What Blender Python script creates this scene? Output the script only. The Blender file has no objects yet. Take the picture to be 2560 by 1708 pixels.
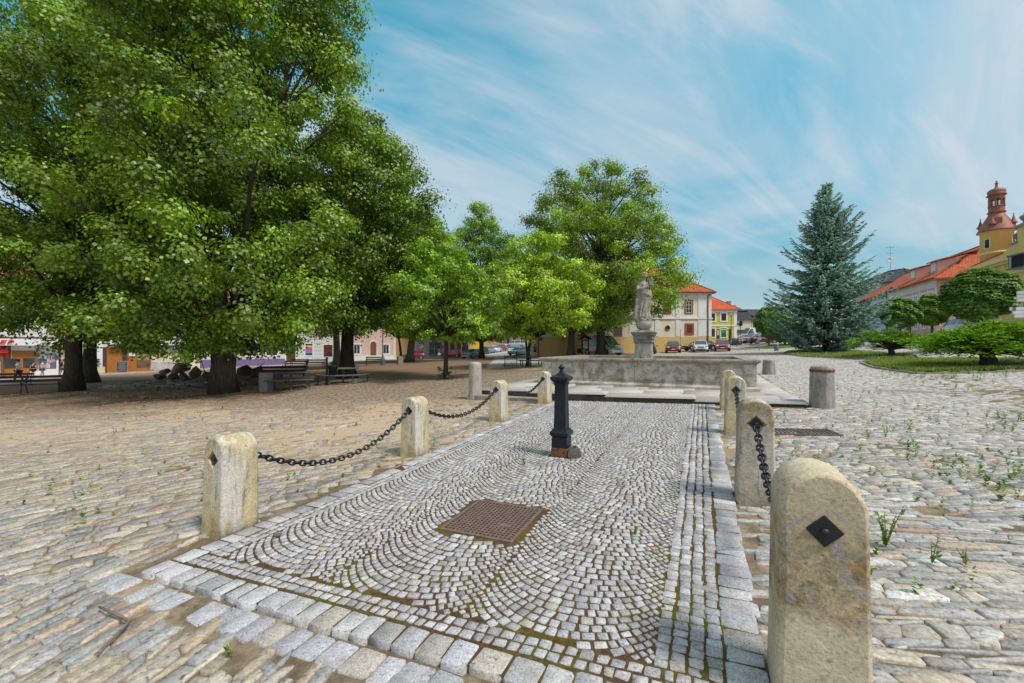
import bpy, bmesh, math, random
import numpy as np
from mathutils import Vector, Matrix, noise as mnoise
rnd = random.Random(11)
RG = np.random.default_rng(5)
sc = bpy.context.scene
COL = sc.collection
PI = math.pi
rad = math.radians
# ---------------------------------------------------------------- camera model (level camera, shifted frame)
F = 1013.0; CX = 1280.0; HY = 871.0; EYE = 1.6
TH = rad(25.0); CU, SU = math.cos(TH), math.sin(TH)     # the paved axis runs 25 degrees right of the view

def uv2(u, v):
    return u * SU + v * CU, u * CU - v * SU
def touv(x, y):
    return x * SU + y * CU, x * CU - y * SU
def gz(x, y):
    """height of the square's ground"""
    u, v = x * SU + y * CU, x * CU - y * SU
    z = 0.0335 * x + 0.007 * y
    a = np.clip(v - 5, 0, 16)
    z = z + 0.0030 * a * a + np.clip(v - 21, 0, 40) * 0.05
    z = z - 0.45 * np.exp(-((x + 5) / 10) ** 2 - ((y - 70) / 13) ** 2)
    b = np.clip(u - 56, 0, 12)
    z = z + 0.0013 * b * b + np.clip(u - 68, 0, 70) * 0.031
    return z
def ground(X, Y):
    """world point on the ground seen at a photo position"""
    r = (X - CX) / F; s = (HY - Y) / F
    d = 0.8
    while d < 170:
        if EYE + s * d < gz(r * d, d): break
        d *= 1.01
    lo, hi = d / 1.01, d
    for _ in range(30):
        m = (lo + hi) / 2
        if EYE + s * m < gz(r * m, m): hi = m
        else: lo = m
    d = (lo + hi) / 2
    return Vector((r * d, d, float(gz(r * d, d))))
def at(X, Y, d):
    return Vector(((X - CX) / F * d, d, EYE + (HY - Y) / F * d))

# ---------------------------------------------------------------- object helpers
def tag(o, label=None, cat=None, group=None, kind=None):
    if label: o['label'] = label
    if cat: o['category'] = cat
    if group: o['group'] = group
    if kind: o['kind'] = kind
    return o
def thing(name, label, cat, loc=(0, 0, 0), rz=0.0, group=None):
    o = bpy.data.objects.new(name, None); COL.objects.link(o)
    o.empty_display_size = 0.2
    o.location = loc; o.rotation_euler = (0, 0, rz)
    return tag(o, label, cat, group)
def link_mesh(name, m, parent=None):
    o = bpy.data.objects.new(name, m); COL.objects.link(o)
    if parent is not None: o.parent = parent
    return o
def np_mesh(name, V, Fa, mats, parent=None, smooth=False, col=None, sizes=None, link=True, midx=None):
    """V (n,3); Fa (m,k) index array or flat loop array with sizes; col (m,3) one colour per face"""
    V = np.asarray(V, dtype=np.float32)
    me = bpy.data.meshes.new(name)
    if sizes is None:
        Fa = np.asarray(Fa, dtype=np.int32); m, k = Fa.shape
        sizes = np.full(m, k, dtype=np.int32); loops = Fa.ravel()
    else:
        loops = np.asarray(Fa, dtype=np.int32); sizes = np.asarray(sizes, dtype=np.int32); m = len(sizes)
    me.vertices.add(len(V)); me.vertices.foreach_set('co', V.ravel())
    me.loops.add(len(loops)); me.loops.foreach_set('vertex_index', loops)
    me.polygons.add(m)
    st = np.zeros(m, dtype=np.int32); st[1:] = np.cumsum(sizes)[:-1]
    me.polygons.foreach_set('loop_start', st)
    me.polygons.foreach_set('loop_total', sizes)
    if smooth: me.polygons.foreach_set('use_smooth', np.ones(m, dtype=bool))
    if midx is not None: me.polygons.foreach_set('material_index', np.asarray(midx, dtype=np.int32))
    if col is not None:
        at_ = me.color_attributes.new('tone', 'FLOAT_COLOR', 'CORNER')
        c4 = np.ones((m, 4), dtype=np.float32); c4[:, :3] = col
        at_.data.foreach_set('color', np.repeat(c4, sizes, axis=0).ravel())
    me.update(calc_edges=True)
    for mm in (mats if isinstance(mats, (list, tuple)) else [mats]): me.materials.append(mm)
    return link_mesh(name, me, parent) if link else me

class MB:
    """collects simple solids into one mesh"""
    def __init__(self): self.v = []; self.f = []; self.mi = []; self.cur = 0
    def add(self, V, Fs):
        b = len(self.v); self.v += [tuple(p) for p in V]
        for f in Fs: self.f.append([b + i for i in f]); self.mi.append(self.cur)
        return self
    def box(self, c, s, rz=0.0, taper=1.0):
        hx, hy, hz = s[0] / 2, s[1] / 2, s[2] / 2
        P = []
        for z, k in ((-hz, 1), (hz, taper)):
            for x, y in ((-hx, -hy), (hx, -hy), (hx, hy), (-hx, hy)):
                x, y = x * k, y * k
                P.append((c[0] + x * math.cos(rz) - y * math.sin(rz), c[1] + x * math.sin(rz) + y * math.cos(rz), c[2] + z))
        return self.add(P, [(3, 2, 1, 0), (4, 5, 6, 7), (0, 1, 5, 4), (1, 2, 6, 5), (2, 3, 7, 6), (3, 0, 4, 7)])
    def bar(self, a, b, w, h, up=(0, 0, 1)):
        a, b = Vector(a), Vector(b); d = (b - a).normalized()
        s = d.cross(Vector(up))
        if s.length < 1e-4: s = d.cross(Vector((1, 0, 0)))
        s.normalize(); t = s.cross(d)
        P = []
        for p in (a, b):
            for i, j in ((-1, -1), (1, -1), (1, 1), (-1, 1)): P.append(p + s * (i * w / 2) + t * (j * h / 2))
        return self.add(P, [(0, 1, 2, 3), (7, 6, 5, 4), (0, 4, 5, 1), (1, 5, 6, 2), (2, 6, 7, 3), (3, 7, 4, 0)])
    def tube(self, path, rr, n=8, cap=True):
        path = [Vector(p) for p in path]
        if not hasattr(rr, '__len__'): rr = [rr] * len(path)
        P, Fs = [], []
        ref = None
        for i, p in enumerate(path):
            d = (path[min(i + 1, len(path) - 1)] - path[max(i - 1, 0)])
            if d.length < 1e-9: d = Vector((0, 0, 1))
            d.normalize()
            if ref is None: ref = d.orthogonal().normalized()
            ref = (ref - d * ref.dot(d))
            if ref.length < 1e-6: ref = d.orthogonal()
            ref.normalize(); q = d.cross(ref)
            for k in range(n):
                a = 2 * PI * k / n
                P.append(p + (ref * math.cos(a) + q * math.sin(a)) * rr[i])
        for i in range(len(path) - 1):
            for k in range(n):
                Fs.append((i * n + k, i * n + (k + 1) % n, (i + 1) * n + (k + 1) % n, (i + 1) * n + k))
        if cap:
            Fs.append(tuple(range(n - 1, -1, -1))); Fs.append(tuple((len(path) - 1) * n + k for k in range(n)))
        return self.add(P, Fs)
    def cyl(self, a, b, r0, r1=None, n=12): return self.tube([a, b], [r0, r0 if r1 is None else r1], n)
    def lathe(self, prof, c=(0, 0, 0), n=20, jit=0.0, square=False, rz=0.0, axis='z'):
        P, Fs = [], []
        for i, (r, z) in enumerate(prof):
            for k in range(n):
                a = 2 * PI * k / n + rz
                rr = r * (1 + (rnd.uniform(-jit, jit) if jit else 0))
                if axis == 'z': P.append((c[0] + rr * math.cos(a), c[1] + rr * math.sin(a), c[2] + z))
                elif axis == 'y': P.append((c[0] + rr * math.cos(a), c[1] + z, c[2] + rr * math.sin(a)))
                else: P.append((c[0] + z, c[1] + rr * math.cos(a), c[2] + rr * math.sin(a)))
        for i in range(len(prof) - 1):
            for k in range(n): Fs.append((i * n + k, i * n + (k + 1) % n, (i + 1) * n + (k + 1) % n, (i + 1) * n + k))
        Fs.append(tuple(range(n - 1, -1, -1))); Fs.append(tuple((len(prof) - 1) * n + k for k in range(n)))
        return self.add(P, Fs)
    def sqlathe(self, prof, c=(0, 0, 0), rz=0.0, aspect=1.0):
        """square-plan moulding: prof = (half width, z)"""
        P, Fs = [], []
        for (r, z) in prof:
            for x, y in ((-r, -r * aspect), (r, -r * aspect), (r, r * aspect), (-r, r * aspect)):
                P.append((c[0] + x * math.cos(rz) - y * math.sin(rz), c[1] + x * math.sin(rz) + y * math.cos(rz), c[2] + z))
        m = len(prof)
        for i in range(m - 1):
            for k in range(4): Fs.append((i * 4 + k, i * 4 + (k + 1) % 4, (i + 1) * 4 + (k + 1) % 4, (i + 1) * 4 + k))
        Fs += [(3, 2, 1, 0), tuple((m - 1) * 4 + k for k in range(4))]
        return self.add(P, Fs)
    def sphere(self, c, r, n=12, m=8):
        rx, ry, rz = r if hasattr(r, '__len__') else (r, r, r)
        P, Fs = [], []
        for i in range(1, m):
            t = PI * i / m
            for k in range(n):
                a = 2 * PI * k / n
                P.append((c[0] + rx * math.sin(t) * math.cos(a), c[1] + ry * math.sin(t) * math.sin(a), c[2] + rz * math.cos(t)))
        P.append((c[0], c[1], c[2] + rz)); P.append((c[0], c[1], c[2] - rz))
        for i in range(m - 2):
            for k in range(n): Fs.append((i * n + k, (i + 1) * n + k, (i + 1) * n + (k + 1) % n, i * n + (k + 1) % n))
        for k in range(n):
            Fs.append((len(P) - 2, k, (k + 1) % n)); Fs.append((len(P) - 1, (m - 2) * n + (k + 1) % n, (m - 2) * n + k))
        return self.add(P, Fs)
    def torus(self, c, R, r, n=24, m=8, axis='z', arc=2 * PI, a0=0.0, sx=1.0):
        path = []
        k = n if arc >= 2 * PI - 1e-6 else n + 1
        for i in range(k):
            a = a0 + arc * i / n
            x, y = R * math.cos(a) * sx, R * math.sin(a)
            path.append({'z': (c[0] + x, c[1] + y, c[2]), 'y': (c[0] + x, c[1], c[2] + y), 'x': (c[0], c[1] + x, c[2] + y)}[axis])
        if k == n: path.append(path[0])
        return self.tube(path, r, m, cap=(k != n))
    def prism(self, poly, y0, y1):
        """polygon in x,z pushed along y"""
        n = len(poly)
        P = [(x, y0, z) for x, z in poly] + [(x, y1, z) for x, z in poly]
        Fs = [tuple(range(n)), tuple(range(2 * n - 1, n - 1, -1))]
        for k in range(n): Fs.append((k, n + k, n + (k + 1) % n, (k + 1) % n))
        return self.add(P, Fs)
    def slab(self, poly, z0, z1):
        n = len(poly)
        P = [(x, y, z0) for x, y in poly] + [(x, y, z1) for x, y in poly]
        Fs = [tuple(range(n - 1, -1, -1)), tuple(range(n, 2 * n))]
        for k in range(n): Fs.append((k, (k + 1) % n, n + (k + 1) % n, n + k))
        return self.add(P, Fs)
    def quad(self, a, b, c, d): return self.add([a, b, c, d], [(0, 1, 2, 3)])
    def mesh(self, name, mats, smooth=False):
        me = bpy.data.meshes.new(name); me.from_pydata(self.v, [], self.f)
        for mm in (mats if isinstance(mats, (list, tuple)) else [mats]): me.materials.append(mm)
        if isinstance(mats, (list, tuple)): me.polygons.foreach_set('material_index', self.mi)
        bm = bmesh.new(); bm.from_mesh(me); bmesh.ops.recalc_face_normals(bm, faces=bm.faces); bm.to_mesh(me); bm.free()
        if smooth: me.polygons.foreach_set('use_smooth', [True] * len(me.polygons))
        me.update(); return me
    def build(self, name, mats, parent=None, smooth=False, bevel=0.0, seg=2, angle=None):
        o = link_mesh(name, self.mesh(name, mats, smooth), parent)
        if bevel:
            b = o.modifiers.new('b', 'BEVEL'); b.width = bevel; b.segments = seg; b.limit_method = 'ANGLE'; b.angle_limit = rad(35)
        return o
def rough_mesh(o, amp, scale, sub=0):
    """pushes a mesh's own vertices about with noise so cut edges are not ruler straight"""
    me = o.data
    bm = bmesh.new(); bm.from_mesh(me)
    if sub: bmesh.ops.subdivide_edges(bm, edges=bm.edges, cuts=sub, use_grid_fill=True)
    for v in bm.verts:
        n = mnoise.noise_vector(v.co * scale + Vector((amp * 91, 3.3, 7.7)))
        v.co += n * amp
    bm.to_mesh(me); bm.free(); me.update()
    return o
def copy_tree(o, parent=None):
    c = o.copy(); COL.objects.link(c)
    if parent is not None: c.parent = parent
    for ch in list(o.children): copy_tree(ch, c)
    return c

# ---------------------------------------------------------------- material helpers
def lin(r, g, b):
    f = lambda c: (c / 255 / 12.92) if c / 255 <= 0.04045 else ((c / 255 + 0.055) / 1.055) ** 2.4
    return (f(r), f(g), f(b))
class NT:
    def __init__(self, name):
        self.m = bpy.data.materials.new(name); self.m.use_nodes = True
        self.t = self.m.node_tree; self.n = self.t.nodes; self.l = self.t.links
        self.bsdf = self.n.get('Principled BSDF'); self.out = self.n.get('Material Output')
        self._co = None
    def node(self, ty, **kw):
        x = self.n.new(ty)
        for k, v in kw.items():
            if k in x.inputs: x.inputs[k].default_value = v
            else: setattr(x, k, v)
        return x
    def link(self, a, b): self.l.new(a, b); return self
    def co(self, scale=(1, 1, 1), world=False, rot=(0, 0, 0)):
        if world: src = self.node('ShaderNodeNewGeometry').outputs['Position']
        else: src = self.node('ShaderNodeTexCoord').outputs['Object']
        mp = self.node('ShaderNodeMapping'); mp.inputs['Scale'].default_value = scale; mp.inputs['Rotation'].default_value = rot
        self.link(src, mp.inputs['Vector']); return mp.outputs['Vector']
    def noise(self, vec, scale, detail=4.0, rough=0.55, dist=0.0):
        x = self.node('ShaderNodeTexNoise'); x.inputs['Scale'].default_value = scale; x.inputs['Detail'].default_value = detail
        x.inputs['Roughness'].default_value = rough; x.inputs['Distortion'].default_value = dist
        if vec is not None: self.link(vec, x.inputs['Vector'])
        return x.outputs['Fac']
    def ramp(self, fac, stops):
        x = self.node('ShaderNodeValToRGB'); e = x.color_ramp.elements
        while len(e) < len(stops): e.new(0.5)
        for i, (p, c) in enumerate(stops):
            e[i].position = p; e[i].color = (c, c, c, 1) if not hasattr(c, '__len__') else (*c[:3], 1)
        self.link(fac, x.inputs['Fac']); return x.outputs['Color']
    def mix(self, fac, a, b, mode='MIX'):
        x = self.node('ShaderNodeMix', data_type='RGBA', blend_type=mode)
        for s, i in ((fac, 0), (a, 6), (b, 7)):
            if hasattr(s, 'is_linked') or hasattr(s, 'links'): self.link(s, x.inputs[i])
            elif i == 0: x.inputs[0].default_value = s
            else: x.inputs[i].default_value = (*s[:3], 1)
        return x.outputs[2]
    def math(self, op, a, b=0.0, c=None):
        x = self.node('ShaderNodeMath', operation=op)
        for i, s in enumerate((a, b) if c is None else (a, b, c)):
            if hasattr(s, 'links'): self.link(s, x.inputs[i])
            else: x.inputs[i].default_value = s
        return x.outputs[0]
    def attr(self, name='tone'):
        return self.node('ShaderNodeAttribute', attribute_name=name).outputs['Color']
    def base(self, c):
        if hasattr(c, 'links'): self.link(c, self.bsdf.inputs['Base Color'])
        else: self.bsdf.inputs['Base Color'].default_value = (*c[:3], 1)
        return self
    def set(self, **kw):
        for k, v in kw.items():
            k = {'rough': 'Roughness', 'metal': 'Metallic', 'spec': 'Specular IOR Level', 'coat': 'Coat Weight', 'trans': 'Transmission Weight', 'alpha': 'Alpha'}.get(k, k)
            if hasattr(v, 'links'): self.link(v, self.bsdf.inputs[k])
            else: self.bsdf.inputs[k].default_value = v
        return self
    def bump(self, h, strength=0.3, dist=0.02):
        x = self.node('ShaderNodeBump'); x.inputs['Strength'].default_value = strength; x.inputs['Distance'].default_value = dist
        self.link(h, x.inputs['Height']); self.link(x.outputs['Normal'], self.bsdf.inputs['Normal']); return self
def mul(c, k): return tuple(x * k for x in c)
_pm = {}
def plain(name, c, rough=0.7, metal=0.0, var=0.12, scale=6.0, bump=0.0, coat=0.0, spec=0.4):
    """paint, plaster or metal with a little mottling of its own"""
    if name in _pm: return _pm[name]
    t = NT(name); v = t.co()
    n = t.noise(v, scale, 5)
    t.base(t.ramp(n, [(0.25, mul(c, 1 - var)), (0.75, mul(c, 1 + var))]))
    t.set(rough=rough, metal=metal, coat=coat, spec=spec)
    if bump: t.bump(t.noise(v, scale * 8, 4), bump, 0.01)
    _pm[name] = t.m; return t.m
def plaster(name, c, stain=(0.3, 0.27, 0.22), amount=0.35, scale=0.5, seed=0.0):
    """wall render with weather streaks and a dirty foot"""
    t = NT(name); v = t.co(); s = t.co((1.6, 1.6, 0.22))
    n = t.noise(v, 1.2 * scale, 6, 0.6, 0.3); st = t.noise(s, 2.2, 5, 0.6)
    k = t.math('MULTIPLY', t.ramp(st, [(0.48, 0), (0.75, 1)]), amount)
    b = t.ramp(n, [(0.3, mul(c, 0.9)), (0.6, c), (0.8, mul(c, 1.06))])
    t.base(t.mix(k, b, stain)).set(rough=0.9, spec=0.2)
    t.bump(t.noise(v, 18, 5), 0.2, 0.01)
    return t.m
def glass(name='window_glass', tint=(0.03, 0.035, 0.04), rough=0.08):
    if name in _pm: return _pm[name]
    t = NT(name); n = t.noise(t.co(), 1.3, 2)
    t.base(t.ramp(n, [(0.3, mul(tint, 0.6)), (0.7, mul(tint, 1.8))])).set(rough=rough, spec=0.8)
    _pm[name] = t.m; return t.m
# ================================================================= setting: sky, sun, camera
cam = bpy.data.cameras.new('camera'); co = bpy.data.objects.new('camera', cam); COL.objects.link(co)
cam.sensor_width = 36; cam.lens = 36 * F / 2560; cam.shift_y = (HY - 854) / 2560
cam.clip_start = 0.05; cam.clip_end = 5000
co.location = (0, 0, EYE); co.rotation_euler = (PI / 2, 0, 0)
sc.camera = co
SUN_EL, SUN_AZ = rad(56), rad(128)      # azimuth clockwise from the view direction: behind and to the right
sun = bpy.data.lights.new('sun', 'SUN'); so = bpy.data.objects.new('sun', sun); COL.objects.link(so)
sun.energy = 2.0; sun.angle = rad(13); sun.color = (1.0, 0.95, 0.86)
sd = Vector((math.sin(SUN_AZ) * math.cos(SUN_EL), math.cos(SUN_AZ) * math.cos(SUN_EL), math.sin(SUN_EL)))
so.rotation_euler = (-sd).to_track_quat('-Z', 'Y').to_euler(); so.location = (20, -20, 40)
SKA, SKL = 14, (0.9, 1.6, 0)
w = bpy.data.worlds.new('World'); sc.world = w; w.use_nodes = True
def build_world():
    t = w.node_tree; n = t.nodes; l = t.links; n.clear()
    out = n.new('ShaderNodeOutputWorld'); bg = n.new('ShaderNodeBackground'); l.new(bg.outputs[0], out.inputs[0])
    sky = n.new('ShaderNodeTexSky'); sky.sky_type = 'NISHITA'; sky.sun_disc = False
    sky.sun_elevation = SUN_EL; sky.sun_rotation = SUN_AZ
    sky.air_density = 1.0; sky.dust_density = 0.6; sky.ozone_density = 2.0
    bg.inputs['Strength'].default_value = 0.108
    hs = n.new('ShaderNodeHueSaturation'); hs.inputs['Hue'].default_value = 0.452; hs.inputs['Saturation'].default_value = 1.55; hs.inputs['Value'].default_value = 1.0
    l.new(sky.outputs[0], hs.inputs['Color'])
    tc = n.new('ShaderNodeTexCoord'); sp = n.new('ShaderNodeSeparateXYZ'); l.new(tc.outputs['Generated'], sp.inputs[0])
    def mth(op, a, b=None):
        x = n.new('ShaderNodeMath'); x.operation = op
        for i, s in enumerate((a, b)):
            if s is None: continue
            if hasattr(s, 'links'): l.new(s, x.inputs[i])
            else: x.inputs[i].default_value = s
        return x.outputs[0]
    zz = mth('ADD', mth('MAXIMUM', sp.outputs[2], 0.0), 0.30)
    cb = n.new('ShaderNodeCombineXYZ'); l.new(mth('DIVIDE', sp.outputs[0], zz), cb.inputs[0]); l.new(mth('DIVIDE', sp.outputs[1], zz), cb.inputs[1])
    def layer(scale, rot, sx, sy, lo, hi, dist, detail=8.0, loc=(0, 0, 0), rough=0.55):
        mp = n.new('ShaderNodeMapping'); mp.vector_type = 'TEXTURE'; mp.inputs['Rotation'].default_value = (0, 0, rad(rot)); mp.inputs['Scale'].default_value = (1 / sx, 1 / sy, 1); mp.inputs['Location'].default_value = loc
        l.new(cb.outputs[0], mp.inputs[0])
        no = n.new('ShaderNodeTexNoise'); no.inputs['Scale'].default_value = scale; no.inputs['Detail'].default_value = detail
        no.inputs['Roughness'].default_value = rough; no.inputs['Distortion'].default_value = dist
        l.new(mp.outputs[0], no.inputs['Vector'])
        r = n.new('ShaderNodeValToRGB'); r.color_ramp.elements[0].position = lo; r.color_ramp.elements[1].position = hi
        r.color_ramp.interpolation = 'EASE'
        l.new(no.outputs['Fac'], r.inputs['Fac']); return r.outputs['Color']
    a = layer(1.15, SKA, 0.62, 1.05, 0.30, 0.64, 0.9, loc=SKL)
    b = layer(2.6, SKA + 14, 0.34, 1.5, 0.42, 0.72, 1.3, loc=(3.1, 1.7, 0), rough=0.62)
    c = mth('MINIMUM', mth('ADD', mth('ADD', mth('MULTIPLY', a, 0.66), mth('MULTIPLY', b, 0.32)), 0.03), 0.95)
    mr = n.new('ShaderNodeMapRange'); l.new(sp.outputs[2], mr.inputs[0]); mr.inputs[1].default_value = -0.02; mr.inputs[2].default_value = 0.42; mr.inputs[3].default_value = 0.55; mr.inputs[4].default_value = 0.0
    c2 = mth('MAXIMUM', c, mr.outputs[0])
    def mrange(v, a, b_, c, d):
        r = n.new('ShaderNodeMapRange'); r.interpolation_type = 'SMOOTHSTEP'; l.new(v, r.inputs[0])
        for i, q in enumerate((a, b_, c, d)): r.inputs[i + 1].default_value = q
        return r.outputs[0]
    c2 = mth('MAXIMUM', c2, mrange(sp.outputs[2], 0.66, 0.86, 0.0, 0.85))  # extra cloud overhead, out of view, added to whiten the sky light
    c2 = mth('MAXIMUM', c2, mrange(sp.outputs[1], 0.25, -0.25, 0.0, 0.88))  # unseen cloud bank behind the camera, added for less blue light
    mx = n.new('ShaderNodeMix'); mx.data_type = 'RGBA'
    dim = n.new('ShaderNodeMix'); dim.data_type = 'RGBA'; dim.blend_type = 'MULTIPLY'; dim.inputs[0].default_value = 1
    gr = n.new('ShaderNodeValToRGB'); el = gr.color_ramp.elements; el[0].position = 0.0; el[0].color = (0.42, 0.42, 0.43, 1); el[1].position = 0.55; el[1].color = (1.12, 1.08, 1.04, 1)
    e2 = el.new(0.12); e2.color = (0.50, 0.50, 0.52, 1); e3 = el.new(0.3); e3.color = (0.80, 0.78, 0.78, 1)
    l.new(sp.outputs[2], gr.inputs['Fac']); l.new(hs.outputs[0], dim.inputs[6]); l.new(gr.outputs['Color'], dim.inputs[7])
    l.new(c2, mx.inputs[0]); l.new(dim.outputs[2], mx.inputs[6]); mx.inputs[7].default_value = (3.45, 3.75, 4.1, 1)
    l.new(mx.outputs[2], bg.inputs['Color'])
build_world()
sc.view_settings.view_transform = 'Standard'; sc.view_settings.look = 'None'; sc.view_settings.gamma = 1
sc.view_settings.exposure = 0.8
sc.cycles.max_bounces = 6; sc.cycles.diffuse_bounces = 3; sc.cycles.glossy_bounces = 3; sc.cycles.transparent_max_bounces = 6
sc.cycles.use_denoising = True

# ================================================================= stone and ground materials
def stone_mat(name, speck=0.25, scale=90.0, stain=None, rough=0.8, warm=None, layered=0.4):
    """sett or slab: its own colour per stone, crystal specks and worn patches"""
    t = NT(name); v = t.co()
    sp = t.noise(v, scale, 3, 0.7)
    k = t.ramp(sp, [(0.30, 1 - speck * 1.4), (0.5, 1.0), (0.70, 1 + speck)])
    base = t.mix(1.0, t.attr(), k, 'MULTIPLY')
    n2 = t.noise(v, 7, 5, 0.65)
    base = t.mix(layered, base, t.mix(1.0, base, t.ramp(t.noise(t.co((1, 1, 1), rot=(0, 0, 0.5)), 16, 7, 0.75, 1.2), [(0.3, 0.55), (0.5, 1.0), (0.7, 1.3)]), 'MULTIPLY'))
    dk = t.ramp(t.noise(v, scale * 0.55, 2, 0.5), [(0.30, 0.35), (0.36, 1.0)])
    base = t.mix(0.8, base, t.mix(1.0, base, dk, 'MULTIPLY'))
    if stain: base = t.mix(t.math('MULTIPLY', t.ramp(n2, [(0.5, 0), (0.72, 1)]), 0.55), base, stain)
    t.base(base).set(rough=rough, spec=0.3)
    t.bump(t.noise(v, scale * 0.45, 5, 0.7), 0.55, 0.006)
    return t.m
M_GRANITE = stone_mat('granite_sett', 0.36, 95, (0.20, 0.17, 0.12), layered=0.55)
M_SLATE = stone_mat('field_slate', 0.30, 42, (0.36, 0.28, 0.18), layered=0.9)
M_FLAG = stone_mat('sandstone_flag', 0.14, 40, (0.27, 0.25, 0.21), layered=0.1)
def joint_mat():
    t = NT('mossy_joint_soil'); v = t.co()
    big = t.noise(v, 1.4, 4, 0.6); fine = t.noise(v, 30, 5, 0.7)
    soil = t.ramp(fine, [(0.3, (0.045, 0.026, 0.014)), (0.7, (0.15, 0.088, 0.045))])
    moss = t.ramp(fine, [(0.3, (0.055, 0.046, 0.010)), (0.7, (0.17, 0.145, 0.025))])
    t.base(t.mix(t.ramp(big, [(0.44, 0), (0.64, 1)]), soil, moss)).set(rough=0.95, spec=0.1)
    t.bump(fine, 0.8, 0.02); return t.m
M_JOINT = joint_mat()
def terrain_mat():
    t = NT('square_earth'); v = t.co()
    fine = t.noise(v, 22, 6, 0.7); mid = t.noise(v, 2.2, 5, 0.6); big = t.noise(v, 0.35, 4, 0.6)
    sand = t.ramp(fine, [(0.25, (0.34, 0.245, 0.16)), (0.6, (0.52, 0.40, 0.275)), (0.8, (0.62, 0.50, 0.37))])
    earth = t.ramp(fine, [(0.25, (0.12, 0.078, 0.05)), (0.6, (0.25, 0.165, 0.105)), (0.8, (0.38, 0.26, 0.17))])
    grit = t.ramp(fine, [(0.25, (0.085, 0.062, 0.04)), (0.7, (0.23, 0.175, 0.115))])
    sx = t.node('ShaderNodeSeparateXYZ'); t.link(v, sx.inputs[0])
    x, y = sx.outputs[0], sx.outputs[1]
    # trodden brown earth and leaf mould below the limes, sand in front of it, grit elsewhere
    yy = t.math('ADD', y, t.math('MULTIPLY', t.math('SUBTRACT', mid, 0.5), 5.0))
    yy = t.math('ADD', yy, t.math('MULTIPLY', t.math('SUBTRACT', big, 0.5), 6.0))
    def sm(a, lo, hi, o0=0.0, o1=1.0):
        r = t.node('ShaderNodeMapRange', interpolation_type='SMOOTHSTEP'); t.link(a, r.inputs[0])
        r.inputs[1].default_value = lo; r.inputs[2].default_value = hi; r.inputs[3].default_value = o0; r.inputs[4].default_value = o1
        return r.outputs[0]
    left = sm(x, -1.5, 2.5, 1.0, 0.0)
    e = t.math('MULTIPLY', sm(yy, 10.5, 14.5), left)
    s = t.math('MULTIPLY', sm(t.math('ADD', mid, t.math('MULTIPLY', big, 0.6)), 0.70, 0.98), 0.8)
    c = t.mix(s, grit, sand)
    c = t.mix(t.math('MULTIPLY', left, t.math('MULTIPLY', sm(yy, 5.0, 8.0), sm(yy, 11, 15, 1.0, 0.0))), c, sand)
    c = t.mix(e, c, earth)
    moss = t.math('MULTIPLY', t.ramp(mid, [(0.56, 0), (0.70, 1)]), t.math('MULTIPLY', sm(x, 0.5, 3.0), 0.55))
    c = t.mix(moss, c, t.ramp(fine, [(0.3, (0.09, 0.085, 0.015)), (0.7, (0.20, 0.19, 0.04))]))
    t.base(c).set(rough=0.95, spec=0.15); t.bump(fine, 0.7, 0.03); return t.m
M_EARTH = terrain_mat()

# ---------------------------------------------------------------- ground sheet
def ground_sheet():
    def ax(lo, hi, near, far):
        out = [0.0]; s = near
        while out[-1] < hi: out.append(out[-1] + s); s = min(s * 1.06, far)
        neg = [0.0]; s = near
        while neg[-1] > lo: neg.append(neg[-1] - s); s = min(s * 1.06, far)
        return np.array(sorted(set(neg + out)))
    xs = ax(-420, 420, 0.6, 25); ys = ax(-60, 700, 0.6, 25)
    X, Y = np.meshgrid(xs, ys)
    Z = gz(X, np.minimum(Y, 160))
    V = np.stack([X, Y, Z], -1).reshape(-1, 3)
    nx, ny = len(xs), len(ys)
    i = np.arange(nx * ny).reshape(ny, nx)
    Fq = np.stack([i[:-1, :-1], i[:-1, 1:], i[1:, 1:], i[1:, :-1]], -1).reshape(-1, 4)
    o = np_mesh('ground', V, Fq, M_EARTH, smooth=True); o['kind'] = 'structure'
    return o
ground_sheet()

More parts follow.
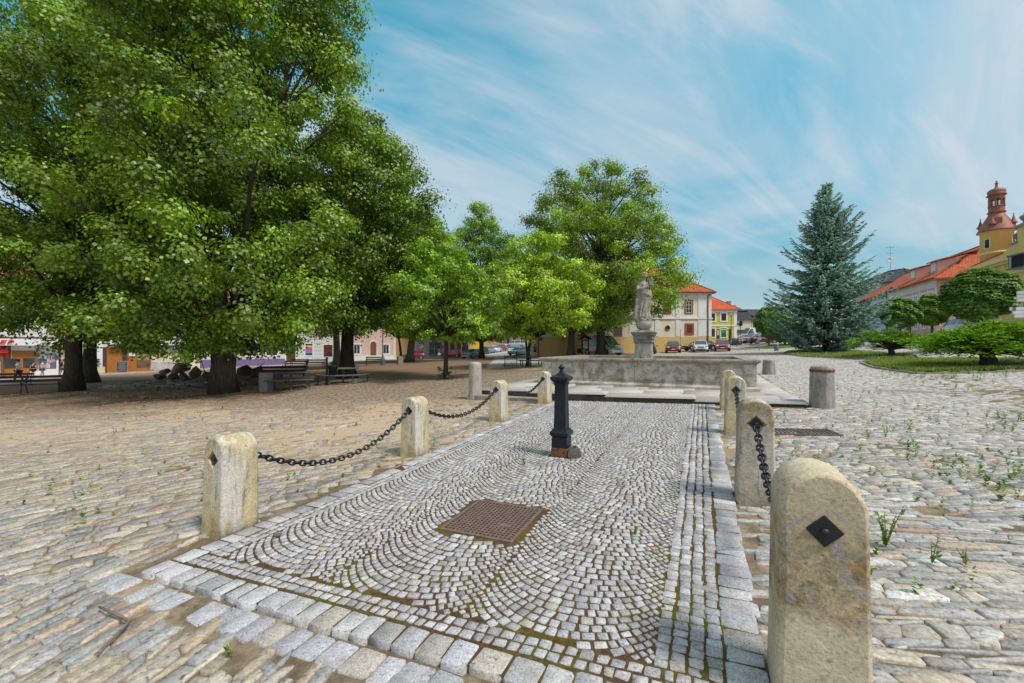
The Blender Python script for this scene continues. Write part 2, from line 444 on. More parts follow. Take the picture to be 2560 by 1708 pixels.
# ---------------------------------------------------------------- vectorised stone builder
def stones(quads, top, thick, colors, detail, cut=0.10, cut2=None, bevel=0.10, jit=0.05, tilt=0.006, rg=RG):
    """quads (n,4,2) plan corners, top (n,) function height added over gz; detail 2,1,0. returns V,loops,sizes,facecolors"""
    n = len(quads)
    if n == 0: return None
    q = quads.astype(np.float64); c = q.mean(1, keepdims=True)
    if detail >= 1:
        pts = []
        for k in range(4):
            a, b = q[:, k], q[:, (k + 1) % 4]
            ck = cut if k % 2 == 0 else (cut2 or cut)
            t0 = ck * rg.uniform(0.3, 1.7, (n, 1)); t1 = 1 - ck * rg.uniform(0.3, 1.7, (n, 1))
            pts += [a + (b - a) * t0, a + (b - a) * t1]
        P = np.stack(pts, 1)
    else: P = q
    k = P.shape[1]
    size = np.sqrt(((P - c) ** 2).sum(-1)).mean(1)[:, None, None]
    P = P + rg.normal(0, 1, P.shape) * jit * size * 0.55
    zt = (gz(P[..., 0], P[..., 1]) + top[:, None])
    sl = rg.normal(0, tilt, (n, 1, 2)) / np.maximum(size, 0.02) * 0.5
    zt = zt + ((P - c) * sl).sum(-1)
    rings = []
    low = np.concatenate([c + (P - c) * 1.03, (zt - thick[:, None])[..., None]], -1)
    rings.append(low)
    if detail >= 2:
        bz = np.minimum(0.006, 0.10 * size[:, 0])
        rings.append(np.concatenate([P, (zt - bz)[..., None]], -1))
        ins = c + (P - c) * (1 - bevel)
        rings.append(np.concatenate([ins, (zt + rg.normal(0, 0.0012, zt.shape))[..., None]], -1))
    else:
        rings.append(np.concatenate([c + (P - c) * (1 - 0.5 * bevel), zt[..., None]], -1))
    m = len(rings)
    V = np.stack(rings, 1)                     # n,m,k,3
    base = (np.arange(n) * m * k)[:, None]
    side = []
    for r in range(m - 1):
        for j in range(k):
            j2 = (j + 1) % k
            side.append([r * k + j, r * k + j2, (r + 1) * k + j2, (r + 1) * k + j])
    side = np.array(side)
    sl_ = (base[:, :, None] + side[None]).reshape(n, -1)
    tp = base + np.arange((m - 1) * k, m * k)[None]
    loops = np.concatenate([sl_, tp], 1)
    sizes = np.concatenate([np.full(len(side), 4), [k]]); 
    cols = np.repeat(colors, len(sizes), axis=0)
    return V.reshape(-1, 3), loops.ravel(), np.tile(sizes, n), cols
def stone_object(name, parts, mat):
    Vs, Ls, Ss, Cs = [], [], [], []; off = 0
    for p in parts:
        if p is None: continue
        V, L, S, C = p
        Vs.append(V); Ls.append(L + off); Ss.append(S); Cs.append(C); off += len(V)
    o = np_mesh(name, np.concatenate(Vs), np.concatenate(Ls), mat, sizes=np.concatenate(Ss), col=np.concatenate(Cs))
    o['kind'] = 'structure'
    return o
def tones(n, palette, weights, var=0.14, rg=RG):
    pal = np.array(palette); wt = np.array(weights, float); wt /= wt.sum()
    c = pal[rg.choice(len(pal), n, p=wt)]
    return np.clip(c * rg.normal(1, var, (n, 1)).clip(0.55, 1.5) * rg.normal(1, 0.012, (n, 3)), 0.01, 0.9)

PAV_L, PAV_R, PAV_F, PAV_B = -3.72, 0.30, 1.53, 10.86
def skew(u, v): return u + 0.056 * (v - PAV_L) * np.clip((4.2 - u) / 2.6, 0, 1.05)
HATCH = (3.28, -1.72, 0.37); PUMP = (5.50, -1.79)
def pav_lift(u):
    return 0.016 + 0.020 * np.clip((3.2 - u) / 1.6, 0, 1)
def paving():
    Q = []; kind = []
    def add(u0, u1, v0, v1, k, gap):
        Q.append([(u0 + gap, v0 + gap), (u1 - gap, v0 + gap), (u1 - gap, v1 - gap), (u0 + gap, v1 - gap)]); kind.append(k)
    # kerb setts: front, left and right; straight rows inside them
    v = PAV_L
    while v < PAV_R - 0.05:
        l = rnd.uniform(0.12, 0.185); add(PAV_F + rnd.uniform(-.012, .012), PAV_F + 0.185, v, min(v + l, PAV_R), 1, 0.006); v += l
    for vv, wdt in ((PAV_L, 0.185), (PAV_R - 0.20, 0.20)):
        u = PAV_F + 0.19
        while u < PAV_B:
            l = rnd.uniform(0.11, 0.19); add(u, u + l, vv + rnd.uniform(-.01, .01), vv + wdt + rnd.uniform(-.012, .012), 1, 0.007); u += l
    for i in range(2):
        v = PAV_L + 0.19
        while v < PAV_R - 0.21:
            l = rnd.uniform(0.055, 0.085); u0 = PAV_F + 0.20 + i * 0.074; add(u0, u0 + 0.07, v, v + l, 0, 0.0062); v += l
    vf0, vf1 = PAV_L + 0.19 + 2 * 0.074, PAV_R - 0.20 - 4 * 0.078
    for side in (0, 1):
        for i in range(2 if side == 0 else 4):
            u = PAV_F + 0.352
            v0 = (PAV_L + 0.19 + i * 0.074) if side == 0 else (vf1 + i * 0.078)
            while u < PAV_B:
                l = rnd.uniform(0.055, 0.09); add(u, u + l, v0 + rnd.uniform(-.007, .007) + .004 * math.sin(u * 5 + i), v0 + (0.072 if side == 0 else 0.074) + rnd.uniform(-.005, .005) + .004 * math.sin(u * 5 + i), 0, 0.0045); u += l
    # segment arcs
    W = (vf1 - vf0) / 3; hw = W / 2; HA = 56; Rr = hw / math.sin(rad(HA)); st = 0.072
    for c in (vf0 + hw, vf0 + 3 * hw, vf0 + 5 * hw):
        k0 = int((PAV_F - 0.6) / st)
        for k in range(k0, int(PAV_B / st) + 8):
            a = -rad(HA) + rnd.uniform(0, 0.05)
            while a < rad(HA):
                w_ = st * max(0.62, math.cos(a + 0.03))                     # rows draw together at the flanks, so smaller setts are picked
                da = w_ * rnd.uniform(0.82, 1.28) / Rr; am = a + da / 2
                u0 = k * st + Rr * math.cos(rad(HA)) - Rr * math.cos(am); v0 = c + Rr * math.sin(am)
                ht, hn = da * Rr / 2 - 0.0072, st * math.cos(am) / 2 - 0.0070
                tu, tv = math.sin(am), math.cos(am); nu, nv = math.cos(am), -math.sin(am)
                q = [(u0 + tu * i * ht + nu * j * hn, v0 + tv * i * ht + nv * j * hn) for i, j in ((-1, -1), (-1, 1), (1, 1), (1, -1))]
                a += da
                if v0 < vf0 - 0.004 or v0 > vf1 + 0.004 or u0 < PAV_F + 0.368 or u0 > PAV_B - 0.03 or abs(v0 - c) > hw: continue
                Q.append(q); kind.append(0)
    Q = np.array(Q); kind = np.array(kind)
    Q[..., 0] = skew(Q[..., 0], Q[..., 1])
    m = Q.mean(1)
    keep = ~((abs(m[:, 0] - HATCH[0]) < HATCH[2] + 0.03) & (abs(m[:, 1] - HATCH[1]) < HATCH[2] + 0.03))
    keep &= ~((abs(m[:, 0] - PUMP[0]) < 0.14) & (abs(m[:, 1] - PUMP[1]) < 0.14))
    Q, kind, m = Q[keep], kind[keep], m[keep]
    Q = Q + RG.normal(0, 0.0024, Q.shape)
    X, Y = uv2(Q[..., 0], Q[..., 1]); XY = np.stack([X, Y], -1)[:, ::-1]
    n = len(Q)
    top = pav_lift(m[:, 0]) + 0.0055 + RG.normal(0, 0.0015, n)
    th = np.where(m[:, 0] < PAV_F + 0.45, 0.10, 0.03)
    C = tones(n, [(0.425, 0.41, 0.42), (0.375, 0.365, 0.38), (0.47, 0.455, 0.46), (0.44, 0.40, 0.36), (0.31, 0.30, 0.305)], [5, 3, 4, 1.3, 0.6], 0.11)
    near = m[:, 0] < 6.2
    parts = [stones(XY[near], top[near], th[near], C[near], 2, cut=0.08, bevel=0.07, jit=0.07, tilt=0.0012), stones(XY[~near], top[~near], th[~near], C[~near], 1, cut=0.08, bevel=0.09, jit=0.07, tilt=0.001)]
    stone_object('cobble_paving', parts, M_GRANITE)
    # the soil and moss the setts are bedded in
    us = np.linspace(PAV_F + 0.03, PAV_B, 60); vs = np.linspace(PAV_L + 0.02, PAV_R - 0.02, 24)
    U, Vv = np.meshgrid(us, vs); U = skew(U, Vv); X, Y = uv2(U, Vv)
    Z = gz(X, Y) + pav_lift(U)
    i = np.arange(U.size).reshape(U.shape)
    Fq = np.stack([i[:-1, :-1], i[:-1, 1:], i[1:, 1:], i[1:, :-1]], -1).reshape(-1, 4)
    np_mesh('joint_soil', np.stack([X, Y, Z], -1).reshape(-1, 3), Fq, M_JOINT)['kind'] = 'structure'
    # lower course of big setts in front of the step
    Q = []; v = -3.95
    while v < 0.6:
        l = rnd.uniform(0.12, 0.19)
        if rnd.random() > 0.06: Q.append([(1.33 + rnd.uniform(-.015, .015), v + .006), (1.515, v + .006), (1.515, v + l - .005), (1.33 + rnd.uniform(-.015, .015), v + l - .005)])
        v += l
    Q = np.array(Q); Q[..., 0] = skew(Q[..., 0], Q[..., 1]); X, Y = uv2(Q[..., 0], Q[..., 1])
    n = len(Q)
    C = tones(n, [(0.43, 0.42, 0.44), (0.38, 0.375, 0.40), (0.46, 0.41, 0.37)], [3, 2, 1], 0.1)
    stone_object('sett_course', [stones(np.stack([X, Y], -1)[:, ::-1], np.full(n, 0.012) + RG.normal(0, .004, n), np.full(n, 0.05), C, 2, cut=0.08, bevel=0.08, jit=0.05)], M_GRANITE)
paving()

PLAT_U0, PLAT_U1, PLAT_V0, PLAT_V1 = 10.9, 20.4, -6.15, 2.15
def slate_field():
    def vn(x, y, s, seed):
        return np.array([mnoise.noise(Vector((a * s, b * s, seed))) for a, b in zip(x, y)])
    def rows(ang, x0, x1, y0, y1, wr, lr, gap, inside, seed):
        r = random.Random(seed); ca, sa = math.cos(ang), math.sin(ang)
        cs = [(x, y) for x in (x0, x1) for y in (y0, y1)]
        S = [x * ca + y * sa for x, y in cs]; T = [-x * sa + y * ca for x, y in cs]
        out = []; t = min(T); i = 0; amp0 = 0.36 * (wr[0] + wr[1]) / 2
        def B(s, i):                                   # the ragged line two courses share
            return amp0 * (math.sin(s * 4.1 + i * 7.3) * 0.5 + math.sin(s * 9.7 + i * 3.1) * 0.35 + math.sin(s * 17.0 + i * 11.7) * 0.3)
        while t < max(T):
            w_ = r.uniform(*wr); s = min(S) + r.uniform(0, 0.3); sl = 0.3 * wr[1]
            a0, b0 = r.uniform(-sl, sl), r.uniform(-sl, sl)
            while s < max(S):
                l = r.uniform(*lr) * (1.0 if r.random() > 0.2 else 0.6)
                a1, b1 = r.uniform(-sl, sl), r.uniform(-sl, sl)
                mx, my = (s + l / 2) * ca - (t + w_ / 2) * sa, (s + l / 2) * sa + (t + w_ / 2) * ca
                if x0 <= mx <= x1 and y0 <= my <= y1 and inside(mx, my):
                    q = []
                    for ss, k, dt, sx, st_ in ((s + a0, i, 0, 1, 1), (s + l + a1, i, 0, -1, 1), (s + l + b1, i + 1, w_, -1, -1), (s + b0, i + 1, w_, 1, -1)):
                        tt = t + dt + B(ss, k) + st_ * gap; ss += sx * gap
                        tt += 0.16 * math.sin(ss * 0.55 + seed) + 0.09 * math.sin(1.3 * ss + 0.8 * tt + seed * 2)
                        q.append((ss * ca - tt * sa, ss * sa + tt * ca))
                    out.append(q)
                s += l; a0, b0 = a1, b1
            t += w_; i += 1
        return np.array(out)
    def free(x, y):
        if y < 0.35 or abs(x) > 1.36 * y + 2.6: return False
        u, v = touv(x, y)
        if PAV_L - 0.01 < v < PAV_R + 0.03 and skew(1.30, v) < u < PAV_B: return False
        if PLAT_V0 - 0.45 < v < PLAT_V1 and PLAT_U0 - 0.4 < u < PLAT_U1: return False
        return True
    D = lambda x, y: math.hypot(x, y)
    side = lambda x, y: touv(x, y)[1]
    sets = []
    # left of the paving
    sets.append(('L', rows(rad(72), -9.5, 1.5, 0.3, 4.2, (0.040, 0.115), (0.12, 0.40), 0.003, lambda x, y: free(x, y) and side(x, y) < -0.9 and D(x, y) < 4.4, 1), 2))
    sets.append(('L', rows(rad(28), -13.5, 1.0, 2.0, 9.5, (0.085, 0.18), (0.10, 0.30), 0.004, lambda x, y: free(x, y) and side(x, y) < -2 and 4.4 <= D(x, y) < 9.5, 2), 1))
    sets.append(('L', rows(rad(15), -24, 3.0, 6.0, 26, (0.09, 0.18), (0.11, 0.30), 0.006, lambda x, y: free(x, y) and side(x, y) < -2 and D(x, y) >= 9.5 and y < 24, 3), 0))
    # right of the paving
    sets.append(('R', rows(rad(-14), -1.5, 8, 0.3, 6.5, (0.030, 0.100), (0.12, 0.40), 0.003, lambda x, y: free(x, y) and side(x, y) > -0.9 and D(x, y) < 5.2, 4), 2))
    sets.append(('R', rows(rad(-8), 0, 14, 2.0, 12, (0.045, 0.105), (0.11, 0.34), 0.0025, lambda x, y: free(x, y) and side(x, y) > 0 and 5.2 <= D(x, y) < 11, 5), 1))
    sets.append(('R', rows(rad(-3), 2, 40, 3.0, 34, (0.075, 0.145), (0.14, 0.34), 0.005, lambda x, y: free(x, y) and side(x, y) > 0 and 11 <= D(x, y) and y < 30 - max(0, x - 20) * 0.2, 6), 0))
    sets.append(('R', rows(rad(-3), -8, 40, 18.0, 54, (0.15, 0.24), (0.20, 0.42), 0.010, lambda x, y: free(x, y) and touv(x, y)[0] > 20.5 and y >= 30 - max(0, x - 20) * 0.2 and x > -2 and y < 52, 7), 0))
    parts = []
    pal = [(0.31, 0.32, 0.335), (0.45, 0.38, 0.29), (0.46, 0.35, 0.27), (0.54, 0.49, 0.42), (0.17, 0.195, 0.23), (0.41, 0.38, 0.345), (0.35, 0.20, 0.13), (0.40, 0.395, 0.40)]
    for s, Q, det in sets:
        n = len(Q); m = Q.mean(1)
        big = vn(m[:, 0], m[:, 1], 0.45, 1.7); mid = vn(m[:, 0], m[:, 1], 1.6, 5.2)
        d = np.hypot(m[:, 0], m[:, 1]); yy = m[:, 1]
        if s == 'L':
            sandy = np.clip((yy - 4.5) / 3.0, 0, 1) * np.clip((-m[:, 0] + 1.0) / 3, 0, 1)
            p = 1.04 - 0.50 * sandy + (0.22 + 0.3 * np.clip((d - 4) / 3, 0, 1)) * big + 0.15 * mid
            p = np.where(d < 3.6, 0.985, p)
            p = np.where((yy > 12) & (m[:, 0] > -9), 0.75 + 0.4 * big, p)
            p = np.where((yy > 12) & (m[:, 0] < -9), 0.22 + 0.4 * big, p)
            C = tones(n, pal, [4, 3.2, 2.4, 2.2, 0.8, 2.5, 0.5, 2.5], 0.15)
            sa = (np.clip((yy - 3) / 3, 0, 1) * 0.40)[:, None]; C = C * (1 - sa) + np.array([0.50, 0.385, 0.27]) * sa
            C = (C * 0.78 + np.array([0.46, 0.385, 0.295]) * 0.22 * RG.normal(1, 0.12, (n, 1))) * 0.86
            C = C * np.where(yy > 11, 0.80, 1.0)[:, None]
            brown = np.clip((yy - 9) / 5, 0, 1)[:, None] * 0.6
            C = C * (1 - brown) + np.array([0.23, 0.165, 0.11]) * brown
        else:
            track = np.exp(-((touv(m[:, 0], m[:, 1])[1] - 7.0 - 0.10 * touv(m[:, 0], m[:, 1])[0] + 1.5) / 0.9) ** 2) * np.clip((d - 4) / 4, 0, 1)
            p = 1.03 - 0.60 * track + 0.30 * big + 0.20 * mid
            C = tones(n, pal + [(0.55, 0.54, 0.53)], [5, 1.6, 0.8, 3.0, 0.6, 3.4, 0.15, 5, 3], 0.16)
            C = (C * 0.78 + np.array([0.46, 0.405, 0.335]) * 0.30 * RG.normal(1, 0.12, (n, 1))) * 0.86
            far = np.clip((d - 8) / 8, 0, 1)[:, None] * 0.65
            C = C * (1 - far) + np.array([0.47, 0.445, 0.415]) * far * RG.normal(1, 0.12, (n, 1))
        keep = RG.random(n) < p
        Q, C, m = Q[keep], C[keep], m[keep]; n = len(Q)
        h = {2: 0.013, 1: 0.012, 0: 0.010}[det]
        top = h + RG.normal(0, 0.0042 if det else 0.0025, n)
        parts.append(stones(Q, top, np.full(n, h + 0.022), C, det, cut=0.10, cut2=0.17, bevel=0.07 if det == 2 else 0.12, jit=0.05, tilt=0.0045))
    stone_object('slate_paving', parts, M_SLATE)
slate_field()
# ================================================================= bollards and chains
def sandstone(name, c0, c1, grey=(0.36, 0.34, 0.31), rust=(0.40, 0.27, 0.11), greyk=0.6, rustk=0.5, streak=False, scale=1.0, bumpk=0.6, white=None, band=None):
    t = NT(name); v = t.co(); vs = t.co((4.0, 4.0, 0.9))
    fine = t.noise(v, 60, 6, 0.7); mid = t.noise(v, 7 * scale, 6, 0.65); big = t.noise(v, 2.6 * scale, 5, 0.6)
    b = t.mix(t.ramp(big, [(0.35, 0), (0.65, 1)]), c0, c1)
    g = t.noise(vs if streak else v, 2.6 if streak else 4.2, 7, 0.68, 0.4)
    b = t.mix(t.math('MULTIPLY', t.ramp(g, [(0.46, 0), (0.62, 1)]), greyk), b, grey)
    b = t.mix(t.math('MULTIPLY', t.ramp(t.noise(v, 5.1, 6, 0.7, 0.5), [(0.56, 0), (0.68, 1)]), rustk), b, rust)
    b = t.mix(t.math('MULTIPLY', t.ramp(mid, [(0.56, 0), (0.70, 1)]), 0.45), b, mul(grey, 0.42))
    if white:                                   # pale lime wash-out running down the flanks
        wn = t.noise(t.co((5.0, 5.0, 0.55)), 1.7, 6, 0.62, 0.3)
        b = t.mix(t.math('MULTIPLY', t.ramp(wn, [(0.50, 0), (0.60, 1)]), white), b, (0.60, 0.575, 0.53))
        dn = t.noise(t.co((5.5, 5.5, 0.8)), 2.3, 6, 0.7, 0.3)
        b = t.mix(t.math('MULTIPLY', t.ramp(dn, [(0.56, 0), (0.68, 1)]), 0.75), b, (0.15, 0.13, 0.10))
    if band:                                    # mottled lichen belt at mid height
        z = t.node('ShaderNodeSeparateXYZ'); t.link(v, z.inputs[0])
        zz = t.math('ADD', z.outputs[2], t.math('MULTIPLY', t.math('SUBTRACT', t.noise(v, 3.5, 5, 0.65), 0.5), 0.45))
        r1 = t.ramp(zz, [(band[0] - .05, 0), (band[0] + .06, 1), (band[1] - .06, 1), (band[1] + .05, 0)])
        lich = t.mix(t.ramp(t.noise(v, 9, 7, 0.72, 0.4), [(0.40, 0), (0.58, 1)]), (0.20, 0.145, 0.075), (0.50, 0.40, 0.25))
        lich = t.mix(t.ramp(t.noise(v, 11, 6, 0.7, 0.5), [(0.55, 0), (0.61, 1)]), lich, (0.30, 0.285, 0.30))
        lich = t.mix(t.ramp(t.noise(v, 8, 6, 0.7, 0.6), [(0.57, 0), (0.64, 1)]), lich, (0.42, 0.24, 0.05))
        b = t.mix(t.math('MULTIPLY', r1, 0.85), b, lich)
    b = t.mix(1.0, b, t.ramp(fine, [(0.28, 0.6), (0.5, 1.0), (0.72, 1.28)]), 'MULTIPLY')
    pit = t.ramp(t.noise(v, 38, 2, 0.5), [(0.27, 0.35), (0.33, 1.0)])
    b = t.mix(0.7, b, t.mix(1.0, b, pit, 'MULTIPLY'))
    t.base(b).set(rough=0.92, spec=0.15)
    h = t.math('ADD', t.math('MULTIPLY', fine, 0.5), t.math('MULTIPLY', mid, 1.2))
    t.bump(h, bumpk, 0.02); return t.m
M_SAND = sandstone('yellow_sandstone', (0.62, 0.52, 0.33), (0.52, 0.41, 0.22), grey=(0.30, 0.25, 0.15), greyk=0.6, rustk=0.4, streak=False, white=0.85)
M_SAND2 = sandstone('yellow_sandstone_lichen', (0.62, 0.53, 0.38), (0.53, 0.44, 0.30), grey=(0.42, 0.37, 0.28), rust=(0.40, 0.26, 0.08), greyk=0.4, rustk=0.2, band=(0.40, 0.82))
M_SAND3 = sandstone('grey_blotched_sandstone', (0.52, 0.46, 0.36), (0.40, 0.35, 0.27), grey=(0.20, 0.19, 0.18), rust=(0.50, 0.36, 0.16), greyk=0.7, rustk=0.7, white=0.5, band=(0.72, 1.1))
M_GREYST = sandstone('weathered_granite', (0.40, 0.37, 0.33), (0.30, 0.28, 0.25), grey=(0.14, 0.13, 0.12), greyk=0.6, rustk=0.12, streak=True, scale=1.4)
M_IRON = plain('black_iron', (0.020, 0.022, 0.028), 0.42, 0.3, 0.35, 14, 0.25, spec=0.5)
M_IRONB = plain('black_painted_iron', (0.010, 0.013, 0.022), 0.40, 0.0, 0.45, 9, 0.12, spec=0.35)
M_RUSTY = plain('rusty_iron', (0.17, 0.075, 0.035), 0.9, 0.0, 0.55, 22, 0.5)

def arch_outline(w, h, n=14, round_=1.0):
    hw = w / 2; pts = [(-hw, 0.0), (-hw * 0.99, h * 0.3), (-hw * 0.97, h * 0.6)]
    hs = h - hw * round_
    for i in range(n + 1):
        a = PI - PI * i / n
        pts.append((hw * 0.96 * math.cos(a), hs + hw * round_ * math.sin(a)))
    pts += [(hw * 0.97, h * 0.6), (hw * 0.99, h * 0.3), (hw, 0.0)]
    return pts
def bollard(name, label, u, v, w, dep, h, mat, recess, plate_flush, dz, seed, sink=0.12, lean=0.0):
    x, y = uv2(u, v)
    root = thing(name, label, 'bollard', (x, y, float(gz(x, y)) + 0.0), -TH, 'arched stone bollards with chains')
    root.rotation_euler[0] = lean
    r = random.Random(seed)
    out = arch_outline(w, h + sink); out = [(a, b - sink) for a, b in out]
    bm = bmesh.new(); rings = []
    ins = 0.022; fr = [(-dep / 2, -ins), (-dep / 2 + 0.02, -0.004), (-dep / 2 + 0.07, 0), (-dep / 6, 0), (dep / 6, 0), (dep / 2 - 0.07, 0), (dep / 2 - 0.02, -0.004), (dep / 2, -ins)]
    n = len(out); cz = h - w / 2
    for i, (yy, off) in enumerate(fr):
        ring = []
        for (a, b) in out:
            vx, vz = a, (b - cz)
            if b < cz: sx = (a + (off if a > 0 else -off) * 1.0); sz = b
            else:
                l = math.hypot(vx, vz) or 1; sx = a + vx / l * off; sz = b + vz / l * off
            flare = 1 + 0.07 * max(0, 1 - b / (h * 0.7))
            j = mnoise.noise_vector(Vector((a * 5 + seed, yy * 6, b * 5))) * 0.007
            ring.append(bm.verts.new((sx * flare + j.x, yy * (1 + 0.06 * max(0, 1 - b / (h * 0.7))) + j.y * 0.6, sz + j.z)))
        rings.append(ring)
    for i in range(len(fr) - 1):
        for k in range(n - 1): bm.faces.new((rings[i][k], rings[i][k + 1], rings[i + 1][k + 1], rings[i + 1][k]))
        bm.faces.new((rings[i][n - 1], rings[i][0], rings[i + 1][0], rings[i + 1][n - 1]))
    for f in bm.faces: f.smooth = True
    zc = h - dz
    for ring, sgn in ((rings[0], -1), (rings[-1], 1)):
        yf = sgn * dep / 2
        es = [e for k in range(n) for e in [bm.edges.get((ring[k], ring[(k + 1) % n]))] if e]
        dia = [bm.verts.new((recess * cx, yf, zc + recess * cz_)) for cx, cz_ in ((0, 1), (1, 0), (0, -1), (-1, 0))]
        de = [bm.edges.new((dia[k], dia[(k + 1) % 4])) for k in range(4)]
        bmesh.ops.triangle_fill(bm, use_beauty=True, use_dissolve=False, edges=es + de)
        deep = 0.004 if plate_flush else 0.022
        inn = [bm.verts.new((p.co.x * 0.93, yf - sgn * deep, zc + (p.co.z - zc) * 0.93)) for p in dia]
        for k in range(4): bm.faces.new((dia[k], dia[(k + 1) % 4], inn[(k + 1) % 4], inn[k]))
        bm.faces.new(inn)
    bmesh.ops.recalc_face_normals(bm, faces=bm.faces)
    me = bpy.data.meshes.new('stone'); bm.to_mesh(me); bm.free(); me.materials.append(mat)
    link_mesh('stone', me, root)
    for sgn in (-1, 1):
        yp = sgn * (dep / 2 - (0.0 if plate_flush else 0.018))
        s = recess * (0.97 if plate_flush else 0.74)
        p = MB(); p.prism([(0, zc + s), (s, zc), (0, zc - s), (-s, zc)], yp, yp + sgn * 0.007)
        po = p.build('plate', M_IRON, root, bevel=0.002)
        b = MB(); b.lathe([(0.016, 0), (0.015, 0.006), (0.009, 0.012), (0.0015, 0.014)], (0, yp + sgn * 0.007, zc), 10, axis='y') if sgn > 0 else b.sphere((0, yp + sgn * 0.010, zc), (0.017, 0.012, 0.014), 10, 6)
        b.build('bolt', M_IRON, po, smooth=True)
    return root, zc
LB = []; RB = []
for i, (u, v, lab) in enumerate([
        (2.27, -3.90, 'yellow arched stone bollard at the near end of the left chain row'),
        (4.93, -3.92, 'yellow arched stone bollard, second from the near end of the left row'),
        (7.70, -3.90, 'arched stone bollard on the left row in front of the left granite post'),
        (10.30, -3.83, 'arched stone bollard on the left row standing against the fountain step')]):
    b, zc = bollard('stone_bollard', lab, u, v, 0.30, 0.32, 0.875, M_SAND, 0.078, False, 0.20, 10 + i, lean=rad(-1.0)); LB.append((u, v, zc))
for i, (u, v, h, lab, flush, mt) in enumerate([
        (2.18, 0.455, 1.035, 'large lichen stained stone bollard at the right foreground with a black diamond plate', True, M_SAND2),
        (4.60, 0.475, 1.01, 'grey blotched stone bollard, second from the near end on the right', False, M_SAND3),
        (7.72, 0.52, 0.97, 'slim sandstone bollard on the right row, third from the near end', False, M_SAND),
        (10.2, 0.55, 0.90, 'farthest bollard of the right row, half hidden against the fountain wall', False, M_SAND)]):
    b, zc = bollard('stone_bollard', lab, u, v, 0.315, 0.30, h, mt, 0.066 if flush else 0.085, flush, 0.235, 30 + i); RB.append((u, v, zc))
def chain(label, a, b, sag):
    (u0, v0, z0), (u1, v1, z1) = a, b
    pts = []
    A = Vector((*uv2(u0 + 0.165, v0), 0)); B = Vector((*uv2(u1 - 0.165, v1), 0))
    A.z = float(gz(*uv2(u0, v0))) + z0; B.z = float(gz(*uv2(u1, v1))) + z1
    N = 200
    for i in range(N + 1):
        t = i / N; p = A.lerp(B, t); p.z -= sag * 4 * t * (1 - t); pts.append(p)
    root = thing('chain', label, 'chain', A, 0, 'black iron chains between the bollards')
    pitch = 0.067; acc = 0.0; k = 0; last = pts[0]; L = None; nxt = pitch / 2
    for i in range(1, len(pts)):
        seg = (pts[i] - pts[i - 1]).length
        while acc + seg >= nxt:
            p = pts[i - 1].lerp(pts[i], (nxt - acc) / seg); d = (pts[i] - pts[i - 1]).normalized()
            if chain.me is None:
                m = MB(); path = []
                for q in range(20):
                    a_ = 2 * PI * q / 20; path.append((0.030 * math.cos(a_) + 0.022 * (1 if math.cos(a_) > 0 else -1) * 0.55, 0.0265 * math.sin(a_), 0))
                path.append(path[0]); m.tube(path, 0.0098, 7, cap=False); chain.me = m.mesh('link', M_IRON, True)
            o = link_mesh('link', chain.me, root)
            s = d.cross(Vector((0, 0, 1))).normalized(); t_ = s.cross(d)
            if k % 2: s, t_ = t_, -s
            an = 0.45 if k % 2 else 0.35; s2 = s * math.cos(an) + t_ * math.sin(an); t2 = d.cross(s2)
            M = Matrix((d, s2, t2)).transposed().to_4x4(); M.translation = p - A
            o.matrix_local = M
            k += 1; nxt += pitch
        acc += seg
chain.me = None
chain('sagging black chain between the first and second bollard of the left row', LB[0], LB[1], 0.36)
chain('black chain between the second and third bollard of the left row', LB[1], LB[2], 0.30)
chain('black chain hanging in front of the fountain step on the left row', LB[2], LB[3], 0.26)
chain('black chain hanging between the two nearest bollards on the right', RB[0], RB[1], 0.34)
chain('black chain between the second and third bollard of the right row', RB[1], RB[2], 0.30)
chain('black chain between the two far bollards of the right row', RB[2], RB[3], 0.26)

def round_post(label, X, Yb, d, r, h, mat, band=None, uvp=None):
    if uvp: x, y = uv2(*uvp)
    else: p = ground(X, Yb); x, y = p.x, p.y
    root = thing('granite_post', label, 'post', (x, y, float(gz(x, y))), 0.3, 'round granite posts at the platform corners')
    m = MB(); pr = [(r * 1.06, -0.25), (r * 1.05, 0.05)]
    for i in range(1, 9): pr.append((r * (1.05 - 0.09 * i / 8), 0.05 + (h - 0.14) * i / 8))
    pr += [(r * 0.95, h - 0.06), (r * 0.88, h - 0.025), (r * 0.7, h - 0.006), (r * 0.35, h), (0.01, h)]
    m.lathe(pr, n=22); o = m.build('shaft', mat, root, smooth=True); rough_mesh(o, 0.008, 9)
    if band:
        m = MB(); m.lathe([(r * 0.97, h - 0.14), (r * 1.025, h - 0.135), (r * 1.025, h - 0.085), (r * 0.97, h - 0.08)], n=24)
        m.build('iron_band', M_RUSTY, root, smooth=True)
    return root
round_post('round granite post with iron band at the right corner of the fountain platform', 0, 0, 0, 0.225, 0.93, M_GREYST, True, uvp=(11.0, 2.42))
round_post('round pale granite post at the left corner of the fountain platform steps', 0, 0, 0, 0.195, 1.13, sandstone('pale_granite', (0.47, 0.44, 0.38), (0.38, 0.35, 0.30), grey=(0.22, 0.21, 0.19), greyk=0.5, rustk=0.15, streak=True, scale=1.5), uvp=(10.75, -6.25))
round_post('short round granite stump behind the fountain beside its far right corner', 0, 0, 0, 0.235, 0.64, M_GREYST, uvp=(20.25, 2.62))

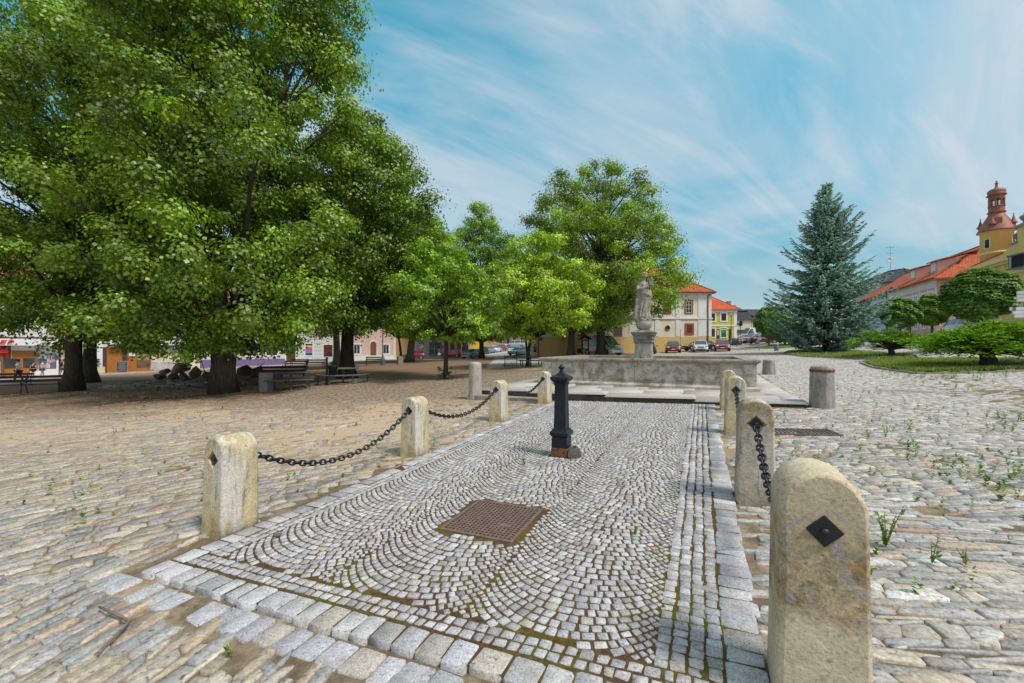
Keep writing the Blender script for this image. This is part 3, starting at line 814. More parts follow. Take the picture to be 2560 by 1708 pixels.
# ================================================================= iron hatch, drain grate, water pump
def hatch():
    u, v, s = HATCH; x, y = uv2(u, v)
    root = thing('manhole_cover', 'square rusty brown grid manhole cover set in the fan cobbles', 'manhole cover', (x, y, float(gz(x, y)) + float(pav_lift(np.array(u))) + 0.012), -TH)
    sl = math.atan2(float(gz(*uv2(u, v + .5)) - gz(*uv2(u, v - .5))), 1); s2 = math.atan2(float(gz(*uv2(u + .5, v)) - gz(*uv2(u - .5, v))), 1)
    root.rotation_euler = (s2, -sl, -TH)
    mt = plain('rusty_cast_iron', (0.19, 0.125, 0.105), 0.75, 0.2, 0.35, 18, 0.5)
    m = MB(); s = 0.352
    for sx in (-1, 1):
        m.box((sx * (s - 0.014), 0, -0.02), (0.028, 2 * s, 0.045)); m.box((0, sx * (s - 0.014), -0.02), (2 * s - 0.056, 0.028, 0.045))
    m.build('frame', mt, root, bevel=0.003)
    m = MB(); n = 17; step = (2 * s - 0.06) / n
    for i in range(1, n):
        p = -s + 0.03 + i * step
        m.box((p, 0, -0.009), (0.0125, 2 * s - 0.06, 0.02)); m.box((0, p, -0.010), (2 * s - 0.06, 0.0125, 0.018))
    m.box((0.17, -0.1, -0.004), (0.11, 0.045, 0.016)); m.box((-0.12, -0.06, -0.003), (0.05, 0.03, 0.012))
    m.build('grid', mt, root)
    m = MB(); m.box((0, 0, -0.034), (2 * s - 0.04, 2 * s - 0.04, 0.02)); m.build('infill', plain('hatch_dirt', (0.115, 0.08, 0.058), 0.95, 0, 0.5, 40, 0.5), root)
hatch()
def drain():
    p0, p1, p2, p3 = [ground(*q) for q in ((1932, 1071), (2046, 1073), (2078, 1098), (1946, 1092))]
    c = (p0 + p1 + p2 + p3) / 4
    root = thing('drain_grate', 'dark slotted drain grate in the slate paving right of the chain', 'drain grate', c + Vector((0, 0, 0.022)), math.atan2(p1.y - p0.y, p1.x - p0.x))
    root.rotation_euler[1] = -math.atan(0.0335)
    L, W = 0.98, 0.46; mt = plain('brown_cast_iron', (0.17, 0.125, 0.12), 0.6, 0.3, 0.3, 20, 0.3)
    m = MB()
    for sx in (-1, 1):
        m.box((sx * L / 2, 0, -0.01), (0.03, W + 0.03, 0.04)); m.box((0, sx * W / 2, -0.01), (L - 0.03, 0.03, 0.04))
    m.box((0, 0, -0.012), (0.03, W - 0.03, 0.036)); m.build('frame', mt, root)
    m = MB()
    for i in range(17):
        x = -L / 2 + 0.04 + i * (L - 0.08) / 16
        m.bar((x - 0.02, -W / 2 + 0.016, -0.006), (x + 0.02, W / 2 - 0.016, -0.006), 0.020, 0.024)
    m.build('bars', mt, root)
    m = MB(); m.box((0, 0, -0.035), (L, W, 0.01)); m.build('pit', plain('drain_dark', (0.03, 0.024, 0.022), 1), root)
drain()
def pump():
    u, v = PUMP; x, y = uv2(u, v); z = float(gz(x, y)) + 0.03
    root = thing('water_pump', 'black cast iron water post with pointed finial and rusty foot on the cobbles', 'water pump', (x, y, z), -TH)
    m = MB(); m.sqlathe([(0.118, -0.08), (0.118, 0.10), (0.112, 0.115)]); o = m.build('foot', M_RUSTY, root, bevel=0.006); 
    m = MB(); m.sqlathe([(0.112, 0.105), (0.112, 0.245), (0.104, 0.255), (0.104, 0.262), (0.118, 0.275), (0.131, 0.30), (0.133, 0.325), (0.122, 0.345), (0.108, 0.352), (0.104, 0.375)])
    m.build('base', M_IRONB, root, bevel=0.004)
    m = MB(); m.sqlathe([(0.088, 0.37), (0.083, 0.6), (0.077, 0.985), (0.086, 0.992), (0.088, 1.015), (0.080, 1.022)]); m.build('shaft', M_IRONB, root, bevel=0.004)
    m = MB(); m.sqlathe([(0.078, 1.02), (0.092, 1.03), (0.112, 1.052), (0.124, 1.062), (0.128, 1.075), (0.128, 1.100), (0.120, 1.106)]); 
    m.sqlathe([(0.120, 1.106), (0.085, 1.122), (0.050, 1.148), (0.032, 1.172), (0.026, 1.185)]); m.build('cap', M_IRONB, root, bevel=0.003)
    m = MB(); m.lathe([(0.026, 1.183), (0.030, 1.190), (0.024, 1.197), (0.022, 1.204), (0.034, 1.214), (0.044, 1.230), (0.044, 1.242), (0.034, 1.258), (0.018, 1.272), (0.007, 1.284), (0.001, 1.292)], n=16); m.build('finial', M_IRONB, root, smooth=True)
    m = MB()                                      # half round drain bowl at the right flank
    n = 14; P = []
    for (r, zz) in ((0.16, -0.03), (0.15, 0.05), (0.10, 0.125), (0.07, 0.125), (0.055, 0.05)):
        P.append([(0.118 + 0.02 + r * math.sin(PI * i / n) * 0.95, r * math.cos(PI * i / n), zz) for i in range(n + 1)])
    V = [p for q in P for p in q]; Fs = []
    for a in range(len(P) - 1):
        for i in range(n): Fs.append((a * (n + 1) + i, a * (n + 1) + i + 1, (a + 1) * (n + 1) + i + 1, (a + 1) * (n + 1) + i))
    m.add(V, Fs)
    m.build('drain_bowl', plain('worn_iron', (0.075, 0.065, 0.058), 0.8, 0.1, 0.5, 30, 0.4), root, smooth=True)
pump()

# ================================================================= fountain on its platform
def flag_sheet(name, cells, zf, thick, mat, cols):
    Q = np.array(cells); X, Y = uv2(Q[..., 0], Q[..., 1]); n = len(Q)
    zt = zf(X, Y)
    top = (zt - gz(X, Y)).mean(1)
    return stone_object(name, [stones(np.stack([X, Y], -1)[:, ::-1], top + RG.normal(0, 0.003, n), np.full(n, thick), cols, 1, cut=0.03, bevel=0.02, jit=0.008, tilt=0.0)], mat)
def plat_z(x, y): return np.maximum(0.385, gz(x, y) + 0.03)
def platform():
    cells = []; u = PLAT_U0 - 0.03
    us = [PLAT_U0 - 0.04, PLAT_U0 + 0.44, PLAT_U0 + 1.15, PLAT_U0 + 1.8, 13.4, 14.6, 15.8, 17.0, 18.2, 19.3, PLAT_U1]
    for i in range(len(us) - 1):
        v = PLAT_V0 - 0.02
        while v < PLAT_V1 - 0.2:
            l = rnd.uniform(0.8, 1.35) if i else rnd.uniform(1.5, 2.3)
            v1 = min(v + l, PLAT_V1)
            if PLAT_V1 - v1 < 0.3: v1 = PLAT_V1
            if not (13.3 < us[i] < 18 and v > -4.7 and v1 < 1.2): cells.append([(us[i] + .004, v + .005), (us[i + 1] - .004, v + .005), (us[i + 1] - .004, v1 - .005), (us[i] + .004, v1 - .005)])
            v = v1
    n = len(cells)
    flag_sheet('platform_paving', cells, plat_z, 0.055, M_FLAG, tones(n, [(0.46, 0.435, 0.39), (0.40, 0.38, 0.35), (0.48, 0.41, 0.35), (0.44, 0.43, 0.41)], [3, 3, 1.2, 2], 0.07))
    # riser stones under the nosing, and the lower step on the left
    m = MB()
    v = PLAT_V0 + 0.02
    while v < PLAT_V1 - 0.05:
        v1 = min(v + rnd.uniform(0.9, 1.7), PLAT_V1 - 0.02)
        a = Vector((*uv2(PLAT_U0 + 0.10, v + 0.004), 0)); b = Vector((*uv2(PLAT_U0 + 0.10, v1 - 0.004), 0))
        a.z = b.z = 0.085; m.bar(a, b, 0.20, 0.48); v = v1
    for v_ in (PLAT_V0 + 0.10, PLAT_V1 - 0.10):
        a = Vector((*uv2(PLAT_U0 + 0.21, v_), 0.06)); b = Vector((*uv2(PLAT_U1 - 0.02, v_), 0.06)); m.bar(a, b, 0.2, 0.40)
    o = m.build('platform_riser', sandstone('step_stone', (0.13, 0.11, 0.08), (0.075, 0.062, 0.048), grey=(0.06, 0.055, 0.045), greyk=0.5, rustk=0.2), bevel=0.012); o['kind'] = 'structure'
    m = MB()
    for v0, v1 in ((-6.45, -5.2), (-5.19, -4.08)):
        a = Vector((*uv2(PLAT_U0 - 0.17, v0), 0.06)); b = Vector((*uv2(PLAT_U0 - 0.17, v1), 0.06)); m.bar(a, b, 0.34, 0.26)
    a = Vector((*uv2(PLAT_U0 + 0.0, -6.33), 0.05)); b = Vector((*uv2(PLAT_U1, -6.33), 0.12)); m.bar(a, b, 0.3, 0.26)
    o = m.build('lower_step', sandstone('step_stone_pale', (0.36, 0.32, 0.26), (0.26, 0.23, 0.18), grey=(0.12, 0.11, 0.09), greyk=0.6, rustk=0.2), bevel=0.015); o['kind'] = 'structure'
platform()
def blotchy(name):
    t = NT(name); v = t.co(); vz = t.co((1, 1, 0.35))
    fine = t.noise(v, 40, 6, 0.7); pat = t.noise(v, 2.3, 9, 0.70, 0.6); pat2 = t.noise(v, 3.4, 6, 0.65, 0.5); st = t.noise(vz, 3.2, 6, 0.7)
    b = t.mix(t.ramp(pat, [(0.40, 0), (0.58, 1)]), (0.30, 0.26, 0.19), (0.52, 0.49, 0.44))
    b = t.mix(t.math('MULTIPLY', t.ramp(pat2, [(0.52, 0), (0.62, 1)]), 0.65), b, (0.17, 0.145, 0.11))
    b = t.mix(t.math('MULTIPLY', t.ramp(st, [(0.55, 0), (0.72, 1)]), 0.5), b, (0.085, 0.075, 0.06))
    b = t.mix(t.math('MULTIPLY', t.ramp(t.noise(vz, 1.5, 3), [(0.62, 0), (0.68, 1)]), 0.6), b, (0.40, 0.27, 0.19))
    b = t.mix(1.0, b, t.ramp(fine, [(0.25, 0.75), (0.75, 1.2)]), 'MULTIPLY')
    t.base(b).set(rough=0.93, spec=0.15); t.bump(t.math('ADD', fine, pat2), 0.5, 0.02); return t.m
M_BLOT = blotchy('stained_fountain_stone')
M_RIM = sandstone('fountain_rim_stone', (0.40, 0.36, 0.29), (0.29, 0.255, 0.20), grey=(0.14, 0.125, 0.10), greyk=0.5, rustk=0.1, scale=0.7)
FU0, FU1, FV0, FV1 = 13.22, 18.75, -5.0, 1.42
def ring_prof(m, prof, u0, u1, v0, v1, base):
    """sweep an (outset, z) profile round the rectangle; prof is closed"""
    n = len(prof); P = []
    for cu, cv, su, sv in ((u0, v0, -1, -1), (u0, v1, -1, 1), (u1, v1, 1, 1), (u1, v0, 1, -1)):
        for o, z in prof: P.append((*uv2(cu + su * o, cv + sv * o), base + z))
    Fs = []
    for k in range(4):
        for i in range(n): Fs.append((k * n + i, k * n + (i + 1) % n, ((k + 1) % 4) * n + (i + 1) % n, ((k + 1) % 4) * n + i))
    m.add(P, Fs)
def fountain():
    B = 0.38
    x, y = uv2(16, -1.8)
    root = thing('fountain', 'long rectangular stone fountain basin with stained front wall and central pedestal', 'fountain', (0, 0, 0))
    m = MB(); ring_prof(m, [(0.085, -0.30), (0.085, 0.08), (0.06, 0.10), (0.02, 0.13), (0.0, 0.14), (-0.26, 0.14), (-0.26, -0.30)], FU0, FU1, FV0, FV1, B); o = m.build('plinth', M_BLOT, root, bevel=0.008)
    m = MB(); ring_prof(m, [(0.0, 0.135), (0.0, 0.80), (-0.26, 0.80), (-0.26, 0.135)], FU0, FU1, FV0, FV1, B); m.build('wall', M_BLOT, root)
    m = MB(); ring_prof(m, [(0.005, 0.765), (0.03, 0.78), (0.05, 0.80), (0.085, 0.815), (0.10, 0.845), (0.098, 0.88), (0.08, 0.905), (0.05, 0.893), (-0.27, 0.890), (-0.29, 0.90), (-0.29, 0.80), (-0.26, 0.765)], FU0, FU1, FV0, FV1, B); m.build('rim', M_RIM, root, bevel=0.006)
    L = lambda v: Vector((*uv2(FU0, v), 0))
    nrm = Vector((-SU, -CU, 0))
    m = MB()                                        # sunk panel border: thin raised rails and corner pilasters
    for z, hgt in ((0.70, 0.035), (0.25, 0.02)):
        a = L(FV0 + 0.34) + nrm * 0.008; b = L(FV1 - 0.34) + nrm * 0.008; a.z = b.z = B + z; m.bar(a, b, 0.024, hgt)
    m.build('panel_rail', M_BLOT, root)
    for v0, v1 in ((FV0 + 0.02, FV0 + 0.32), (FV1 - 0.32, FV1 - 0.02)):
        m = MB(); a = L((v0 + v1) / 2) + nrm * 0.008; b = a.copy(); a.z = B + 0.145; b.z = B + 0.762; m.bar(a, b, v1 - v0, 0.03, up=nrm); m.build('pilaster', M_BLOT, root, bevel=0.004)
    for v_ in (-3.55, -1.9, -0.35):                  # butt joints of the wall slabs
        m = MB(); a = L(v_) + nrm * 0.002; b = a.copy(); a.z = B + 0.15; b.z = B + 0.76; m.bar(a, b, 0.008, 0.01, up=nrm); m.build('joint', plain('mortar_dark', (0.09, 0.075, 0.055), 1), root)
    md = MB(); c = L(-1.86); c.z = B + 0.475
    path = [c + nrm * 0.006 + Vector((CU, -SU, 0)) * 0.21 * math.cos(a) + Vector((0, 0, 1)) * 0.21 * math.sin(a) for a in np.linspace(0, 2 * PI, 33)]
    md.tube(path, 0.013, 6, cap=False); md.build('medallion', M_BLOT, root, smooth=True)
    m = MB(); m.slab([uv2(FU0 + 0.2, FV0 + 0.2), uv2(FU0 + 0.2, FV1 - 0.2), uv2(FU1 - 0.2, FV1 - 0.2), uv2(FU1 - 0.2, FV0 + 0.2)], B - 0.2, B + 0.10); m.build('basin_floor', M_RIM, root)
    # pedestal
    px, py = uv2(15.95, -1.95)
    pm = sandstone('pedestal_stone', (0.45, 0.43, 0.38), (0.38, 0.35, 0.30), grey=(0.20, 0.20, 0.18), greyk=0.6, rustk=0.1, streak=True)
    m = MB(); m.sqlathe([(0.36, B - 0.1), (0.36, B + 0.32), (0.32, B + 0.36), (0.30, B + 0.40), (0.295, 1.78)], (px, py, 0), -TH); ped = m.build('pedestal', pm, root, bevel=0.012)
    m = MB(); m.sqlathe([(0.296, 1.775), (0.31, 1.80), (0.335, 1.815), (0.335, 1.85), (0.325, 1.865), (0.33, 1.93), (0.355, 1.94), (0.355, 1.965), (0.34, 1.98), (0.34, 2.02), (0.36, 2.06), (0.40, 2.10), (0.405, 2.15), (0.425, 2.165), (0.425, 2.205), (0.40, 2.22), (0.27, 2.245), (0.265, 2.275), (0.25, 2.285)], (px, py, 0), -TH)
    m.build('cornice', sandstone('cornice_stone', (0.28, 0.28, 0.25), (0.20, 0.205, 0.18), grey=(0.10, 0.10, 0.09), greyk=0.7, rustk=0.05), ped, bevel=0.006)
    m = MB(); m.lathe([(0.15, 2.28), (0.17, 2.30), (0.23, 2.345), (0.275, 2.42), (0.292, 2.51), (0.292, 2.57), (0.28, 2.60), (0.10, 2.605)], (px, py, 0), 28); m.build('globe', pm, ped, smooth=True)
    m = MB(); n_ = 12
    path = [Vector((px, py, 0)) + nrm * (0.315) + Vector((CU, -SU, 0)) * 0.24 * math.cos(a) + Vector((0, 0, B + 0.62 + 0.24 * math.sin(a))) for a in np.linspace(0.05, PI - 0.05, 13)]
    m.tube(path, 0.045, 8); m.build('shell_niche', pm, ped, smooth=True)
    hd = Vector((px, py, 0)) + nrm * 0.36
    m = MB(); m.sphere((hd.x, hd.y, B + 0.76), (0.095, 0.095, 0.11), 12, 8); m.sphere((hd.x + nrm.x * .07, hd.y + nrm.y * .07, B + 0.74), 0.035, 8, 6)
    for s in (-1, 1): m.sphere((hd.x + nrm.x * .07 + CU * s * .04, hd.y + nrm.y * .07 - SU * s * .04, B + 0.79), 0.024, 8, 6)
    a = hd + nrm * 0.05; b = hd + nrm * 0.22; a.z = B + 0.70; b.z = B + 0.675; m.cyl(a, b, 0.03, 0.026, 10); m.box((hd.x, hd.y, B + 0.875), (0.19, 0.16, 0.07), -TH)
    m.build('spout_head', plain('green_bronze', (0.16, 0.19, 0.11), 0.7, 0.2, 0.4, 20), ped, smooth=True)
    return px, py
FPX, FPY = fountain()

# ---------------------------------------------------------------- figures: one skin surface per body
def skin_mesh(verts, edges, radii, sub=1, root=0):
    me = bpy.data.meshes.new('skin'); me.from_pydata([tuple(v) for v in verts], edges, [])
    o = bpy.data.objects.new('skin', me); COL.objects.link(o)
    md = o.modifiers.new('s', 'SKIN'); md.use_smooth_shade = True
    for i, r in enumerate(radii):
        sv = me.skin_vertices[0].data[i]; rr = r if hasattr(r, '__len__') else (r, r); sv.radius = rr; sv.use_root = (i == root)
    if sub: ss = o.modifiers.new('d', 'SUBSURF'); ss.levels = sub; ss.render_levels = sub
    dg = bpy.context.evaluated_depsgraph_get(); dg.update()
    out = bpy.data.meshes.new_from_object(o.evaluated_get(dg))
    bpy.data.objects.remove(o); bpy.data.meshes.remove(me)
    return out
def mesh_arrays(me, mat=None):
    V = [tuple(mat @ v.co) if mat else tuple(v.co) for v in me.vertices]
    return V, [tuple(p.vertices) for p in me.polygons]
def remeshed(mb, voxel, smooth=3):
    me = mb.mesh('tmp', [], False); o = bpy.data.objects.new('tmp', me); COL.objects.link(o)
    r = o.modifiers.new('r', 'REMESH'); r.mode = 'VOXEL'; r.voxel_size = voxel; r.use_smooth_shade = True
    s = o.modifiers.new('s', 'SMOOTH'); s.iterations = smooth; s.factor = 0.5
    dg = bpy.context.evaluated_depsgraph_get(); dg.update()
    out = bpy.data.meshes.new_from_object(o.evaluated_get(dg)); bpy.data.objects.remove(o); bpy.data.meshes.remove(me)
    out.materials.clear()
    return out
def statue():
    root = thing('saint_statue', 'weathered stone statue of a robed saint with a gilt halo on the fountain pedestal', 'statue', (FPX, FPY, 2.60), rad(-8))
    mt = sandstone('statue_stone', (0.42, 0.39, 0.33), (0.31, 0.285, 0.24), grey=(0.13, 0.12, 0.105), greyk=0.65, rustk=0.12, scale=2.2)
    m = MB()
    # robe: stacked oval sections, hip swung to the right, pleats running down to the hem
    Z = [0.06, 0.10, 0.2, 0.32, 0.46, 0.60, 0.74, 0.88, 1.00, 1.10, 1.20, 1.30, 1.40, 1.48, 1.53]
    CXs = [-0.05, -0.05, -0.05, -0.04, -0.02, 0.0, 0.02, 0.03, 0.03, 0.02, 0.0, -0.02, -0.03, -0.03, -0.03]
    RX = [0.27, 0.29, 0.27, 0.25, 0.245, 0.24, 0.235, 0.235, 0.23, 0.22, 0.215, 0.215, 0.20, 0.14, 0.07]
    RY = [0.22, 0.23, 0.22, 0.21, 0.20, 0.20, 0.20, 0.20, 0.19, 0.18, 0.17, 0.165, 0.15, 0.11, 0.065]
    n = 48; P = []
    for z, cx, rx, ry in zip(Z, CXs, RX, RY):
        fold = max(0.0, 1 - z / 1.15)
        for k in range(n):
            a = 2 * PI * k / n
            f = 1 + fold * (0.17 * math.sin(9 * a + 2.5 * z) + 0.09 * math.sin(17 * a - 4 * z)) + 0.05 * math.sin(7 * a + 9 * z)
            knee = 0.09 * math.exp(-((z - 0.72) / 0.2) ** 2) * max(0, math.cos(a + 1.1)) ** 3
            P.append((cx + rx * (f + knee) * math.cos(a), ry * (f + knee * 1.2) * math.sin(a), z))
    Fs = [(i * n + k, i * n + (k + 1) % n, (i + 1) * n + (k + 1) % n, (i + 1) * n + k) for i in range(len(Z) - 1) for k in range(n)]
    Fs += [tuple(range(n - 1, -1, -1)), tuple((len(Z) - 1) * n + k for k in range(n))]; m.add(P, Fs)
    m.lathe([(0.27, -0.01), (0.29, 0.02), (0.28, 0.07), (0.2, 0.08)], n=24)
    # mantle swags wound about the waist and over the arm, and the long fall at the left
    for dz, r0, amp in ((0.0, 0.052, 0.0), (0.075, 0.048, 0.4), (0.15, 0.045, 0.8), (0.22, 0.036, 1.2)):
        pt = []
        for i in range(19):
            a = -PI * 0.95 + 1.9 * PI * i / 18
            pt.append((0.02 + 0.235 * math.cos(a), 0.205 * math.sin(a), 0.98 + dz * 0.8 + 0.10 * math.cos(a + 2.6) + 0.012 * math.sin(7 * a + amp)))
        m.tube(pt, [r0 * (0.7 + 0.4 * math.sin(PI * i / 18)) for i in range(19)], 8)
    for k in range(5):
        x0 = -0.27 + 0.035 * k
        m.tube([(x0 + 0.06, -0.06 - 0.03 * k, 1.32 - 0.08 * k), (x0 - 0.01, -0.10, 0.85), (x0 - 0.06, -0.11 + .02 * k, 0.35), (x0 - 0.07 + 0.02 * k, -0.09, 0.12)], [0.03, 0.045, 0.05, 0.055], 8)
    for k in range(4):
        m.tube([(0.05 + 0.05 * k, -0.19, 0.9 - 0.08 * k), (-0.02 + 0.04 * k, -0.22, 0.55), (-0.12 + 0.03 * k, -0.22, 0.16)], [0.018, 0.028, 0.032], 7)
    # head bowed to the right over a crucifix held in the folded arms
    sk = [(-0.03, 0, 1.36), (-0.025, -0.005, 1.55), (-0.005, -0.02, 1.66), (0.02, -0.035, 1.78), (0.03, -0.04, 1.86)]
    me = skin_mesh(sk, [(0, 1), (1, 2), (2, 3), (3, 4)], [0.12, 0.065, 0.075, 0.105, 0.085], 2); m.add(*mesh_arrays(me))
    m.sphere((0.065, -0.115, 1.765), (0.02, 0.035, 0.022), 8, 6)                                  # nose
    m.sphere((0.04, -0.105, 1.70), (0.06, 0.045, 0.06), 10, 6)                                   # beard
    for s in (-1, 1): m.sphere((0.03 + s * 0.035, -0.125, 1.795), (0.016, 0.012, 0.012), 8, 5)
    for k in range(16):
        a = 2 * PI * k / 16; m.sphere((0.01 + 0.095 * math.cos(a), -0.01 + 0.095 * math.sin(a), 1.80 + 0.03 * math.sin(5 * a)), 0.034, 7, 5)
    for k in range(6): m.sphere((-0.06 + 0.012 * k, 0.045, 1.58 + 0.05 * k), 0.042, 7, 5)
    def arm(pts, rr): m.add(*mesh_arrays(skin_mesh(pts, [(i, i + 1) for i in range(len(pts) - 1)], rr, 2)))
    arm([(-0.20, -0.02, 1.40), (-0.235, -0.10, 1.18), (-0.08, -0.23, 1.22), (0.10, -0.235, 1.33)], [0.085, 0.085, 0.07, 0.045])
    arm([(0.15, -0.02, 1.40), (0.27, -0.06, 1.26), (0.26, -0.17, 1.33), (0.16, -0.24, 1.46)], [0.085, 0.085, 0.068, 0.042])
    for hx, hy, hz, dx, dz_ in ((0.12, -0.25, 1.345, 0.05, 0.012), (0.155, -0.25, 1.475, -0.012, 0.045)):
        for k in range(4):
            m.tube([(hx, hy - 0.012 + 0.004 * k, hz - 0.026 + 0.018 * k), (hx + dx * .7, hy - 0.03, hz - 0.026 + 0.018 * k + dz_ * .7), (hx + dx, hy - 0.012, hz - 0.02 + 0.016 * k + dz_)], [0.013, 0.012, 0.009], 6)
        m.tube([(hx - dx * .2, hy - .01, hz + .02), (hx + dx * .3, hy - .045, hz + .045)], [0.013, 0.009], 6)
    m.bar((0.20, -0.21, 1.22), (0.235, -0.215, 1.62), 0.045, 0.035); m.bar((0.13, -0.2, 1.53), (0.32, -0.22, 1.52), 0.04, 0.035); m.sphere((0.225, -0.24, 1.57), 0.055, 8, 6)
    for s, x in ((0, -0.10), (1, 0.10)): m.sphere((x, -0.20, 0.09), (0.055, 0.11, 0.04), 10, 6)
    me = remeshed(m, 0.012, 1); me.materials.append(mt)
    link_mesh('figure', me, root)
    g = plain('gilt_metal', (0.72, 0.44, 0.06), 0.3, 0.7, 0.15)
    h = MB(); tl = rad(52)
    ctr = Vector((0.03, -0.02, 1.84)); ex = Vector((math.cos(tl), 0, math.sin(tl))); ey = Vector((0, 1, 0))
    h.tube([ctr + ex * 0.19 * math.cos(a) + ey * 0.19 * math.sin(a) for a in np.linspace(0, 2 * PI, 29)], 0.011, 6, cap=False)
    for k in range(5):
        a = 2 * PI * k / 5; p = ctr + ex * 0.19 * math.cos(a) + ey * 0.19 * math.sin(a)
        for q in range(3): b = PI * q / 3; h.bar(p - Vector((math.cos(b), 0, math.sin(b))) * 0.042, p + Vector((math.cos(b), 0, math.sin(b))) * 0.042, 0.014, 0.014)
    h.build('halo', g, root, smooth=True)
statue()
# ================================================================= trees and plants
def leaf_mat(name, trans=0.35, gloss=0.06, var=0.25):
    t = NT(name); t.n.remove(t.bsdf)
    c = t.attr()
    df = t.node('ShaderNodeBsdfDiffuse'); tr = t.node('ShaderNodeBsdfTranslucent'); gl = t.node('ShaderNodeBsdfGlossy'); gl.inputs['Roughness'].default_value = 0.45
    t.link(c, df.inputs['Color']); hv = t.node('ShaderNodeHueSaturation'); hv.inputs['Hue'].default_value = 0.485; hv.inputs['Value'].default_value = 1.25
    t.link(c, hv.inputs['Color']); t.link(hv.outputs[0], tr.inputs['Color'])
    m1 = t.node('ShaderNodeMixShader'); m1.inputs[0].default_value = trans; t.link(df.outputs[0], m1.inputs[1]); t.link(tr.outputs[0], m1.inputs[2])
    m2 = t.node('ShaderNodeMixShader'); m2.inputs[0].default_value = gloss; t.link(m1.outputs[0], m2.inputs[1]); t.link(gl.outputs[0], m2.inputs[2])
    t.link(m2.outputs[0], t.out.inputs['Surface']); return t.m
M_LEAF = leaf_mat('lime_leaf', 0.30, 0.05); M_NEEDLE = leaf_mat('conifer_needle', 0.25, 0.03)
def bark(name, c=(0.085, 0.07, 0.055)):
    t = NT(name); v = t.co((6, 6, 0.8)); n = t.noise(v, 3.0, 6, 0.7, 0.4); f = t.noise(t.co(), 3, 4)
    b = t.ramp(n, [(0.3, mul(c, 0.35)), (0.55, c), (0.75, mul(c, 1.7))])
    t.base(t.mix(t.math('MULTIPLY', t.ramp(f, [(0.5, 0), (0.7, 1)]), 0.4), b, (0.07, 0.075, 0.04))).set(rough=0.95, spec=0.1)
    t.bump(n, 1.0, 0.05); return t.m
M_BARK = bark('lime_bark', (0.085, 0.07, 0.055)); M_BARKL = bark('young_bark', (0.13, 0.115, 0.09))

def leaf_quads(P, N, size, aspect, droop_dir=None, rg=RG, fold=0.0):
    """diamond leaves at P with normals N; returns V (4n,3)"""
    n = len(P)
    N = N / np.maximum(np.linalg.norm(N, axis=1, keepdims=True), 1e-6)
    if droop_dir is None:
        a = rg.normal(0, 1, (n, 3))
    else: a = droop_dir + rg.normal(0, 0.35, (n, 3))
    a = a - (a * N).sum(1, keepdims=True) * N
    a /= np.maximum(np.linalg.norm(a, axis=1, keepdims=True), 1e-6)
    b = np.cross(N, a)
    L = (size * rg.uniform(0.65, 1.3, n))[:, None] / 2; W = L * aspect
    return np.stack([P - a * L, P + b * W - a * L * 0.15, P + a * L, P - b * W - a * L * 0.15], 1).reshape(-1, 3)
def unit(n, rg=RG):
    d = rg.normal(0, 1, (n, 3)); return d / np.linalg.norm(d, axis=1, keepdims=True)
def foliage(clumps, per, size, base, rg, flat=0.92, bract=0.10, bract_col=(0.46, 0.50, 0.075), up=0.35, hue=0.10, aspect=0.95, droop=0.55, shell=0.45):
    """clumps: list of (center, radius, tone). Leaves sit in layered, drooping sprays round each twig end"""
    Ps, Ns, Cs, Sz, Dr = [], [], [], [], []
    base = np.array(base)
    for c, r, tone in clumps:
        n = max(6, int(per * r * r))
        ns = max(3, int(4 + 5 * r))
        sd = unit(ns, rg); sd[:, 2] = np.abs(sd[:, 2]) * 0.9 - 0.25
        sp = sd * (r * rg.uniform(shell, 0.85, (ns, 1))); st_ = rg.normal(1, 0.30, ns).clip(0.4, 1.8)
        k = rg.integers(0, ns, n)
        off = rg.normal(0, 1, (n, 3)) * np.array([1, 1, 0.75]) * r * 0.30
        p = sp[k] + off
        p[:, 2] = p[:, 2] * flat - 0.12 * (off ** 2).sum(1) / r
        out = p / np.maximum(np.linalg.norm(p, axis=1, keepdims=True), 1e-6)
        nn = out * 0.85 + np.array([0, 0, up]) + rg.normal(0, 0.30, (n, 3))
        cc = base * tone * st_[k][:, None] * rg.normal(1, 0.09, (n, 1))
        cc = cc * (1 + rg.normal(0, hue, (n, 1)) * np.array([1.0, 0.1, -0.4]))
        s = np.full(n, size)
        if bract:
            bm = (rg.random(n) < bract * rg.uniform(0.3, 1.8, ns)[k]) & (p[:, 2] > -0.3 * r)
            cc[bm] = np.array(bract_col) * rg.normal(1, 0.12, (bm.sum(), 1)); s[bm] = size * 0.6
        Ps.append(p + np.array(c)); Ns.append(nn); Cs.append(cc); Sz.append(s)
        Dr.append(out * np.array([1, 1, 0]) + np.array([0, 0, -droop]))
    P, N, C, S, D = map(np.concatenate, (Ps, Ns, Cs, Sz, Dr))
    V = leaf_quads(P, N, S, aspect, D, rg)
    Fq = np.arange(len(V)).reshape(-1, 4)
    return V, Fq, np.clip(C, 0.004, 0.9)
def limb_path(a, b, rr, bend, r):
    a, b = Vector(a), Vector(b); pts = []; n = 5
    side = Vector((r.uniform(-1, 1), r.uniform(-1, 1), 0)) * bend
    for i in range(n + 1):
        t = i / n; p = a.lerp(b, t); p.z += (b - a).length * 0.10 * math.sin(PI * t); p += side * math.sin(PI * t) * (b - a).length * 0.12; pts.append(p)
    return pts
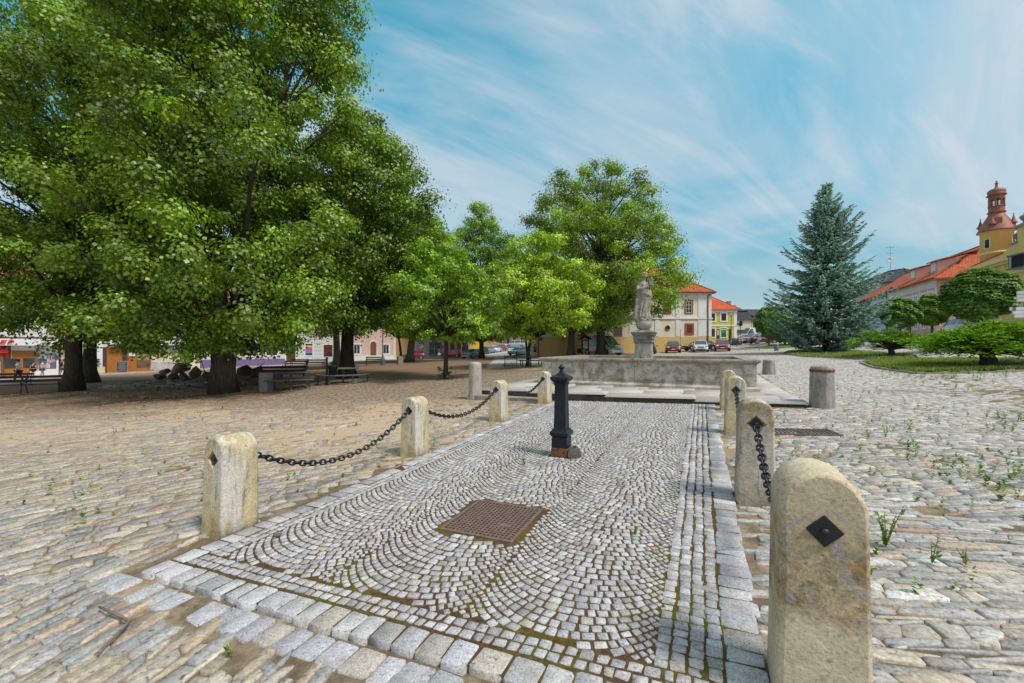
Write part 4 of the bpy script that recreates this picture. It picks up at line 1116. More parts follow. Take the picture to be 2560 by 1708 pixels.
def broadleaf(label, X=None, Yb=None, pos=None, trunk_r=0.4, height=18, env=None, fork=4.0, nclump=150, crad=(0.8, 1.35), per=240, leaf=0.15, base=(0.143, 0.251, 0.016),
              seed=1, group='lime trees of the square', name='lime_tree', squash=(1, 1), offset=(0, 0), bract=0.10, flare=1.7, lean=(0, 0), tone=(0.62, 1.42), limbs=True, barkm=None, trunks=None,
              shellk=0.62, up=0.35, flat=0.92, irregular=0.22, extra=None, shoots=0, hue=0.10, sink=0.15):
    p = ground(X, Yb) if pos is None else Vector((pos[0], pos[1], float(gz(pos[0], pos[1]))))
    rg = np.random.default_rng(seed); r = random.Random(seed)
    root = thing(name, label, 'tree', p, 0, group)
    hs = np.array([e[0] for e in env]); rs = np.array([e[1] for e in env])
    cl = []; tries = 0
    # sample the crown envelope, denser toward its skin, with lobes and hollows
    ph = rg.uniform(0, 6.28, 6)
    zc = np.linspace(hs[0], hs[-1], 200); wz = np.interp(zc, hs, rs) + 0.15; wz = wz / wz.sum()
    while len(cl) < nclump and tries < nclump * 30:
        tries += 1
        h = rg.choice(zc, p=wz) + rg.uniform(-.1, .1); a = rg.uniform(0, 2 * PI)
        lob = 1 + irregular * (0.6 * math.sin(3 * a + ph[0] + h * 0.5) + 0.5 * math.sin(5 * a + ph[1] - h * 0.9) + 0.5 * math.sin(h * 1.1 + ph[2] + 2 * a))
        R_ = float(np.interp(h, hs, rs)) * lob
        f = rg.random() ** (shellk * 0.5)
        if rg.random() < 0.22: f *= rg.uniform(0.2, 0.8)
        x, y = R_ * f * math.cos(a) * squash[0] + offset[0], R_ * f * math.sin(a) * squash[1] + offset[1]
        rad_ = rg.uniform(*crad) * (0.75 + 0.25 * min(1, R_ / 2.0))
        c = np.array([x, y, h])
        if any(np.linalg.norm(c - q[0]) < 0.42 * (rad_ + q[1]) for q in cl): continue
        cl.append((c, rad_, rg.uniform(*tone)))
    if extra: cl += [(np.array(c), rr_, tn) for c, rr_, tn in extra]
    V, Fq, C = foliage(cl, per, leaf, base, rg, bract=bract, up=up, flat=flat, hue=hue)
    np_mesh('crown', V, Fq, M_LEAF, root, col=C)
    # trunk(s) and limbs
    m = MB(); bm_ = barkm or M_BARK
    tops = []
    for (dx, dy, tr, toph, lx, ly) in (trunks or [(0, 0, trunk_r, height * 0.86, lean[0] + offset[0] * 0.6, lean[1] + offset[1] * 0.6)]):
        path = []; rr = []
        n = 14
        for i in range(n + 1):
            t = i / n; z = -sink + (toph + sink) * t
            wob = 0.25 * math.sin(2.2 * t * PI + seed) * t * min(1, toph / 12)
            path.append((dx + lx * t ** 1.3 + wob, dy + ly * t ** 1.3 + wob * 0.6, z))
            k = (1 - t) ** 0.75 * 0.96 + 0.06
            if z < 1.4: k *= 1 + (flare - 1) * max(0, (1.4 - max(z, 0)) / 1.4) ** 2.4
            rr.append(tr * k)
        m.tube(path, rr, 14); tops.append((path, rr))
    if limbs:
        for c, rad_, tn in cl:
            if r.random() < 0.3: continue
            path, rr = tops[min(range(len(tops)), key=lambda i: (tops[i][0][8][0] - c[0]) ** 2 + (tops[i][0][8][1] - c[1]) ** 2)] if len(tops) > 1 else tops[0]
            hz = max(fork * 0.9, c[2] - math.hypot(c[0], c[1]) * r.uniform(0.55, 1.0)); hz = min(hz, path[-1][2])
            i = min(range(len(path)), key=lambda k: abs(path[k][2] - hz))
            if path[i][2] < fork * 0.55: i += 1
            L = math.dist(path[i], c)
            r0 = min(rr[i] * 0.5, 0.016 + 0.009 * L * (1 + trunk_r))
            lp = limb_path(path[i], c, r0, 1.0, r)
            m.tube(lp, [r0 * (1 - 0.85 * k / 5) + 0.008 for k in range(6)], 5, cap=False)
    o = m.build('trunk', bm_, root, smooth=True)
    if shoots:
        sc_ = [(np.array([math.cos(a) * trunk_r * 1.6 + rg.normal(0, .08), math.sin(a) * trunk_r * 1.6 + rg.normal(0, .08), rg.uniform(0.15, 0.6)]), rg.uniform(.16, .28), rg.uniform(1.0, 1.5)) for a in rg.uniform(0, 2 * PI, shoots)]
        V, Fq, C = foliage(sc_, 420, 0.10, (0.075, 0.15, 0.02), rg, bract=0)
        np_mesh('basal_shoots', V, Fq, M_LEAF, root, col=C)
    return root

LG = (0.060, 0.118, 0.016)
broadleaf('huge old lime tree with drooping skirts over the rock mound', 559, 983, trunk_r=0.50, height=22, fork=3.6, nclump=360, crad=(0.75, 1.25), per=651, leaf=0.123, base=(0.152, 0.267, 0.013), seed=3,
          env=[(1.9, 2.8), (3.2, 5.0), (7.0, 5.2), (10.5, 4.9), (14, 4.8), (17, 5.1), (20, 5.0), (23, 3.0)], offset=(-0.1, 0.6), irregular=0.14, bract=0.072, flare=1.55,
          trunks=[(0, 0, 0.41, 19, -1.6, 0.5), (0.12, 0, 0.26, 17, 2.6, 0.8)],
          extra=[((-1.0, -2.0, 1.75), 0.6, 1.1), ((0.3, -2.2, 1.6), 0.6, 1.15), ((1.5, -1.8, 1.8), 0.6, 1.0), ((-2.2, -1.4, 2.1), 0.7, 1.0), ((2.9, -1.0, 2.2), 0.7, 1.0), ((0.0, -1.7, 3.4), 0.8, 1.1), ((-0.9, -1.6, 4.3), 0.8, 1.1), ((1.0, -1.7, 4.6), 0.9, 1.1), (( -1.6, -1.9, 2.9), 0.8, 1.15), ((-0.4, -2.4, 2.4), 0.75, 1.2), ((1.0, -2.2, 2.5), 0.7, 1.1), ((2.3, -1.6, 2.7), 0.8, 1.1), ((-2.8, -1.2, 3.2), 0.8, 1.0), ((3.4, -0.6, 2.9), 0.8, 0.9), ((-3.7, -0.2, 2.9), 0.7, 0.95)])
broadleaf('tall lime tree at the far left behind the slatted bench', 181, 978, trunk_r=0.34, height=20, fork=4.0, nclump=286, crad=(0.8, 1.3), per=541, leaf=0.132, base=(0.147, 0.258, 0.014), seed=8,
          env=[(2.8, 3.0), (4.2, 4.8), (8, 5.6), (12, 5.9), (16, 5.4), (19.5, 3.2), (21, 1.0)], offset=(0.3, 0.8), bract=0.066, flare=1.6)
broadleaf('dark lime tree just behind the leftmost trunk', 224, 957, trunk_r=0.37, height=17, fork=4, nclump=91, crad=(1.0, 1.5), per=260, leaf=0.170, base=(0.118, 0.211, 0.013), seed=12,
          env=[(2.6, 3.0), (5, 4.6), (10, 4.8), (15, 3.4), (18, 1)], bract=0.024)
broadleaf('lime tree with a stout dark trunk behind the round picnic table', 868, 946, trunk_r=0.38, height=17, fork=4.2, nclump=221, crad=(0.8, 1.3), per=454, leaf=0.140, base=(0.136, 0.248, 0.013), seed=17,
          env=[(3.0, 2.6), (4.6, 4.6), (8, 4.9), (11, 4.0), (13.5, 2.7), (15.5, 0.8)], offset=(0.6, 0.5), bract=0.060)
broadleaf('slimmer lime trunk half hidden behind the stout dark trunk', 842, 921, trunk_r=0.33, height=15, fork=3.6, nclump=78, crad=(1.1, 1.6), per=205, leaf=0.187, base=(0.118, 0.215, 0.013), seed=21,
          env=[(3.2, 2.8), (6, 4.8), (10, 4.6), (15, 1.4)], bract=0.018, barkm=M_BARKL, shoots=6)
broadleaf('lime tree with a leaning forked trunk beside the dark red car', 1024, 905, trunk_r=0.46, height=17, fork=5.0, nclump=210, crad=(1.1, 1.7), per=173, leaf=0.221, base=(0.160, 0.285, 0.013), seed=25,
          env=[(3.4, 5.0), (6, 7.0), (10, 7.2), (14, 6.0), (17.5, 3.8), (20, 1.2)], bract=0.030, lean=(2.0, 0), barkm=M_BARKL, trunks=[(0, 0, 0.46, 15, 2.2, 0), (-1.1, 0.3, 0.17, 9, -1.6, 0)])
broadleaf('young light green lime tree with a straight slim trunk and basal shoots', 1114, 948, trunk_r=0.125, height=6.0, fork=2.2, nclump=130, crad=(0.38, 0.62), per=911, leaf=0.106, base=(0.205, 0.370, 0.018), seed=31,
          env=[(1.75, 1.2), (2.4, 2.5), (3.8, 3.1), (5.4, 2.5), (7.2, 0.7)], bract=0.030, flare=1.25, shoots=9, tone=(0.8, 1.3), group='young trees of the square', name='young_lime_tree')
broadleaf('tall pointed lime tree beside the silver cars', 1204, 897, trunk_r=0.40, height=22, fork=3.6, nclump=270, crad=(1.0, 1.6), per=215, leaf=0.204, base=(0.162, 0.300, 0.014), seed=36,
          env=[(3.2, 3.8), (5.0, 6.4), (10, 7.0), (14, 6.2), (17, 5.2), (20, 4.0), (23, 2.4), (25.5, 0.8)], bract=0.042)
broadleaf('bright yellow green lime tree behind the left end of the fountain', 1319, 916, trunk_r=0.13, height=9.0, fork=2.2, nclump=150, crad=(0.6, 0.95), per=454, leaf=0.153, base=(0.301, 0.466, 0.016), seed=42,
          env=[(2.3, 1.8), (3.4, 3.7), (5.2, 4.2), (7.4, 3.2), (9.8, 0.9)], offset=(0.9, 0), bract=0.060, flare=1.2, tone=(0.8, 1.25), group='young trees of the square', name='young_lime_tree', barkm=M_BARK, trunks=[(0, 0, 0.14, 7, 1.0, 0), (0.1, 0, 0.10, 6, -1.0, 0)])
broadleaf('medium lime tree with a thick trunk in front of the yellow wall', 1427, 892, trunk_r=0.44, height=12, fork=3.4, nclump=78, crad=(0.9, 1.4), per=237, leaf=0.178, base=(0.173, 0.324, 0.016), seed=47,
          env=[(3.0, 2.2), (4.4, 4.0), (6.5, 4.2), (9, 2.8), (11, 1.0)], offset=(1.2, -0.6), bract=0.018, barkm=M_BARKL)
broadleaf('very large spreading lime tree behind the statue', 1503, 890, trunk_r=0.52, height=22.5, fork=5.0, nclump=299, crad=(1.1, 1.75), per=217, leaf=0.191, base=(0.178, 0.290, 0.014), seed=53,
          env=[(3.6, 4.0), (5.0, 7.6), (7.5, 9.9), (11, 10.0), (15, 8.4), (18.5, 6.6), (21.5, 4.4), (23.4, 1.6)], offset=(-0.7, 0.5), bract=0.042, irregular=0.16, shoots=0, barkm=M_BARK,
          extra=[((1.2, -1.0, 1.0), 0.9, 0.8), ((0.9, -0.9, 1.9), 0.7, 0.8)])

def ball_tree(label, X, Yb, d, cz, rx, rz, trunk_r, base, seed, leaf=0.17, n=None):
    p = at(X, Yb, d); x, y = p.x, p.y
    z = float(gz(x, y)); rg = np.random.default_rng(seed)
    root = thing('ball_maple', label, 'tree', (x, y, z), 0, 'clipped ball shaped maples')
    cz = cz - z
    N = n or int(2600 * rx * rx)
    dn = unit(N, rg); lumps = 1 + 0.05 * np.sin(dn[:, 0] * 9 + seed) * np.sin(dn[:, 1] * 8) + 0.05 * np.sin(dn[:, 2] * 11 + dn[:, 0] * 6)
    f = rg.uniform(0.80, 1.0, (N, 1)) * lumps[:, None]
    dd = dn.copy(); flatb = np.where(dd[:, 2] < 0, 0.86, 1.0)
    P = dd * f * np.array([rx, rx, rz]); P[:, 2] *= flatb
    lay = np.floor(P[:, 2] / 0.22 + rg.uniform(-0.3, 0.3, N)); P[:, 2] = P[:, 2] * 0.55 + lay * 0.22 * 0.45
    Nn = dn * 0.8 + np.array([0, 0, 0.75]) + rg.normal(0, 0.28, (N, 3))
    D = dn * np.array([1, 1, 0.2]) + np.array([0, 0, -0.55])
    V = leaf_quads(P + np.array([0, 0, cz]), Nn, np.full(N, leaf), 0.9, D, rg)
    C = np.array(base) * 1.25 * rg.normal(1, 0.16, (N, 1)) * (1 + 0.25 * np.sin(dn[:, 0] * 7 + dn[:, 2] * 9 + seed))[:, None]
    C = C * (1 + rg.normal(0, 0.1, (N, 1)) * np.array([1, .1, 0]))
    np_mesh('crown', V, np.arange(len(V)).reshape(-1, 4), M_LEAF, root, col=np.clip(C, .004, .9))
    m = MB(); m.tube([(0, 0, -0.2), (0.02, 0, (cz - rz * .6) * .5), (0, 0, cz - rz * 0.6), (0, 0, cz)], [trunk_r * 1.15, trunk_r, trunk_r, trunk_r * 0.7], 10)
    for k in range(9):
        a = 2 * PI * k / 9; m.tube([(0, 0, cz - rz * 0.66), (rx * .4 * math.cos(a), rx * .4 * math.sin(a), cz - rz * 0.25), (rx * .8 * math.cos(a), rx * .8 * math.sin(a), cz + rz * 0.25)], [trunk_r * .5, trunk_r * .3, .02], 5)
    m.build('trunk', M_BARKL, root, smooth=True)
    return root
def zpix(Y, d): return EYE + (HY - Y) / F * d
ball_tree('largest clipped ball maple at the right in front of the yellow town hall', 2450, 860, 25.5, zpix(737, 25.5), 1.82, 1.72, 0.13, (0.087, 0.188, 0.019), 61, 0.16, 15000)
ball_tree('middle clipped ball maple on a thin trunk beside the lamp post', 2330, 842, 40, zpix(776, 40), 1.40, 1.66, 0.10, (0.128, 0.247, 0.018), 62, 0.19, 9000)
ball_tree('clipped ball maple in front of the pink house, nearest the blue spruce', 2250, 842, 40, zpix(784, 40), 1.60, 1.62, 0.10, (0.108, 0.225, 0.018), 63, 0.19, 10000)
ball_tree('dark ball maple peeking out left of the spruce by the parked cars', 1922, 850, 62, zpix(806, 62), 2.0, 2.6, 0.12, (0.087, 0.188, 0.018), 64, 0.26, 6000)
ball_tree('bright ball maple partly covered by the left side of the spruce', 1962, 852, 56, zpix(812, 56), 2.5, 2.7, 0.12, (0.135, 0.262, 0.018), 65, 0.26, 8000)

def needles(pts, dirs, size, aspect, rg, cols, name, parent, upn=0.9):
    N = np.tile(np.array([0, 0, upn]), (len(pts), 1)) + rg.normal(0, 0.5, (len(pts), 3))
    N = N - (N * dirs).sum(1, keepdims=True) * dirs
    V = leaf_quads(pts, N, np.full(len(pts), size), aspect, dirs * 4, rg)
    return np_mesh(name, V, np.arange(len(V)).reshape(-1, 4), M_NEEDLE, parent, col=np.clip(cols, .004, .9))
def spruce():
    p = ground(2066, 881); rg = np.random.default_rng(71); r = random.Random(71)
    root = thing('blue_spruce', 'tall blue green spruce tree with layered upturned branches', 'tree', p)
    H = zpix(456, p.y) - p.z
    P, D, C, m = [], [], [], MB()
    m.tube([(0, 0, -0.2), (0.05, 0, H * 0.3), (0, 0.05, H * 0.65), (0, 0, H)], [0.34, 0.24, 0.13, 0.02], 10)
    z = 0.55; lvl = 0
    prof_h = [0, 0.06, 0.14, 0.25, 0.4, 0.55, 0.7, 0.85, 0.95, 1]; prof_r = [3.0, 4.0, 4.35, 4.15, 3.6, 2.85, 1.9, 1.0, 0.42, 0.12]
    while z < H - 0.15:
        t = z / H; Rm = float(np.interp(t, prof_h, prof_r)); nb = max(5, int(6 + 5 * Rm / 2.2))
        a0 = r.uniform(0, 6.28)
        for k in range(nb):
            a = a0 + 2 * PI * k / nb + r.uniform(-.25, .25); L = Rm * r.choice((r.uniform(0.55, 0.85), r.uniform(0.85, 1.22)))
            dz0 = -0.10 if t < 0.5 else 0.25
            tone = rg.uniform(0.7, 1.25)
            pts = []
            for i in range(9):
                s = i / 8; rr = L * s
                zz = z + L * (dz0 * s - 0.20 * s * (1 - s) * (1.2 if t < 0.6 else 0.3) + 0.24 * s ** 3 + (0.14 * s if t > .6 else 0))
                pts.append(Vector((math.cos(a) * rr, math.sin(a) * rr, zz)))
            m.tube(pts, [0.05 * (1 - i / 8.5) * min(1, L / 2) + 0.008 for i in range(9)], 4, cap=False)
            ta = Vector((-math.sin(a), math.cos(a), 0)); oa = Vector((math.cos(a), math.sin(a), 0))
            nt = int(12 + L * 11)
            for j in range(nt):                          # side twigs, shorter toward the tip
                s = r.uniform(0.16, 1.0); q = s * 8; i = min(int(q), 7); b = pts[i].lerp(pts[i + 1], q - i)
                sgn = r.choice((-1, 1)); tl = (0.22 + 0.34 * L * (1 - s) * 0.55) * r.uniform(0.6, 1.2)
                d = (oa * r.uniform(0.6, 1.1) + ta * sgn * r.uniform(0.25, 0.9) + Vector((0, 0, r.uniform(-0.25, 0.30)))).normalized()
                ntf = max(3, int(tl / 0.052))
                for e in range(ntf):
                    w = (e + 0.5) / ntf * tl; pp = b + d * w + Vector((0, 0, -0.16 * w * w))
                    for _ in range(2):
                        P.append(pp); dd = (d + Vector(rg.normal(0, 0.55, 3))).normalized(); D.append(dd)
                        tip = e >= ntf - 2
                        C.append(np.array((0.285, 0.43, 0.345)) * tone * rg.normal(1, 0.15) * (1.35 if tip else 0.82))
        z += 0.31 + 0.10 * (1 - t); lvl += 1
    for k in range(60):
        P.append(Vector((0, 0, H - rg.uniform(0, 0.7)))); D.append(Vector(rg.normal(0, 1, 3) + np.array([0, 0, 1.2])).normalized()); C.append(np.array((0.285, 0.43, 0.345)))
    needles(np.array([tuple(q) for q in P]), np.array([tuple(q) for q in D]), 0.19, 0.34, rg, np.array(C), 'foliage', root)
    m.build('trunk', M_BARK, root, smooth=True)
    print('spruce', len(P), H)
spruce()
def juniper(label, X, Yb, wpx, Ytop, seed, base, dx=0.0, nclump=46, tr=0.2):
    p = ground(X, Yb); rg = np.random.default_rng(seed); r = random.Random(seed)
    H = zpix(Ytop, p.y) - p.z; W = wpx * p.y / F / 2
    root = thing('spreading_juniper', label, 'shrub', p)
    P, D, C = [], [], []; m = MB()
    m.tube([(0, 0, -0.15), (0.03, 0, H * 0.2), (-0.15, 0, H * 0.42)], [tr * 1.3, tr, tr * 0.6], 9)
    for k in range(nclump):
        a = rg.uniform(0, 2 * PI); f = rg.random() ** 0.5
        cx, cy = dx + W * f * math.cos(a), W * 0.8 * f * math.sin(a)
        cz = H * (0.95 - 0.38 * f ** 2) + rg.normal(0, 0.05) - (0.22 * H if rg.random() < 0.38 else 0)
        tone = rg.uniform(0.75, 1.3); rr = rg.uniform(0.45, 0.8) * W / 2.8
        m.tube(limb_path((0, 0, H * 0.3), (cx * .7, cy * .7, cz - 0.12), 0.05, 1.0, r), [0.07, 0.055, 0.045, 0.035, 0.025, 0.012], 5, cap=False)
        oa = np.array([cx - dx, cy, 0]); oa = oa / (np.linalg.norm(oa) + 1e-6)
        for j in range(int(26 * (rr / 0.6) ** 2) + 8):          # flat fan-like sprays
            b = np.array([cx, cy, cz]) + rg.normal(0, 1, 3) * np.array([rr * .6, rr * .6, 0.07])
            d = oa * 0.9 + rg.normal(0, 0.55, 3) * np.array([1, 1, 0.25]) + np.array([0, 0, 0.16]); d /= np.linalg.norm(d)
            L = rg.uniform(0.22, 0.42); tn = tone * rg.normal(1, .12)
            for e in range(11):
                w = e / 10 * L; dd = d + rg.normal(0, 0.45, 3) * np.array([1, 1, 0.4]); dd /= np.linalg.norm(dd)
                P.append(b + d * w + np.array([0, 0, -0.25 * w * w])); D.append(dd); C.append(np.array(base) * tn * rg.normal(1, .12) * (0.85 + 0.5 * e / 10))
    needles(np.array(P), np.array(D), 0.135, 0.34, rg, np.array(C), 'foliage', root, 1.3)
    m.build('trunk', M_BARK, root, smooth=True); print('jun', len(P), H, W)
juniper('smaller flat topped juniper between the spruce and the grass bed', 2228, 893, 152, 829, 81, (0.14, 0.30, 0.016), -0.15, 64, 0.16)
juniper('large spreading juniper with a crooked dark trunk on the right grass bed', 2470, 921, 262, 812, 82, (0.16, 0.33, 0.016), 0.15, 120, 0.24)
# ================================================================= houses
M_TILE = None
def tile_mat(name, c, c2, sc_=(1, 1, 1), rows=3.2):
    t = NT(name); v = t.co()
    br = t.node('ShaderNodeTexBrick'); br.offset = 0.5
    br.inputs['Scale'].default_value = 1.0; br.inputs['Brick Width'].default_value = 0.24; br.inputs['Row Height'].default_value = 1.0 / rows; br.inputs['Mortar Size'].default_value = 0.018
    uvn = t.node('ShaderNodeUVMap'); t.link(uvn.outputs[0], br.inputs['Vector'])
    br.inputs['Color1'].default_value = (*c, 1); br.inputs['Color2'].default_value = (*c2, 1); br.inputs['Mortar'].default_value = (*mul(c, 0.45), 1)
    n = t.noise(v, 0.6, 5, 0.65)
    b = t.mix(1.0, br.outputs['Color'], t.ramp(n, [(0.3, 0.75), (0.7, 1.2)]), 'MULTIPLY')
    t.base(b).set(rough=0.85, spec=0.2)
    bp = t.node('ShaderNodeBump'); bp.inputs['Strength'].default_value = 0.8; bp.inputs['Distance'].default_value = 0.05
    t.link(br.outputs['Fac'], bp.inputs['Height']); bp.invert = True; t.link(bp.outputs['Normal'], t.bsdf.inputs['Normal']); return t.m
M_RED = tile_mat('red_roof_tile', (0.56, 0.135, 0.055), (0.42, 0.10, 0.045))
M_ORANGE = tile_mat('bright_roof_tile', (0.66, 0.13, 0.05), (0.55, 0.105, 0.04))
M_OLDRED = tile_mat('old_roof_tile', (0.46, 0.16, 0.085), (0.34, 0.115, 0.065))
M_DARKROOF = tile_mat('dark_slate_roof', (0.085, 0.09, 0.105), (0.065, 0.07, 0.082), rows=4.5)
M_WHITEP = plain('white_paint', (0.74, 0.74, 0.72), 0.7)
M_DARKWOOD = plain('dark_brown_wood', (0.075, 0.032, 0.022), 0.6, 0, 0.25)
M_OXBLOOD = plain('oxblood_frame', (0.26, 0.065, 0.05), 0.7, 0, 0.2)
M_REDSTONE = plain('red_stone_surround', (0.33, 0.11, 0.075), 0.85, 0, 0.2)
M_GLASS = glass(); M_COPPER = plain('copper_pipe', (0.33, 0.10, 0.055), 0.5, 0.2, 0.15)
M_GUTTER = plain('grey_gutter', (0.16, 0.16, 0.17), 0.5, 0.3)

def roof_quads(name, polys, mat, parent, thick=0.12):
    """roof planes given as 3-D polygons, uv = metres along the eave and up the slope"""
    V, Fs, UV = [], [], []
    for P in polys:
        P = [Vector(p) for p in P]; e = (P[1] - P[0]); e.normalize()
        nrm = (P[1] - P[0]).cross(P[-1] - P[0]).normalized()
        if nrm.z < 0: nrm = -nrm
        up = nrm.cross(e); b = len(V)
        k = len(P)
        for p in P: V.append(tuple(p))
        for p in P: V.append(tuple(p - Vector((0, 0, thick))))
        Fs.append(list(range(b, b + k))); UV.append([((p - P[0]).dot(e), (p - P[0]).dot(up)) for p in P])
        Fs.append(list(range(b + 2 * k - 1, b + k - 1, -1))); UV.append([(0, 0)] * k)
        for i in range(k):
            j = (i + 1) % k; Fs.append([b + i, b + k + i, b + k + j, b + j]); UV.append([(0, 0), (0, .1), (.1, .1), (.1, 0)])
    me = bpy.data.meshes.new(name); me.from_pydata(V, [], Fs); me.materials.append(mat)
    u = me.uv_layers.new(name='UVMap'); flat = [c for f in UV for c in f]
    for i, c in enumerate(flat): u.data[i].uv = c
    bm = bmesh.new(); bm.from_mesh(me); bmesh.ops.recalc_face_normals(bm, faces=bm.faces); bm.to_mesh(me); bm.free()
    return link_mesh(name, me, parent)
class House:
    """facade frame: s runs along the facade from p0 to p1, t goes back from the street, z up"""
    def __init__(self, name, label, p0, p1, depth, eave, wall, group=None, zb=None, cat='house'):
        self.p0 = Vector((p0[0], p0[1], 0)); d = Vector((p1[0] - p0[0], p1[1] - p0[1], 0)); self.L = d.length
        self.rz = math.atan2(d.y, d.x); self.D = depth; self.E = eave
        z = min(float(gz(*p0[:2])), float(gz(*p1[:2]))) - 0.3
        self.zb = z if zb is None else zb
        self.root = thing(name, label, cat, (p0[0], p0[1], 0), self.rz, group)
        m = MB(); m.box((self.L / 2, depth / 2, (self.zb + eave) / 2), (self.L, depth, eave - self.zb)); self.wall = m.build('wall', wall, self.root)
    def band(self, name, z0, z1, mat, out=0.03, s0=0.0, s1=None, parent=None, ends=True):
        s1 = self.L if s1 is None else s1
        m = MB(); e = out if ends else 0
        m.box(((s0 + s1) / 2, -out / 2, (z0 + z1) / 2), (s1 - s0 + 2 * e, out, z1 - z0))
        return m.build(name, mat, parent or self.root)
    def window(self, s, z, w, h, frame, glass_=None, surround=None, sw=0.14, bars=(1, 2), name='window', sill=None, recess=0.0, fr=0.06, arch=False):
        """opening: surround ring, casement frame with bars, pane set back inside it"""
        y = 0.0
        root = None
        m = MB()
        if surround is not None:
            for sx in (-1, 1): m.box((s + sx * (w / 2 + sw / 2), -0.035, z), (sw, 0.07, h))
            for sz in (-1, 1): m.box((s, -0.035, z + sz * (h / 2 + sw / 2)), (w + 2 * sw, 0.07, sw))
            root = m.build(name, surround, self.root)
        m2 = MB()
        for sx in (-1, 1): m2.box((s + sx * (w / 2 - fr / 2), -0.025, z), (fr, 0.05, h))
        for sz in (-1, 1): m2.box((s, -0.025, z + sz * (h / 2 - fr / 2)), (w - 2 * fr, 0.05, fr))
        for i in range(1, bars[0] + 1): m2.box((s - w / 2 + w * i / (bars[0] + 1), -0.022, z), (fr * .9, 0.044, h - 2 * fr))
        for i in range(1, bars[1] + 1): m2.box((s, -0.020, z - h / 2 + h * i / (bars[1] + 1)), (w - 2 * fr, 0.036, fr * .7))
        fo = m2.build('frame' if root else name, frame, root or self.root)
        p = MB(); p.box((s, -0.006, z), (w - 2 * fr, 0.012, h - 2 * fr)); p.build('pane', glass_ or M_GLASS, root or fo)
        if sill is not None:
            k = MB(); k.box((s, -0.08, z - h / 2 - sw - 0.03), (w + 2 * sw + 0.1, 0.16, 0.06)); k.build('sill', sill, root or fo)
        return root or fo
    def door(self, s, w, h, mat, surround=None, zb=None, arch=False, out=0.05, name='door', panels=True):
        z0 = float(gz(*(self.world(s))))if zb is None else zb
        m = MB()
        if arch:
            pts = [(s - w / 2, z0), (s + w / 2, z0)] + [(s + w / 2 * math.cos(a), z0 + h - w / 2 + w / 2 * math.sin(a)) for a in np.linspace(0, PI, 12)]
            m.prism(pts, -out, 0)
        else: m.box((s, -out / 2, z0 + h / 2), (w, out, h))
        o = m.build(name, mat, self.root)
        if surround is not None:
            f = MB()
            if arch:
                f.tube([(s - w / 2 - .08, -0.04, z0)] + [(s + (w / 2 + .08) * math.cos(a), -0.04, z0 + h - w / 2 + (w / 2 + .08) * math.sin(a)) for a in np.linspace(PI, 0, 14)] + [(s + w / 2 + .08, -0.04, z0)], 0.09, 6)
            else:
                for sx in (-1, 1): f.box((s + sx * (w / 2 + 0.08), -0.04, z0 + h / 2), (0.16, 0.08, h))
                f.box((s, -0.045, z0 + h + 0.08), (w + 0.36, 0.09, 0.16))
            f.build('door_surround', surround, o)
        return o
    def world(self, s): return (self.p0.x + math.cos(self.rz) * s, self.p0.y + math.sin(self.rz) * s)
    def hip(self, mat, rise, over=0.4, hip0=None, hip1=None, thick=0.14):
        """hip0/hip1: how far the ridge ends sit in from each end (0 = gable)"""
        o = over; L, D, E = self.L, self.D, self.E
        a = D / 2 if hip0 is None else hip0; b = D / 2 if hip1 is None else hip1
        A, B_, C_, D_ = (-o, -o, E), (L + o, -o, E), (L + o, D + o, E), (-o, D + o, E)
        R0, R1 = (a if a else -o, D / 2, E + rise), (L - b if b else L + o, D / 2, E + rise)
        polys = [[A, B_, R1, R0], [C_, D_, R0, R1]]
        if a: polys.append([D_, A, R0])
        if b: polys.append([B_, C_, R1])
        r = roof_quads('roof', polys, mat, self.root, thick)
        gm = MB()
        for (g, s) in ((a, 0), (b, L)):
            if not g: gm.add([(s, 0, E), (s, D, E), (s, D / 2, E + rise * D / (D + 2 * o))], [(0, 1, 2)])
        if gm.v: gm.build('gable', self.wall.data.materials[0], self.root)
        rm = MB(); rm.tube([R0, R1], 0.11, 6)
        if a: rm.tube([A, R0], 0.09, 6); rm.tube([D_, R0], 0.09, 6)
        if b: rm.tube([B_, R1], 0.09, 6); rm.tube([C_, R1], 0.09, 6)
        rm.build('ridge_tiles', mat, r)
        return r
    def chimney(self, s, t, z0, z1, w, mat, roof, d=None):
        m = MB(); m.box((s, t, (z0 + z1) / 2), (w, d or w, z1 - z0)); m.box((s, t, z1 + 0.06), (w + .12, (d or w) + .12, 0.12)); return m.build('chimney', mat, roof)
def frame_pt(X, d): return ((X - CX) / F * d, d)
def zat(Y, d): return EYE + (HY - Y) / F * d

